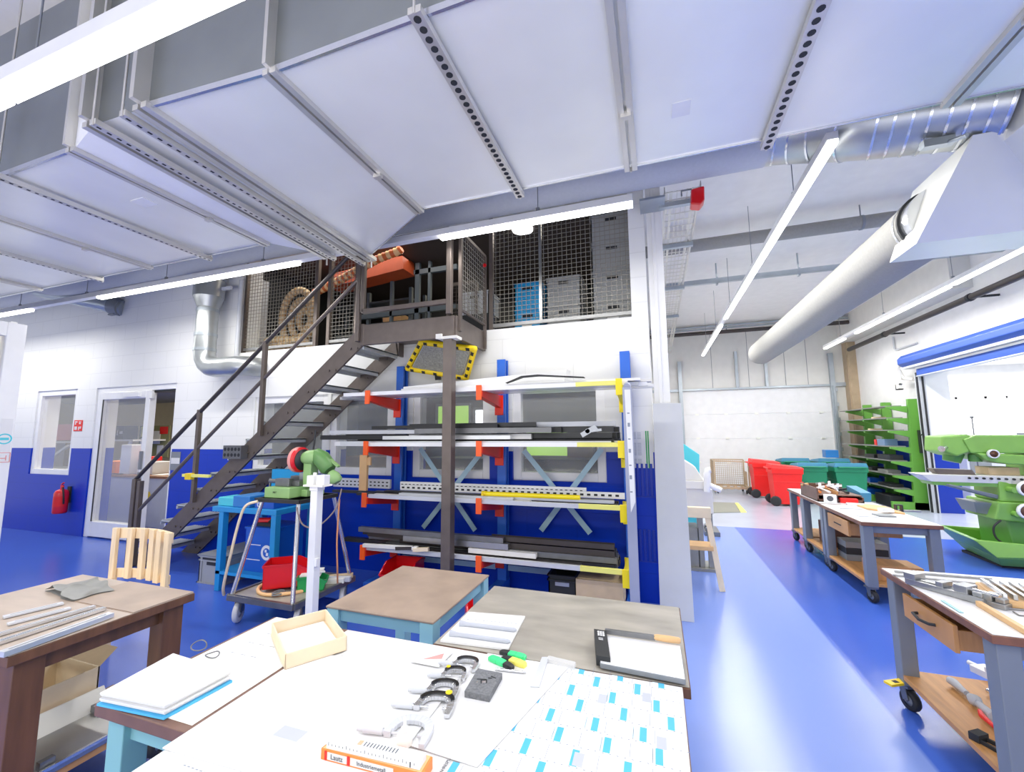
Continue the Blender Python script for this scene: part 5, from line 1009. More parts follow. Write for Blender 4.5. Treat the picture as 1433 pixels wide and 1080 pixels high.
MB().lathe([(0, .03), (R_*.84, .03), (R_*.84, .042), (0, .042)], g, 'X', 28).build('blade', 'dark_steel', sw)
MB().tube([(-2.90, 2.91, z0+.32), (-2.86, 2.91, z0+.325), (-2.80, 2.92, z0+.325), (-2.77, 2.92, z0+.31)], [.05, .062, .068, .05], 18).build('gear_head', 'saw_green', sw)
MB().box(-2.885, -2.80, 2.88, 2.97, z0+.085, z0+.30).build('column', 'saw_green', sw, .01)
MB().tube([(-2.80, 2.93, z0+.36), (-2.74, 2.93, z0+.32), (-2.66, 2.93, z0+.24), (-2.64, 2.93, z0+.22)], [.05, .072, .070, .05], 18).build('motor', 'saw_dark', sw)
MB().tube([(-2.62, 2.92, z0+.20), (-2.59, 2.92, z0+.17), (-2.56, 2.92, z0+.135), (-2.55, 2.92, z0+.12)], [.035, .05, .05, .03], 14).bar((-2.72, 2.93, z0+.36), (-2.55, 2.93, z0+.25), .03, .015).build('motor_fan_cover', 'saw_green', sw)
MB().cyl((-2.86, 2.96, z0+.37), (-2.88, 3.0, z0+.56), .008, n=8).build('lever', 'near_black', sw)
# white post with a small shelf in front of the cart
YP_ = 2.45; tp = at(445, 674, 'Y', YP_); 
t = thing('stand_post', 'white square post with small plate and two white blocks on top, before the cart', 'post', (tp.x-.01, YP_, 0)); xp = tp.x-.005
MB().box(xp-.03, xp+.03, YP_-.03, YP_+.03, 0, tp.z-.03).box(xp-.036, xp+.036, YP_-.036, YP_+.036, tp.z-.06, tp.z-.03).box(xp-.09, xp+.09, YP_-.09, YP_+.09, 0, .012).build('post', 'white_gloss', t, .004)
MB().box(xp-.08, xp+.09, YP_-.05, YP_+.05, tp.z-.03, tp.z-.018).build('plate', 'paper_cream', t)
MB().box(xp-.07, xp-.01, YP_-.03, YP_+.03, tp.z-.018, tp.z+.045).box(xp-.035, xp-.015, YP_-.01, YP_+.01, tp.z+.045, tp.z+.065).build('block', 'white_gloss', t, .004)
MB().box(xp+.015, xp+.085, YP_-.03, YP_+.03, tp.z-.018, tp.z+.05).build('block', 'white_gloss', t, .004)
MB().cbox((xp+.035, YP_-.01, .62), (.02, .03, .05)).build('clip', 'white_gloss', t)
# load on the deck
binbox('storage_bin', 'red storage bin on the lower deck of the saw cart', 'red', -3.02, 2.93, dzk+.03, .24, .36, .19, 2.2)
ring = [( -3.02+.22*math.cos(a/24*2*PI), 2.90+.20*math.sin(a/24*2*PI), dzk+.015+.004*math.sin(a)) for a in range(25)]
solo(MB().tube(ring, .014, 8, False), 'orange_hose', 'orange_pale', 'orange hose looped around the red bin on the cart', 'hose')
binbox('storage_bin', 'small green storage bin on the lower deck of the saw cart', 'box_green', -2.80, 2.95, dzk+.001, .16, .2, .12, 2.2)
solo(MB().cbox((-2.80, 2.95, dzk+.13), (.16, .14, .012), .5, .15).cbox((-2.78, 2.97, dzk+.14), (.12, .16, .01), .9, -.1, .1), 'paper_wrap', 'paper_cream', 'crumpled pale paper lying on the green bin of the cart', 'paper')
for i, (x, y, rz, m_, lb) in enumerate(((-2.72, 3.10, .5, 'offwhite', 'cream wooden offcut in front of the two other offcuts on the cart deck'), (-2.70, 3.16, .35, 'pale_grey', 'pale grey offcut in the middle of the pile on the cart deck'), (-2.73, 3.22, .6, 'carton', 'brown offcut at the back of the pile on the cart deck'))): solo(MB().cbox((x, y, dzk+.021), (.2, .045, .04), rz), 'wood_offcut', m_, lb, 'offcut', bev=.003)
loop = [(-2.93+.05*math.cos(a/4)*(1-a/120), 2.74+.05*math.sin(a/4), dzk+.008+.0006*a) for a in range(50)]
solo(MB().tube(loop, .006, 6), 'cable_coil', 'mid_grey', 'small grey cable coil beside the green bin on the cart', 'cable')
solo(MB().tube(curve([(-2.74, 2.69, .93), (-2.68, 2.70, .80), (-2.58, 2.75, .78), (-2.5, 2.85, .90), (-2.53, 2.95, 1.05)]), .006, 6), 'power_cable', 'cable', 'brownish cable hanging in a loop below the saw tray', 'cable')
solo(MB().tube(curve([(-2.66, 3.08, .94), (-2.60, 3.0, .62), (-2.585, 3.0, .4), (-2.62, 3.05, .25)]), .007, 6), 'power_cable', 'cable_orange', 'orange cable hanging down behind the cart pole', 'cable')
solo(MB().tube(curve([(-3.12, 2.66, .965), (-3.2, 2.62, .93), (-3.24, 2.6, .80), (-3.28, 2.58, .55), (-3.36, 2.6, .30), (-3.40, 2.64, .21)]), .011, 8), 'air_hose', 'carton_pale', 'pale hose running down along the slanting cart pole', 'hose')
# blue bench behind the cart
bx0, bx1, by0, by1, bz = -4.16, -3.42, 3.12, 3.62, .80
bn = thing('tool_bench', 'bright blue steel bench between stair and saw cart', 'bench', ((bx0+bx1)/2, (by0+by1)/2, 0))
MB().box(bx0-.10, bx1, by0, by1, bz-.05, bz).build('bench_top', 'bench_blue', bn, .004)
for x in (bx0+.03, bx1-.03):
    for y in (by0+.03, by1-.03): MB().box(x-.03, x+.03, y-.03, y+.03, 0, bz-.051).build('leg', 'bench_blue', bn, .003)
MB().box(bx0, bx1, by0, by1, .16, .19).build('shelf', 'bench_blue', bn)
def logo(m, c, r):
    m.k = 1; m.cyl(c, (c[0], c[1]-.001, c[2]), r, n=24); m.k = 0; m.cyl((c[0], c[1]-.001, c[2]), (c[0], c[1]-.002, c[2]), r*.62, n=20); m.k = 1; m.box(c[0]-r*.3, c[0]+r*.05, c[1]-.003, c[1]-.002, c[2]+.05*r, c[2]+r*.4).box(c[0]-r*.05, c[0]+r*.35, c[1]-.003, c[1]-.002, c[2]-r*.4, c[2]-.0)
m = MB().box(-3.88, -3.50, 3.2, 3.54, .191, .59).box(-3.89, -3.49, 3.19, 3.55, .59, .61); m.k = 1; m.box(-3.86, -3.68, 3.198, 3.2, .44, .447).box(-3.86, -3.68, 3.198, 3.2, .30, .307); logo(m, (-3.60, 3.1985, .38), .07)
solo(m, 'tool_chest', ['drum_blue', 'paper'], 'blue tool chest with white round emblem on the bench shelf', 'tool chest', bev=.004)
t = thing('grease_gun', 'red handled tool lying on the blue chest', 'hand tool', (-3.72, 3.28, .612)); MB().cyl((-3.82, 3.26, .655), (-3.66, 3.30, .66), .03, n=12).build('body', 'bin_red', t); MB().bar((-3.68, 3.28, .63), (-3.60, 3.28, .70), .03, .03).cbox((-3.72, 3.28, .63), (.2, .08, .035)).build('handle', 'near_black', t)
m = MB().box(-3.74, -3.50, 3.16, 3.5, bz+.001, bz+.08); m.k = 2; m.box(-3.745, -3.495, 3.155, 3.505, bz+.08, bz+.095); m.k = 0; logo(m, (-3.68, 3.1585, bz+.04), .03)
solo(m, 'tool_box', ['drum_blue', 'paper', 'dark_steel'], 'blue box with dark lid and emblem on the bench top', 'box', bev=.003)
solo(MB().box(-4.24, -4.03, 3.16, 3.36, bz+.001, bz+.085), 'block', 'turquoise', 'turquoise block on the outer end of the blue bench', 'block', bev=.008)
solo(MB().box(-4.01, -3.79, 3.14, 3.42, bz+.001, bz+.11), 'block', 'box_blue', 'mid blue block on the bench beside the turquoise block', 'block', bev=.008)
m = MB().box(-3.96, -3.46, 3.53, 3.60, bz+.001, bz+.34); m.k = 1; m.cyl((-3.62, 3.529, bz+.19), (-3.62, 3.527, bz+.19), .085, n=28); m.k = 2; m.box(-3.68, -3.56, 3.524, 3.527, bz+.17, bz+.21).cyl((-3.62, 3.527, bz+.19), (-3.62, 3.525, bz+.19), .06, n=24)
solo(m, 'upright_case', ['crate_blue', 'paper', 'olive'], 'bright blue upright case with round white label behind the saw', 'case', bev=.006)
# grey crate below the stair
crate(.37, .55, .27, ['grey_plastic', 'near_black'], 'storage_crate', 'grey lidded crate standing on the floor below the stair', -4.37, 3.50, .001, 0, None, False, True)
solo(MB().box(-4.56, -4.18, 3.22, 3.78, .272, .285), 'crate_lid', 'mid_grey', 'flat grey lid lying on the crate below the stair', 'lid')
# ---------------------------------------------------------------- green milling machine
mi = thing('milling_machine', 'green milling machine with tray base cut off by the picture edge', 'milling machine', (4.0, 6.6, 0)); YM = 6.6
def mp(x, y): p = at(x, y, 'Y', YM-.25); return p.x, p.z
m = MB(); m.hexa([(3.52, 6.25, .03), (4.75, 6.25, .03), (4.75, 7.0, .03), (3.60, 7.0, .03)], [(3.44, 6.15, .13), (4.8, 6.15, .13), (4.8, 7.1, .13), (3.55, 7.1, .13)])
lo = [(3.44, 6.15, .13), (4.8, 6.15, .13), (4.8, 7.1, .13), (3.55, 7.1, .13)]; hi = [(3.28, 6.2, .30), (4.85, 6.05, .24), (4.85, 7.15, .24), (3.38, 7.05, .30)]
for i in range(4):
    j = (i+1) % 4; a, b, c, d = V(lo[i]), V(lo[j]), V(hi[j]), V(hi[i]); cc = V((4.1, 6.6, .2)); k = .93
    m.hexa([a, b, c, d], [cc+(a-cc)*k, cc+(b-cc)*k, V((*(cc+(c-cc)*k).xy, c.z)), V((*(cc+(d-cc)*k).xy, d.z))])
m.build('base_tray', 'mill_green', mi, .008)
MB().box(3.55, 4.7, 6.3, 6.95, 0, .03).build('plinth', 'near_black', mi)
MB().hexa([(3.72, 6.38, .13), (4.5, 6.38, .13), (4.5, 6.9, .13), (3.72, 6.9, .13)], [(3.70, 6.42, .60), (4.5, 6.42, .60), (4.5, 6.88, .60), (3.70, 6.88, .60)]).build('column_foot', 'mill_deep', mi, .015)
MB().box(4.10, 4.65, 6.45, 7.0, .60, 1.40).build('column', 'mill_green', mi, .02)
MB().hexa([(3.58, 6.36, .50), (4.4, 6.36, .44), (4.4, 6.86, .44), (3.58, 6.86, .50)], [(3.62, 6.34, .70), (4.4, 6.34, .70), (4.4, 6.88, .70), (3.62, 6.88, .70)]).build('knee', 'mill_green', mi, .015)
MB().box(3.66, 4.3, 6.38, 6.8, .70, .93).build('saddle', 'mill_green', mi, .015)
tx0 = at(1284, 661, 'Y', 6.5).x; MB().hexa([(tx0+.1, 6.45, .90), (3.95, 6.36, .90), (3.95, 6.72, .90), (tx0+.1, 6.70, .90)], [(tx0, 6.44, .985), (3.98, 6.34, .985), (3.98, 6.74, .985), (tx0, 6.72, .985)]).build('table', 'offwhite', mi, .004)
MB().hexa([(tx0+.12, 6.46, .86), (3.93, 6.37, .86), (3.93, 6.7, .86), (tx0+.12, 6.69, .86)], [(tx0+.10, 6.45, .90), (3.95, 6.36, .90), (3.95, 6.71, .90), (tx0+.1, 6.7, .90)]).build('table_underside', 'mill_green', mi)
m = MB()
for i in range(9): m.cyl((3.42+i*.06, 6.405-.008*i, .955), (3.42+i*.06, 6.385-.008*i, .955), .012, n=8)
m.build('stop_hole', 'near_black', mi)
m = MB(); m.hexa([(3.20, 6.5, .86), (3.24, 6.42, .86), (3.86, 6.42, .66), (3.86, 6.52, .66)], [(3.20, 6.5, .88), (3.24, 6.42, .88), (3.86, 6.40, .72), (3.86, 6.52, .72)]); m.hexa([(3.50, 6.5, .55), (3.84, 6.46, .50), (3.84, 6.75, .50), (3.50, 6.75, .55)], [(3.46, 6.45, .68), (3.86, 6.42, .66), (3.86, 6.78, .66), (3.46, 6.78, .68)]); m.build('chip_chute', 'mid_grey', mi, .004)
MB().prism([(3.46, 1.24), (4.9, 1.24), (4.9, 1.44), (3.52, 1.45), (3.40, 1.40)], 'Y', 6.38, 6.78).build('overarm', 'mill_green', mi, .015)
MB().prism([(3.50, 1.24), (3.62, 1.24), (4.75, 1.18), (4.75, 1.08), (3.75, 1.12), (3.58, 1.16)], 'Y', 6.36, 6.80).build('ram_body', 'mill_green', mi, .015)
MB().prism([(3.22, 1.44), (3.46, 1.46), (3.56, 1.40), (3.52, 1.28), (3.34, 1.20), (3.20, 1.26)], 'Y', 6.40, 6.76).build('spindle_head', 'mill_green', mi, .02)
MB().cyl((3.40, 6.58, 1.24), (3.37, 6.58, 1.13), .10, .08, n=20).cyl((3.55, 6.50, 1.22), (3.55, 6.50, 1.14), .06, n=16).build('spindle_nose', 'mill_deep', mi)
MB().cyl((3.22, 6.38, 1.30), (3.17, 6.34, 1.29), .035, n=16).build('side_knob', 'chrome', mi)
def handwheel(x, y, z, r):
    h = MB().lathe([(r*.76, -.016), (r*.98, -.02), (r, -.01), (r, .012), (r*.95, .02), (r*.76, .012)], (x, y, z), 'Y', 28).build('handwheel', 'white_gloss', mi); MB().lathe([(0, -.016), (r*.25, -.016), (r*.3, -.004), (r*.74, -.010), (r*.76, .01), (0, .01)], (x, y, z), 'Y', 24).build('hub', 'dark_wood', h)
a = at(1391, 635, 'Y', 6.33); handwheel(a.x, 6.345, a.z, .05)
a = at(1434, 685, 'Y', 6.2); handwheel(a.x+.07, 6.28, a.z, .085); a = at(1434, 717, 'Y', 6.2); handwheel(a.x+.07, 6.28, a.z, .085)
for z_ in (.58, .84): MB().cyl((a.x, 6.29, z_), (a.x, 6.42, z_), .03, n=10).build('spindle', 'mill_green', mi)
a0, a1 = at(1305, 656, 'Y', 6.48).x, at(1364, 660, 'Y', 6.48).x
solo(MB().hexa([(a0+.05, 6.48, .986), (a1, 6.46, .986), (a1, 6.6, .986), (a0+.05, 6.6, .986)], [(a0, 6.48, 1.05), (a1-.03, 6.46, 1.045), (a1-.03, 6.6, 1.045), (a0, 6.6, 1.05)]), 'work_fixture', 'stair_steel', 'brownish channel shaped fixture lying on the milling table', 'fixture', bev=.003)
a = at(1397, 658, 'Y', 6.6); solo(MB().box(a.x-.14, a.x+.13, 6.5, 6.73, .986, 1.075), 'wooden_block', 'carton', 'tan wooden block standing on the milling table', 'block', bev=.004)
MB().tube(curve([(3.62, 6.35, .50), (3.54, 6.33, .42), (3.55, 6.32, .30), (3.66, 6.30, .22), (3.74, 6.36, .20)]), .010, 8).build('cable', 'near_black', mi)
# annex machines behind the opening
t = thing('annex_machine', 'long grey machine cabinet in the annex beyond the milling machine', 'machine', (9, 11, 0)); MB().box(7.4, 11.5, 11.6, 12.2, 0, 1.45).build('cabinet', 'mid_grey', t, .01); MB().box(7.4, 8.6, 11.58, 11.6, .2, 1.40).box(8.65, 9.3, 11.58, 11.6, .2, 1.40).build('door', 'pale_grey', t)
t = thing('annex_machine', 'lower pale grey machine in the annex near the jamb', 'machine', (6.6, 11.9, 0)); MB().box(6.3, 7.1, 11.8, 12.3, 0, 1.02).build('cabinet', 'pale_grey', t, .01); MB().box(6.35, 6.7, 11.79, 11.8, .5, .95).build('screen', 'mid_grey', t)
solo(MB().cyl((6.15, 11.2, 0), (6.15, 11.2, 1.75), .012, n=8).cyl((6.15, 11.2, 1.75), (6.15, 11.2, 1.80), .03, n=10).cyl((6.15, 11.2, 0), (6.15, 11.2, .02), .12, n=16), 'signal_pole', 'mid_steel', 'thin pole with small knob in the annex', 'pole')
# ---------------------------------------------------------------- rolling benches on the right
def bench(name, label, x0, x1, y0, y1, z, drawers, shelf=.17, casters=True, w=.075, frame='grey_frame', brake=False):
    t = thing(name, label, 'workbench', ((x0+x1)/2, (y0+y1)/2, 0))
    m = MB().box(x0, x1, y0, y1, z-.035, z-.004); m.k = 1; m.box(x0+.006, x1-.006, y0+.006, y1-.006, z-.004, z); m.build('bench_top', ['ply_edge', 'white_top'], t, .002)
    bot = .135 if casters else .0
    for x in (x0+.055, x1-.055):
        for y in (y0+.055, y1-.055):
            MB().box(x-w/2, x+w/2, y-w/2, y+w/2, bot, z-.036).build('leg', frame, t, .004)
            if casters: wheel_asm(x, y, .052, t, 'rubber', .3, 'mid_steel', bot-.001)
            if brake and x < (x0+x1)/2 and y > (y0+y1)/2: pb = MB(T(x-.05, y-.02, bot+.002, .5)); pb.box(-.075, .03, -.022, .022, 0, .012); pb.k = 1; pb.box(-.04, -.01, -.012, .012, .012, .0125); pb.build('brake_pedal', ['yellow', 'near_black'], t, .002)
    MB().box(x0+.02, x1-.02, y0+.02, y1-.02, shelf-.025, shelf).build('shelf', 'oak', t, .002)
    MB().box(x0+.05, x1-.05, y0+.045, y0+.065, z-.10, z-.036).build('apron', frame, t); MB().box(x0+.05, x1-.05, y1-.065, y1-.045, z-.10, z-.036).build('apron', frame, t)
    for (a, b, zt, h, out, nn) in drawers:
        d = MB(); x = x0+.02-out
        d.box(x, x+.018, a, b, zt-h, zt).box(x+.018, x+.42, a+.005, a+.02, zt-h+.01, zt-.02).box(x+.018, x+.42, b-.02, b-.005, zt-h+.01, zt-.02).box(x+.018, x+.42, a+.02, b-.02, zt-h+.01, zt-h+.02); dr = d.build('drawer', 'oak', t, .002)
        c = (a+b)/2
        if nn == 'pull': MB().tube([(x, c-.07, zt-h*.45), (x-.022, c-.065, zt-h*.45), (x-.03, c, zt-h*.5), (x-.022, c+.065, zt-h*.45), (x, c+.07, zt-h*.45)], .007, 8).build('handle', 'near_black', dr)
        else: MB().box(x-.001, x, c-.09, c+.09, zt-.012-h*.45, zt-h*.45).build('grip_slot', 'near_black', dr)
    return t
bench('rolling_bench', 'rolling bench with vises and steel parallels on its white top, oak drawer ajar', 1.19, 1.95, 2.215, 3.07, TZ0, [(2.47, 2.87, .650, .115, .012, 'pull')], shelf=.19, brake=True)
bench('rolling_bench', 'rolling bench with dial instrument and wooden board, behind the vise bench', 1.70, 2.28, 4.655, 5.66, .70, [(4.95, 5.45, .645, .14, .02, 'slot')])
bench('rolling_bench', 'middle rolling bench in the row carrying the dark tool drawer', 1.715, 2.30, 5.70, 6.44, .70, [])
bench('rolling_bench', 'empty-topped rolling bench at the end of the row before the red bins', 1.74, 2.32, 6.47, 7.06, .70, [])
solo(MB().box(1.82, 2.17, 4.78, 5.05, .171, .30), 'wooden_box', 'oak', 'plain oak box on the lower shelf of the second bench', 'box', bev=.003)
solo(MB().box(1.86, 2.2, 5.95, 6.3, .171, .42), 'cabinet_box', 'brown_top', 'dark brown box on the lower shelf of the middle bench', 'box', bev=.003)
for i, (z0, m_) in enumerate(((.171, 'mid_grey'), (.235, 'near_black'), (.30, 'chair_grey'))): solo(MB().box(1.82, 2.18, 5.40, 5.62, z0, z0+.062), 'parts_box', m_, ['mid grey box lowest in the pile under the second bench', 'black box in the middle of the pile under the second bench', 'light grey box topmost in the pile under the second bench'][i], 'box', bev=.003)
# nearest bench: blocks, holder with parallels, rods
def on(x, y, z=TZ0): return at(x, y, 'Z', z)
z = TZ0+.001
c = on(1308, 826); 
t = thing('machine_vise', 'bright precision vise lying on the vise bench', 'vise', (c.x, c.y, z)); M = T(c.x+.03, c.y-.03, z, -.95)
MB(M).box(-.15, .15, -.035, .035, 0, .03).box(-.15, -.10, -.04, .04, .03, .06).box(-.02, .01, -.038, .038, .03, .055).box(.05, .10, -.04, .04, .03, .065).box(.11, .145, -.03, .03, .03, .05).box(-.09, -.03, -.02, .02, .03, .036).build('body', 'vise_steel', t, .003); MB(M).cyl((.10, 0, .048), (.19, 0, .048), .01, n=10).build('spindle', 'chrome', t)
c = on(1350, 838)
t = thing('sine_vise', 'second bright toolmaker vise beside the wooden stick', 'vise', (c.x, c.y, z)); M = T(c.x+.05, c.y-.035, z, -.9)
MB(M).box(-.08, .08, -.03, .03, 0, .022).box(-.08, -.045, -.034, .034, .022, .052).box(.01, .04, -.034, .034, .022, .052).box(.045, .075, -.02, .02, .022, .04).build('body', 'vise_steel', t, .003); MB(M).cyl((-.1, 0, .042), (-.07, 0, .042), .012, n=12).cyl((-.03, 0, .042), (.01, 0, .042), .009, n=10).build('spindle', 'chrome', t)
a, b = on(1370, 848), on(1433, 886); d = (b-a).normalized(); solo(MB().bar(V((a.x, a.y, z+.011)), V((b.x, b.y, z+.011))+d*.05, .022, .022), 'wooden_stick', 'beech', 'square wooden stick lying toward the bench corner', 'stick', bev=.002)
q = [on(1366, 824), on(1401, 850), on(1470, 858), on(1420, 826)]; A, B = q[0], q[1]; ud = (B-A); L1 = ud.length; vd = V((ud.y, -ud.x, 0)).normalized()
if vd.x < 0: vd = -vd
hd = MB().hexa([V((p.x, p.y, z)) for p in (A, B, B+vd*.24, A+vd*.24)], [V((p.x, p.y, z+.035)) for p in (A, B, B+vd*.24, A+vd*.24)])
solo(hd, 'parallel_holder', 'beech', 'wooden holder block carrying the row of steel parallels', 'holder', bev=.002)
for i in range(7):
    p0, p1 = A+vd*(.02+i*.032)+ud*.06, A+vd*(.02+i*.032)+ud*.97; solo(MB().bar(V((p0.x, p0.y, z+.047)), V((p1.x, p1.y, z+.047)), .014, .022), 'steel_parallel', 'steel_bright' if i % 2 == 0 else 'steel', '%s steel parallel bar from the vise end in the wooden holder' % ORD[i], 'steel bar', 'parallels in the wooden holder', bev=.001)
for i, (p, q_, w, lb) in enumerate((((1252, 801), (1388, 812), .012, 'thin rod along the back edge of the vise bench, outer one'), ((1250, 806), (1400, 821), .010, 'thin rod along the back edge of the vise bench, inner one'), ((1410, 853), (1440, 855), .008, 'short steel scriber on the vise bench beyond the stick'))):
    a, b = on(*p), on(*q_); solo(MB().cyl(V((a.x, a.y, z+w/2)), V((b.x, b.y, z+w/2)), w/2, n=8), 'steel_rod', 'steel', lb, 'rod')
a, b = on(1319, 841), on(1346, 858); solo(MB().bar(V((a.x, a.y, z+.002)), V((b.x, b.y, z+.002)), .014, .003), 'steel_rule', 'teal_pale', 'slim steel rule lying near the drawer edge of the vise bench', 'ruler')
solo(MB().tube([on(1418, 857)+V((0, 0, .004)), on(1426, 862)+V((0, 0, .004)), on(1433, 863)+V((0, 0, .004))], .003, 6), 'hex_key', 'mid_steel', 'small bent key on the vise bench beside the scriber', 'key')
# lower shelf of the vise bench
zs = .191; s = lambda x, y: at(x, y, 'Z', zs)
a, b = s(1332, 960), s(1398, 1018); d = (b-a).normalized(); A_ = V((a.x, a.y, zs+.03)); B_ = V((b.x, b.y, zs+.03)); Lg = (B_-A_).length
t = thing('bar_clamp', 'white bar clamp with red grip lying on the bench shelf', 'clamp', (A_+B_)/2-V((0, 0, .03))); nrm = V((-d.y, d.x, 0))
MB().bar(A_+V((0, 0, -.015)), B_+d*.10+V((0, 0, -.015)), .008, .02).build('bar', 'steel_bright', t)
m = MB().tube([A_-nrm*.01, A_+d*.02, A_+d*.08, A_+d*.12], [.016, .02, .014, .012], 10).tube([A_+d*Lg*.45, A_+d*Lg*.55, A_+d*Lg*.62], [.016, .028, .016], 10).tube([A_+d*Lg*.62, A_+d*Lg*.85, A_+d*Lg*.95], [.014, .018, .026], 10); m.build('body', 'paper_grey', t)
MB().tube([A_+d*Lg*.82-nrm*.03, A_+d*(Lg*.95)-nrm*.045, A_+d*(Lg+.06)-nrm*.045], [.008, .012, .008], 8).build('grip', 'bin_red', t)
c = s(1398, 1050); solo(MB(T(c.x, c.y, zs, -1.0)).ring([(-.05, -.02, .008), (.05, -.025, .008), (.05, .025, .008), (-.05, .02, .008)], .01, .014).box(-.08, -.045, -.03, .03, .0, .03), 'clamp_iron', 'near_black', 'small black iron clamp on the bench shelf by the front leg', 'clamp')
for i, (x, y, w, h, m_, lb) in enumerate(((1395, 955, .09, .06, 'white_gloss', 'white block behind the bar clamp on the bench shelf'), (1425, 962, .07, .07, 'mid_steel', 'grey metal vise body at the far end of the bench shelf'), (1429, 1000, .06, .05, 'chrome', 'bright metal block behind the front bench leg'))): c = s(x, y); solo(MB(T(c.x+.03, c.y, zs, .4)).box(-w/2, w/2, -.12, .12, 0, h*.6).box(-w/2, w/2, -.03, .05, h*.6, h).cyl((0, -.16, h*.4), (0, .16, h*.4), .012, n=10), 'machine_part', m_, lb, 'machine part', bev=.003)
# things on the farther benches
z = .701; on2 = lambda x, y: at(x, y, 'Z', .70)
dk = thing('tool_tray', 'dark wooden tray full of tools on the middle bench', 'drawer box', (1.95, 6.1, z)); X0_, X1_, Y0_, Y1_ = 1.735, 2.18, 5.83, 6.42
MB().box(X0_, X0_+.015, Y0_, Y1_, z, z+.15).box(X0_, X1_, Y0_, Y0_+.012, z, z+.03).box(X0_, X1_, Y1_-.015, Y1_, z, z+.15).box(X1_-.015, X1_, Y0_, Y1_, z, z+.06).box(X0_, X1_, Y0_, Y1_, z, z+.012).box(X0_+.015, X1_-.015, Y0_, Y1_-.015, z+.07, z+.08).build('box', 'brown_top', dk, .002); MB().box(X0_+.2, X0_+.212, Y0_+.02, Y1_-.02, z+.08, z+.12).build('divider', 'oak', dk)
TL = [('orange', 'orange handled tool'), ('white_gloss', 'white tool'), ('chrome', 'bright steel tool'), ('black', 'black handled tool'), ('beech', 'wooden handled tool'), ('steel', 'grey steel tool'), ('orange', 'orange file'), ('white_gloss', 'white clamp')]
for i, (m_, lb) in enumerate(TL):
    x, y = X0_+.05+(i % 4)*.09, Y0_+.08+(i//4)*.26; a = .3*math.sin(i*2.1)
    mm = MB(T(x, y, z+.081, a)); mm.cyl((0, -.02, .02), (0, .14, .024+.02*(i % 3)), .016, .008, n=8).bar((-.04, .14, .03+.02*(i % 3)), (.05, .15, .045+.02*(i % 3)), .02, .022)
    if i in (1, 2, 7): mm.cyl((0, .15, .03), (.02, .18, .10), .015, n=8)
    solo(mm, 'hand_tool', m_, '%s lying in the dark tool drawer, %s' % (lb, 'front row' if i < 4 else 'back row'), 'hand tool', 'tools in the dark drawer')
solo(MB().hexa([(2.20, 5.95, z), (2.29, 5.95, z), (2.29, 6.3, z), (2.20, 6.3, z)], [(2.19, 5.94, z+.10), (2.295, 5.94, z+.10), (2.295, 6.31, z+.14), (2.19, 6.31, z+.14)]), 'blue_box', 'lid_blue', 'blue box with pale top behind the tool drawer', 'box', bev=.003)
c = on2(1165, 704); t = thing('dial_instrument', 'white boxed dial instrument on the second bench', 'gauge', (c.x, c.y+.05, z)); MB(T(c.x, c.y+.06, z, -.3)).box(-.06, .06, -.05, .05, 0, .085).build('case', 'white_gloss', t, .006); mm = MB(T(c.x, c.y+.06, z, -.3)); mm.cyl((0, -.0505, .048), (0, -.052, .048), .03, n=20).box(.062, .068, -.03, .03, .01, .075); mm.build('dial', 'ink', t)
c = on2(1189, 704); solo(MB(T(c.x, c.y+.03, z, -.2)).box(-.08, .08, -.06, .06, 0, .05), 'red_case', 'bin_red', 'red flat case on the second bench', 'case', bev=.004)
solo(MB(T(c.x-.02, c.y-.16, z, -.2)).box(-.06, .08, -.05, .05, 0, .02), 'instruction_pad', 'paper', 'white pad in front of the red case', 'pad')
solo(MB().prism([(2.02, 5.35), (2.24, 5.15), (2.25, 5.55), (2.15, 5.65), (2.02, 5.6)], 'Z', z, z+.018), 'wooden_board', 'beech', 'flat yellowish wooden board on the second bench', 'board', bev=.002)
for i, (x, y, w, d_, h, m_, lb) in enumerate(((1212, 722, .16, .10, .006, 'pale_grey', 'grey flat plate at the near corner of the second bench'), (1237, 722, .14, .12, .012, 'mid_grey', 'dark slab with paper on the second bench'), (1240, 718, .1, .08, .03, 'paper', 'white folded paper tent on the dark slab'), (1268, 716, .24, .035, .015, 'steel', 'long steel bar near the far side of the second bench'), (1190, 712, .2, .04, .006, 'paper_grey', 'thin grey strip across the second bench'))):
    c = on2(x, y); solo(MB(T(c.x, c.y, z+(.0135 if i == 2 else 0), .1)).box(-w/2, w/2, -d_/2, d_/2, 0, h), ['metal_plate', 'dark_slab', 'paper_tent', 'steel_bar', 'strip'][i], m_, lb, 'plate' if i < 2 else ['paper', 'metal bar', 'strip'][i-2], bev=.001)
c = on2(1258, 716); solo(MB(T(c.x, c.y, z, .1)).box(-.03, .03, -.02, .02, 0, .012).box(-.03, -.02, -.02, .02, .012, .065).box(.02, .03, -.02, .02, .012, .065).bar((-.03, 0, .065), (.03, 0, .065), .03, .01), 'angle_block', 'dark_steel', 'dark upright angle block on the second bench', 'block')
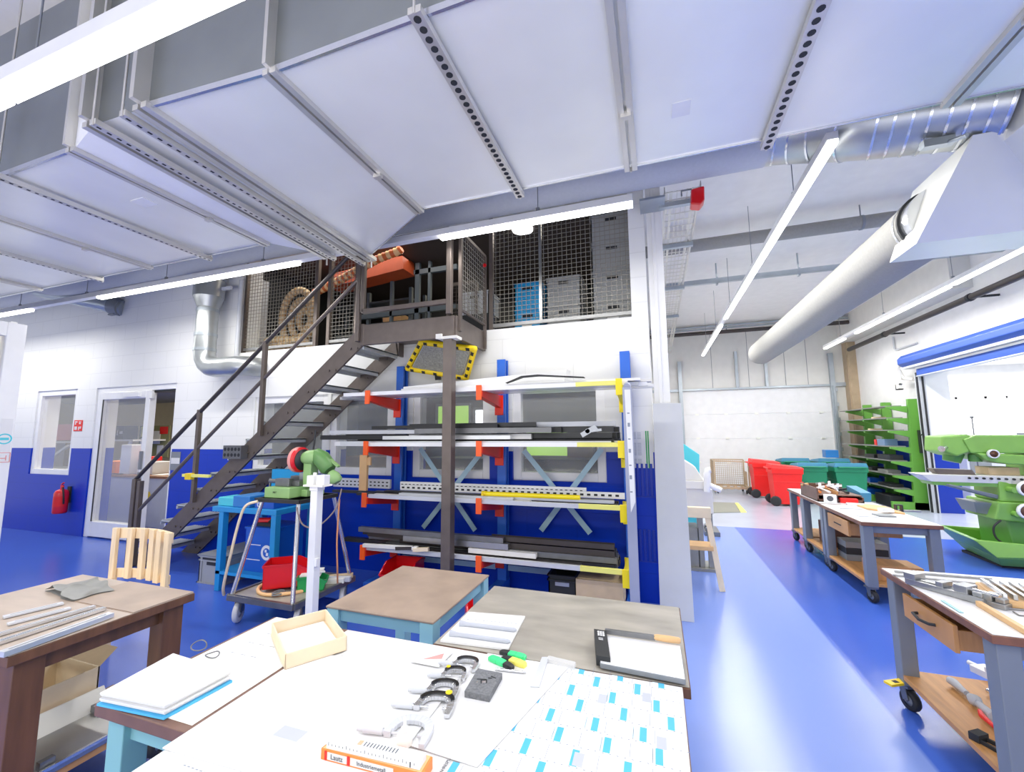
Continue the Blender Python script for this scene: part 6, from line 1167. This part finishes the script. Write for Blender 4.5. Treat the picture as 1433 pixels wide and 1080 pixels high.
# ---------------------------------------------------------------- green cantilever rack
gr = thing('cantilever_rack', 'green cantilever rack with many shelves at the hall wall', 'cantilever rack', (4.6, 11.3, 0))
GZ = (1.99, 1.755, 1.51, 1.19, .91, .64, .37); GY = (10.33, 11.35, 12.2)
for y in GY:
    MB().prism([(4.64, 0), (4.88, 0), (4.88, 2.13), (4.72, 2.13)], 'Y', y-.035, y+.035).box(4.3, 4.88, y-.035, y+.035, 0, .14).build('upright', 'rack_green', gr, .004)
    for z in GZ: MB().prism([(4.37, z), (4.70, z), (4.70, z-.13), (4.37, z-.03)], 'Y', y-.03, y+.03).build('arm', 'rack_green', gr)
for z in GZ: MB().box(4.37, 4.64, GY[0]+.04, 12.55, z+.001, z+.02).build('shelf', 'chair_grey', gr)
items = [(3, 10.75, .30, .13, 'bluegrey', 'blue grey box on the fourth shelf from the top of the green rack'), (3, 10.98, .10, .12, 'bin_red', 'small red box beside the blue grey box on the green rack'), (4, 10.7, .5, .10, 'dark_steel', 'dark crate on the fifth shelf of the green rack'), (4, 11.3, .4, .08, 'black', 'black tray on the fifth shelf of the green rack'), (5, 10.8, .4, .06, 'chair_grey', 'grey offcuts tray on the sixth shelf of the green rack'), (5, 11.5, .5, .07, 'dark_steel', 'dark bars bundle on the sixth shelf of the green rack'), (6, 10.8, .5, .06, 'dark_steel', 'dark steel blank on the lowest shelf of the green rack'), (6, 11.6, .4, .09, 'drum_blue', 'blue box on the lowest shelf of the green rack'), (1, 11.0, .1, .03, 'pine', 'small wooden peg block on the second shelf of the green rack'), (2, 11.2, .1, .03, 'pine', 'small wooden peg block on the third shelf of the green rack')]
for (l, y, w, h, m_, lb) in items: solo(MB().box(4.40, 4.62, y-w/2, y+w/2, GZ[l]+.021, GZ[l]+.021+h), 'rack_box' if h > .05 else 'peg_block', m_, lb, 'box', bev=.004)
solo(MB().box(4.35, 4.6, 10.5, 11.1, .001, .22), 'rack_box', 'near_black', 'black box on the floor under the green rack', 'box', bev=.004)
solo(MB().box(4.35, 4.6, 11.4, 11.9, .001, .25), 'rack_box', 'drum_blue', 'blue box on the floor under the green rack', 'box', bev=.004)
# shutter
sh = thing('roller_shutter', 'blue rolled-up shutter with black guide rail at the annex opening', 'roller shutter', (XR-.12, 8.5, 0)); sx = XR-.02
MB().prism([(XR-.06, 2.76), (XR-.20, 2.76), (XR-.27, 2.82), (XR-.27, 2.92), (XR-.20, 2.99), (XR-.03, 2.99)], 'Y', 4.0, 10.33).build('roll_housing', 'shutter_blue', sh, .01); MB().box(XR-.22, XR-.04, 4.0, 10.30, 2.715, 2.755).build('roll_slot', 'pale_grey', sh)
MB().box(XR-.14, XR-.03, 4.3, 10.0, 2.55, 2.675).build('curtain_bar', 'shutter_blue', sh, .01); MB().box(XR-.15, XR-.03, 4.3, 10.0, 2.675, 2.71).build('bar_lip', 'white_paint', sh); MB().box(XR-.15, XR-.03, 4.3, 10.0, 2.535, 2.55).build('bottom_seal', 'pale_grey', sh)
MB().box(XR-.10, XR-.005, 10.03, 10.16, 0, 2.62).build('guide', 'pale_grey', sh); MB().box(XR-.115, XR-.1, 10.05, 10.10, 0, 2.62).box(XR-.06, XR-.04, 10.0, 10.03, 0, 2.62).build('guide_seal', 'near_black', sh)
mm = MB().tube([(XR-.2, 10.40, 2.85), (XR-.2, 10.46, 2.75), (XR-.15, 10.42, 2.55), (XR-.1, 10.2, 2.5)], .035, 8).cbox((XR-.22, 10.5, 2.6), (.05, .2, .36)).cbox((XR-.22, 10.44, 2.40), (.08, .08, .1)); mm.build('drive', 'offwhite', sh)
MB().cyl((XR-.2, 10.5, 2.33), (XR-.2, 10.5, 2.44), .06, n=14).build('motor_end', 'near_black', sh)
solo(MB().box(XR-.1, XR-.005, 10.20, 10.28, 1.08, 1.52).bar((XR-.1, 10.2, 1.4), (XR-.1, 10.08, 1.46), .02, .02), 'control_box', 'dark_steel', 'dark narrow control box beside the shutter guide', 'control box', bev=.004)
mm = MB().box(XR-.012, XR-.002, 10.18, 10.29, .90, 1.03); mm.k = 1; mm.box(XR-.0135, XR-.012, 10.18, 10.29, .90, .93).box(XR-.0135, XR-.012, 10.22, 10.25, .95, 1.01); solo(mm, 'warning_sign', ['paper', 'bin_red'], 'small white and red warning sign below the control box', 'sign')
# ---------------------------------------------------------------- wheeled bins, mesh cart, floor mat
def wheelie(name, label, x, y, rz, body, lid, w=.48, d=.54, h=.80):
    t = thing(name, label, 'wheeled bin', (x, y, 0), rz, 'wheeled bins by the sectional door'); M = T(x, y, 0, rz)
    def r(s, z, oy=0): return [(-w/2*s, -d/2*s+oy, z), (w/2*s, -d/2*s+oy, z), (w/2*s, d/2*s+oy, z), (-w/2*s, d/2*s+oy, z)]
    m = MB(M).hexa(r(.78, .04, .03), r(.97, h-.14)).hexa(r(1.03, h-.15), r(1.04, h-.05)).box(-w*.47, w*.47, -d*.51, d*.47, h*.60, h*.62); m.build('bin_body', body, t, .01)
    l = MB(M); l.hexa([(-w*.53, -d*.55, h-.05), (w*.53, -d*.55, h-.05), (w*.53, d*.52, h-.05), (-w*.53, d*.52, h-.05)], [(-w*.48, -d*.5, h-.015), (w*.48, -d*.5, h-.015), (w*.48, d*.5, h+.04), (-w*.48, d*.5, h+.04)]); l.build('lid', lid, t, .01)
    MB(M).cyl((-w*.42, d*.6, h-.05), (w*.42, d*.6, h-.05), .017, n=10).bar((-w*.38, d*.45, h-.06), (-w*.38, d*.6, h-.05), .03, .03).bar((w*.38, d*.45, h-.06), (w*.38, d*.6, h-.05), .03, .03).build('handle_bar', body, t)
    for s in (-1, 1): MB(M).lathe([(0, -.025), (.06, -.025), (.095, -.02), (.1, -.012), (.1, .012), (.095, .02), (.06, .025), (0, .025)], (s*w*.43, d*.44, .1), 'X', 20).build('wheel', 'rubber', t)
wheelie('wheeled_bin', 'front red wheeled bin showing a black wheel', 2.50, 10.25, PI/2, 'bin_red', 'bin_red')
wheelie('wheeled_bin', 'red wheeled bin half hidden behind the front red bin', 2.36, 11.35, PI/2, 'bin_red', 'bin_red', h=.84)
wheelie('wheeled_bin', 'green wheeled bin with blue lid next to the front red bin', 3.08, 10.75, PI, 'bin_green', 'lid_blue', w=.52, h=.82)
wheelie('wheeled_bin', 'green wheeled bin with blue lid next to the green rack', 3.75, 10.75, PI, 'bin_green', 'lid_blue', w=.56, h=.82)
wheelie('wheeled_bin', 'blue-lidded bin standing behind the red bins', 3.05, 11.75, PI, 'bin_green', 'lid_blue', w=.56, h=.86)
wheelie('wheeled_bin', 'blue-lidded bin in the back row behind the green bins', 3.80, 11.75, PI, 'bin_green', 'lid_blue', w=.60, h=.86)
solo(MB().box(3.7, 3.95, 11.62, 11.85, .905, 1.08), 'blue_canister', 'box_blue', 'blue box standing on the lid of the rear bin', 'box', bev=.01)
gc = thing('mesh_cart', 'tan metal mesh cart standing in front of the sectional door', 'mesh cart', (1.75, 12.0, 0)); x0, x1, y0, y1 = 1.34, 2.10, 11.66, 12.3
m = MB()
for x in (x0, x1):
    for y in (y0, y1): m.bar((x, y, .05), (x, y, .80 if (x, y) != (x1, y0) else .80), .035, .035, up=(0, 1, 0))
m.ring([(x0, y0, .15), (x1, y0, .15), (x1, y1, .15), (x0, y1, .15)], .04, .05).bar((x0, y0, .80), (x1, y0, .78), .03, .03).bar((x0, y0, .80), (x0, y1, .80), .03, .03).bar((x0, y1, .80), (x1, y1, .80), .03, .03)
m.build('frame', 'lacquer_tan', gc)
m = MB(); wires(m, (x0, y1, .17), (x1-x0, 0, 0), (0, 0, .62), 16, 12, .004); wires(m, (x0, y0, .17), (0, y1-y0, 0), (0, 0, .62), 10, 12, .004); wires(m, (x1, y1, .17), (0, -(y1-y0)*.6, 0), (0, 0, .35), 8, 8, .004); m.build('mesh', 'lacquer_tan', gc)
m = MB()
for i in range(5): m.bar((x0+.05+i*.16, y0, .12), (x0+.05+i*.16, y1, .12), .06, .02)
m.build('floor_slat', 'carton', gc)
for x in (x0+.06, x1-.06):
    for y in (y0+.06, y1-.06): MB().lathe([(0, -.015), (.045, -.015), (.05, 0), (.045, .015), (0, .015)], (x, y, .05), 'X', 12).build('wheel', 'rubber', gc)
q = [at(997, 703, 'Z', 0), at(1028, 704, 'Z', 0), at(1036, 717, 'Z', 0), at(985, 718, 'Z', 0)]
solo(MB().hexa([V((p.x, p.y, .001)) for p in q], [V((p.x, p.y, .012)) for p in q]), 'floor_mat', 'mat_grey', 'grey floor mat lying before the mesh cart', 'mat')
q = [at(1028.6, 704, 'Z', 0), at(1033, 704, 'Z', 0), at(1045, 717, 'Z', 0), at(1036.8, 717, 'Z', 0)]
solo(MB().hexa([V((p.x, p.y, .001)) for p in q], [V((p.x, p.y, .01)) for p in q]), 'marking_strip', 'pale_yellow', 'yellow strip along the side of the grey floor mat', 'strip')
# ---------------------------------------------------------------- machine and trestle beside the column
mc = thing('sheet_bender', 'cream bench machine with upright lever behind the leaning sheet', 'machine', (.5, 5.3, 0)); 
MB().box(.27, .56, 5.15, 5.55, .62, .88).box(.25, .50, 5.12, 5.6, .88, .97).prism([(.25, .97), (.48, .97), (.40, 1.12), (.25, 1.22)], 'Y', 5.15, 5.55).build('body', 'offwhite', mc, .008)
m = MB(); 
for x in (.42, .52): m.box(x-.03, x+.03, 5.2, 5.26, 0, .62)
m.box(.25, .55, 5.16, 5.5, .0, .03).box(.25, .40, 5.2, 5.5, .03, .45); m.build('stand', 'chair_grey', mc)
m = MB().tube([(.50, 5.10, .86), (.51, 5.10, 1.0), (.51, 5.10, 1.05), (.52, 5.12, 1.09), (.55, 5.12, 1.095)], .035, 10).cyl((.53, 5.1, .93), (.64, 5.1, .88), .03, n=10); m.build('lever', 'white_gloss', mc)
m = MB()
for i in range(6): m.cyl((.30+i*.04, 5.149, .66), (.30+i*.04, 5.147, .66), .007, n=8)
m.build('bolt', 'near_black', mc)
solo(MB().hexa([(.28, 5.95, .0), (.46, 5.95, 0), (.46, 6.45, 0), (.28, 6.45, 0)], [(.28, 5.95, 1.40), (.52, 5.95, 1.22), (.52, 6.45, 1.22), (.28, 6.45, 1.40)]), 'machine_cabinet', 'turquoise', 'turquoise machine cabinet with sloping top beside the column', 'cabinet', bev=.008)
tr = thing('wooden_trestle', 'pale wooden trestle with slanting leg beside the aisle', 'trestle', (.45, 4.65, 0))
MB().bar((.44, 4.68, .74), (.535, 4.60, .0), .05, .035).build('leg', 'carton_pale', tr); MB().bar((.22, 4.68, .74), (.20, 4.60, .0), .05, .035).build('leg', 'carton_pale', tr)
MB().box(.20, .48, 4.64, 4.72, .66, .76).build('head', 'carton_pale', tr, .004); MB().box(.20, .48, 4.60, 4.82, .36, .40).build('shelf', 'beech', tr, .003)
solo(MB().box(.62, .82, 6.9, 7.35, .0, .06).box(.64, .72, 6.95, 7.05, .06, .10).box(.64, .72, 7.15, 7.3, .06, .10), 'pedal_unit', 'mid_steel', 'grey metal foot pedal unit on the floor beyond the machine', 'pedal')
# ---------------------------------------------------------------- left end: cabinet, extinguisher, office
Xc = -6.0; p = at(39, 455, 'X', Xc); yb_ = p.y; ztop = p.z; ya_ = at(12, 449, 'X', Xc).y; yn_ = ya_-1.3; Xi = Xc-1.0
wc = thing('machine_enclosure', 'tall white machine enclosure with notices beside the blue wall', 'machine', (Xc-.5, (yn_+yb_)/2, 0))
MB().box(Xi, Xc, ya_, yb_, 0, ztop).box(Xi, Xc, yn_, ya_, 0, .95).box(Xi, Xc, yn_, ya_, ztop-.14, ztop).box(Xc-.1, Xc-.04, ya_+.03, ya_+.08, ztop, ztop+.02).build('housing', 'white_paint', wc, .006)
MB().box(Xc-.10, Xc-.08, yn_, ya_, .95, ztop-.14).build('window_pane', 'dim_grey', wc); MB().box(Xc-.07, Xc-.03, ya_-.06, ya_, .95, ztop-.14).build('slide_rail', 'galv', wc)
def on_w(px, py): q = at(px, py, 'X', Xc); return q.y, q.z
m = MB(); ay, az = on_w(19, 586); by_, bz_ = on_w(-6, 648); m.box(Xc+.001, Xc+.003, by_, ay, bz_, az); k = .05
cy2, cz2 = on_w(6, 614); m.k = 1; m.lathe([(.040, 0), (.052, 0)], (Xc+.0035, cy2, cz2), 'X', 28); m.box(Xc+.003, Xc+.0035, cy2-.03, cy2+.03, cz2-.012, cz2+.012)
cy2, cz2 = on_w(4, 640); m.k = 2; m.ring([(Xc+.003, cy2-.05, cz2-.045), (Xc+.003, cy2+.045, cz2-.045), (Xc+.003, cy2+.045, cz2+.045), (Xc+.003, cy2-.05, cz2+.045)], .001, .006); m.box(Xc+.003, Xc+.0035, cy2-.03, cy2+.02, cz2-.012, cz2-.004).box(Xc+.003, Xc+.0035, cy2+.015, cy2+.022, cz2-.03, cz2+.02).box(Xc+.003, Xc+.0035, cy2-.03, cy2-.023, cz2-.03, cz2+.0)
m.build('safety_notice', ['paper', 'turquoise', 'red_pale'], wc)
# extinguisher
c = at(83, 718, 'Y', YW-.10); r = .085
fe = thing('fire_extinguisher', 'red fire extinguisher hanging on the blue wall', 'fire extinguisher', (c.x, YW-.1, c.z)); z0 = c.z; h = at(83, 684, 'Y', YW-.1).z-z0
mm = MB().lathe([(0, 0), (r*.9, 0), (r, .02), (r, h-.06), (r*.8, h-.02), (r*.35, h), (0, h)], (c.x, YW-.1, z0), n=24); mm.build('cylinder', 'red', fe)
MB().lathe([(r*1.005, h*.30), (r*1.005, h*.72)], (c.x, YW-.1, z0), n=24).build('label_band', 'bin_red', fe)
MB().cyl((c.x, YW-.1, z0+h), (c.x, YW-.1, z0+h+.06), .02, n=10).bar((c.x-.02, YW-.1, z0+h+.05), (c.x+.07, YW-.12, z0+h+.035), .02, .015).bar((c.x-.02, YW-.1, z0+h+.07), (c.x+.07, YW-.12, z0+h+.10), .02, .012).build('valve', 'bin_red', fe)
MB().tube(curve([(c.x, YW-.1, z0+h+.04), (c.x+.07, YW-.12, z0+h), (c.x+r+.02, YW-.12, z0+h*.7), (c.x+r+.015, YW-.11, z0+h*.4)]), .011, 8).build('hose', 'black', fe)
MB().box(c.x-.04, c.x+.04, YW-.02, YW-.001, z0+h*.4, z0+h+.03).build('bracket', 'near_black', fe)
a, b = at(104.5, 588, 'Y', YW-.003), at(114.5, 603, 'Y', YW-.003); m = MB().box(a.x, b.x, YW-.006, YW-.001, b.z, a.z); m.k = 1; w_, h_ = b.x-a.x, a.z-b.z
for (u, v, du, dv) in ((.1, .1, .3, .12), (.12, .25, .12, .16), (.55, .12, .3, .06), (.6, .22, .2, .14), (.1, .58, .3, .3), (.55, .6, .12, .3), (.72, .58, .16, .2)): m.box(a.x+w_*u, a.x+w_*(u+du), YW-.0068, YW-.006, a.z-h_*(v+dv), a.z-h_*v)
solo(m, 'fire_sign', ['bin_red', 'paper'], 'red fire equipment sign with white symbols above the extinguisher', 'sign')
a, b = at(240, 632, 'Y', YW-.003), at(251, 658, 'Y', YW-.003); m = MB().box(a.x, b.x, YW-.006, YW-.001, b.z, a.z); m.k = 1; m.box(a.x+.01, b.x-.01, YW-.007, YW-.006, a.z-(a.z-b.z)*.65, a.z-(a.z-b.z)*.33)
solo(m, 'notice_plate', ['mid_grey', 'paper'], 'small grey plate with white field on the blue wall by the door', 'sign')
# office behind the glazed door
yd = 4.85; X = lambda px, y=yd: at(px, 700, 'Y', y).x
ct = thing('office_counter', 'white counter with brown edge inside the office doorway', 'counter', ((X(142)+X(233))/2, yd+.3, 0)); xa, xb = X(143), X(233)
MB().box(xa, xb, yd, yd+.6, .0, .80).build('cabinet', 'pale_grey', ct, .004); MB().box(xa-.02, xb+.02, yd-.02, yd+.62, .80, .84).build('worktop', 'ply', ct, .003)
q = at(207, 693, 'Y', yd-.003); solo(MB().cyl((q.x, yd-.004, q.z), (q.x, yd-.001, q.z), .07, n=6), 'yellow_tag', 'yellow', 'yellow tag stuck on the front of the office counter', 'tag')
def obx(name, label, cat, px0, px1, py0, py1, y, m_, d=.2, bev=.006):
    a, b = at(px0, py0, 'Y', y), at(px1, py1, 'Y', y); return solo(MB().box(a.x, b.x, y, y+d, min(a.z, b.z), max(a.z, b.z)), name, m_, label, cat, bev=bev)
z_ = .841
def onc(name, label, cat, px0, px1, py0, m_, d=.2, y=yd+.08):
    a, b = at(px0, py0, 'Y', y), at(px1, py0, 'Y', y); return solo(MB().box(a.x, b.x, y, y+d, z_, a.z), name, m_, label, cat, bev=.012)
onc('water_dispenser', 'white rounded appliance standing on the office counter behind the glass', 'appliance', 170, 184, 622, 'tray_white'); onc('file_box', 'orange and tan box on the office counter seen through the glass', 'box', 146, 162, 645, 'orange', .25); onc('desk_tray', 'black tray on the office counter in front of the white appliance', 'tray', 150, 168, 662, 'black', .05, yd+.01)
onc('carton_box', 'white carton with dark print inside the office doorway', 'box', 192, 214, 646, 'paper', .3, yd+.15); solo(MB().box(at(195, 640, 'Y', yd+.2).x, at(210, 640, 'Y', yd+.2).x, yd+.2, yd+.4, at(200, 645, 'Y', yd+.15).z+.001, at(200, 645, 'Y', yd+.15).z+.07), 'red_folder', 'bin_red', 'red folder lying on the white carton in the office', 'folder', bev=.004)
onc('paper_pile', 'loose white papers on the office counter at the open door', 'paper', 212, 226, 664, 'paper_cream', .3)
obx('pin_board', 'olive pin board on the office wall', 'board', 196, 234, 596, 640, 7.2, 'olive', .03)
for i, (a0, a1, b0, b1, m_, lb) in enumerate(((198, 205, 597, 611, 'pale_yellow', 'yellow note on the olive pin board'), (197, 208, 613, 631, 'paper', 'white sheet low on the olive pin board'), (214, 223, 603, 621, 'paper', 'white sheet in the middle of the olive pin board'), (224, 234, 597, 607, 'bin_red', 'red card on the olive pin board'), (220, 227, 623, 636, 'paper', 'narrow white sheet at the bottom of the olive pin board'))): obx('pinned_note', lb, 'note', a0, a1, b0, b1, 7.185, m_, .01, 0)
t = thing('office_shelf', 'cream wall shelf with slanting bracket seen through the glazed leaf', 'shelf', (X(165, 6.5), 6.6, 1.6)); a, b = at(150, 615, 'Y', 6.5), at(186, 615, 'Y', 6.5); MB().box(a.x, b.x, 6.5, 7.2, a.z-.04, a.z).build('board', 'paper_cream', t); MB().bar((a.x+.8, 6.55, a.z-.05), (a.x+.0, 6.55, a.z-1.2), .05, .05).box(a.x, a.x+.05, 6.5, 6.6, 0, a.z).build('bracket', 'paper_cream', t)
a = at(157, 596, 'Y', 6.6); b = at(172, 612, 'Y', 6.6); zz = at(150, 615, 'Y', 6.5).z+.001; m = MB().box(a.x, b.x, 6.6, 6.9, zz, a.z); m.k = 1; m.box(a.x+.05, a.x+.15, 6.598, 6.6, zz+.05, zz+.12).box(a.x+.2, a.x+.24, 6.598, 6.6, zz+.1, zz+.22).box(a.x+.3, a.x+.42, 6.598, 6.6, zz+.14, zz+.2); solo(m, 'shelf_box', ['dark_steel', 'paper'], 'dark instrument box on the office shelf', 'box', bev=.006)
obx('pink_panel', 'salmon coloured carton behind the office window', 'box', 66, 106, 594, 616, 6.0, 'red_pale', .3)
t = thing('office_rack', 'cream shelf frame with diagonal brace behind the office window', 'shelf', (X(80, 6.4), 6.4, 0)); a, b = at(58, 617, 'Y', 5.98), at(106, 617, 'Y', 5.98); MB().box(a.x, b.x, 5.95, 6.4, a.z-.05, a.z-.005).box(a.x, b.x, 5.95, 6.4, .75, .79).box(a.x, a.x+.05, 5.95, 6.4, 0, a.z-.05).box(b.x-.05, b.x, 5.95, 6.4, 0, a.z-.05).build('frame', 'paper_cream', t); MB().bar((a.x+.1, 5.94, .8), (a.x+1.2, 5.94, a.z-.1), .05, .05).build('brace', 'paper_cream', t)
# store room behind the rack: windows and furniture glimpsed through the glass
YB2 = 7.38
for i, (a0, a1, b0, b1, m_) in enumerate(((612, 658, 567, 600, 'green_view'), (664, 684, 572, 600, 'daylight'), (735, 830, 600, 640, 'green_view'))):
    a, b = at(a0, b0, 'Y', YB2), at(a1, b1, 'Y', YB2); w = thing('window_%d' % (9+i), None, None, ((a.x+b.x)/2, YB2, b.z)); tag(w, kind='structure'); MB().box(a.x, b.x, YB2, YB2+.01, b.z, a.z).build('pane', m_, w); MB().ring([(a.x, YB2, b.z), (b.x, YB2, b.z), (b.x, YB2, a.z), (a.x, YB2, a.z)], .05, .05).build('window_frame', 'mid_grey', w)
for i, (a0, a1, b0, m_, lb) in enumerate(((370, 440, 655, 'near_black', 'dark low cabinet behind the first store window'), (475, 545, 652, 'dark_wood', 'dark wooden chest behind the second store window'), (590, 680, 655, 'black', 'black low cabinet behind the third store window'), (730, 842, 660, 'black', 'black low cabinet behind the fourth store window'))):
    y = 5.2; a, b = at(a0, b0, 'Y', y), at(a1, b0, 'Y', y); solo(MB().box(max(a.x, -5.9), b.x, y, y+.5, 0, 1.18), 'store_cabinet', m_, lb, 'cabinet', bev=.005)
a, b = at(790, 600, 'Y', 5.6), at(828, 655, 'Y', 5.6); solo(MB().box(a.x, b.x, 5.6+.15, 5.9, 0, a.z), 'store_locker', 'dark_wood', 'tall dark locker behind the fourth store window', 'locker')
# ---------------------------------------------------------------- unseen hall lamps and added fill lights, camera, view
def area(loc, sx, sy, e, rot=(0, 0, 0), col=(1, .99, .97)):
    la = bpy.data.lights.new('fill_light', 'AREA'); la.shape = 'RECTANGLE'; la.size = sx; la.size_y = sy; la.energy = e; la.color = col
    o = bpy.data.objects.new('fill_light', la); COL.objects.link(o); o.location = loc; o.rotation_euler = rot; o.visible_camera = False; return o
area((-3, -.9, 2.9), 9, .4, 62); area((-3, -2.4, 2.9), 9, .4, 150); area((2.6, 1.0, 3.6), .4, 4, 80)
area((-9, 6, 2.35), 3, 2, 90, col=(1, .93, .8)); area((-3.2, 5.9, 2.35), 3, 1, 18); area((2.5, 9.5, 4.2), 3, 4, 45); area((-3, 4.75, 4.0), 4.4, .5, 22, col=(1, .93, .8)); area((-2.6, 6.3, 4.0), 3, .5, 14, col=(1, .9, .7)); area((9, 9, 3.3), 5, 6, 420); area((9, 14, 3.2), 5, 3, 260)  # area lights added to brighten office, store, hall, mezzanine and annex
area((-1.5, -1.7, .4), 8, 1.2, 165, (PI-.35, 0, 0), (1, .95, .86))  # unseen low lamp behind the camera, added to brighten the duct undersides
wd = bpy.data.worlds.new('hall_light'); SC.world = wd; wd.use_nodes = True
bg = wd.node_tree.nodes['Background']; bg.inputs['Color'].default_value = (.92, .95, 1, 1); bg.inputs['Strength'].default_value = .8
cam = bpy.data.cameras.new('camera'); co = bpy.data.objects.new('camera', cam); COL.objects.link(co); SC.camera = co
cam.sensor_fit = 'HORIZONTAL'; cam.sensor_width = 36; cam.lens = 36*F/1433; cam.clip_start = .05; cam.clip_end = 100
co.matrix_world = Mx.Translation((0, 0, H)) @ Mx.Rotation(YAW, 4, 'Z') @ Mx.Rotation(PI/2+PITCH, 4, 'X') @ Mx.Rotation(ROLL, 4, 'Z')
SC.view_settings.view_transform = 'Standard'; SC.view_settings.look = 'None'; SC.view_settings.exposure = -.1; SC.view_settings.gamma = 1.06
SC.cycles.use_denoising = True; SC.cycles.max_bounces = 8; SC.cycles.diffuse_bounces = 5; SC.cycles.glossy_bounces = 4; SC.cycles.transparent_max_bounces = 16; SC.cycles.sample_clamp_indirect = 6
SC.cycles.caustics_reflective = False; SC.cycles.caustics_refractive = False
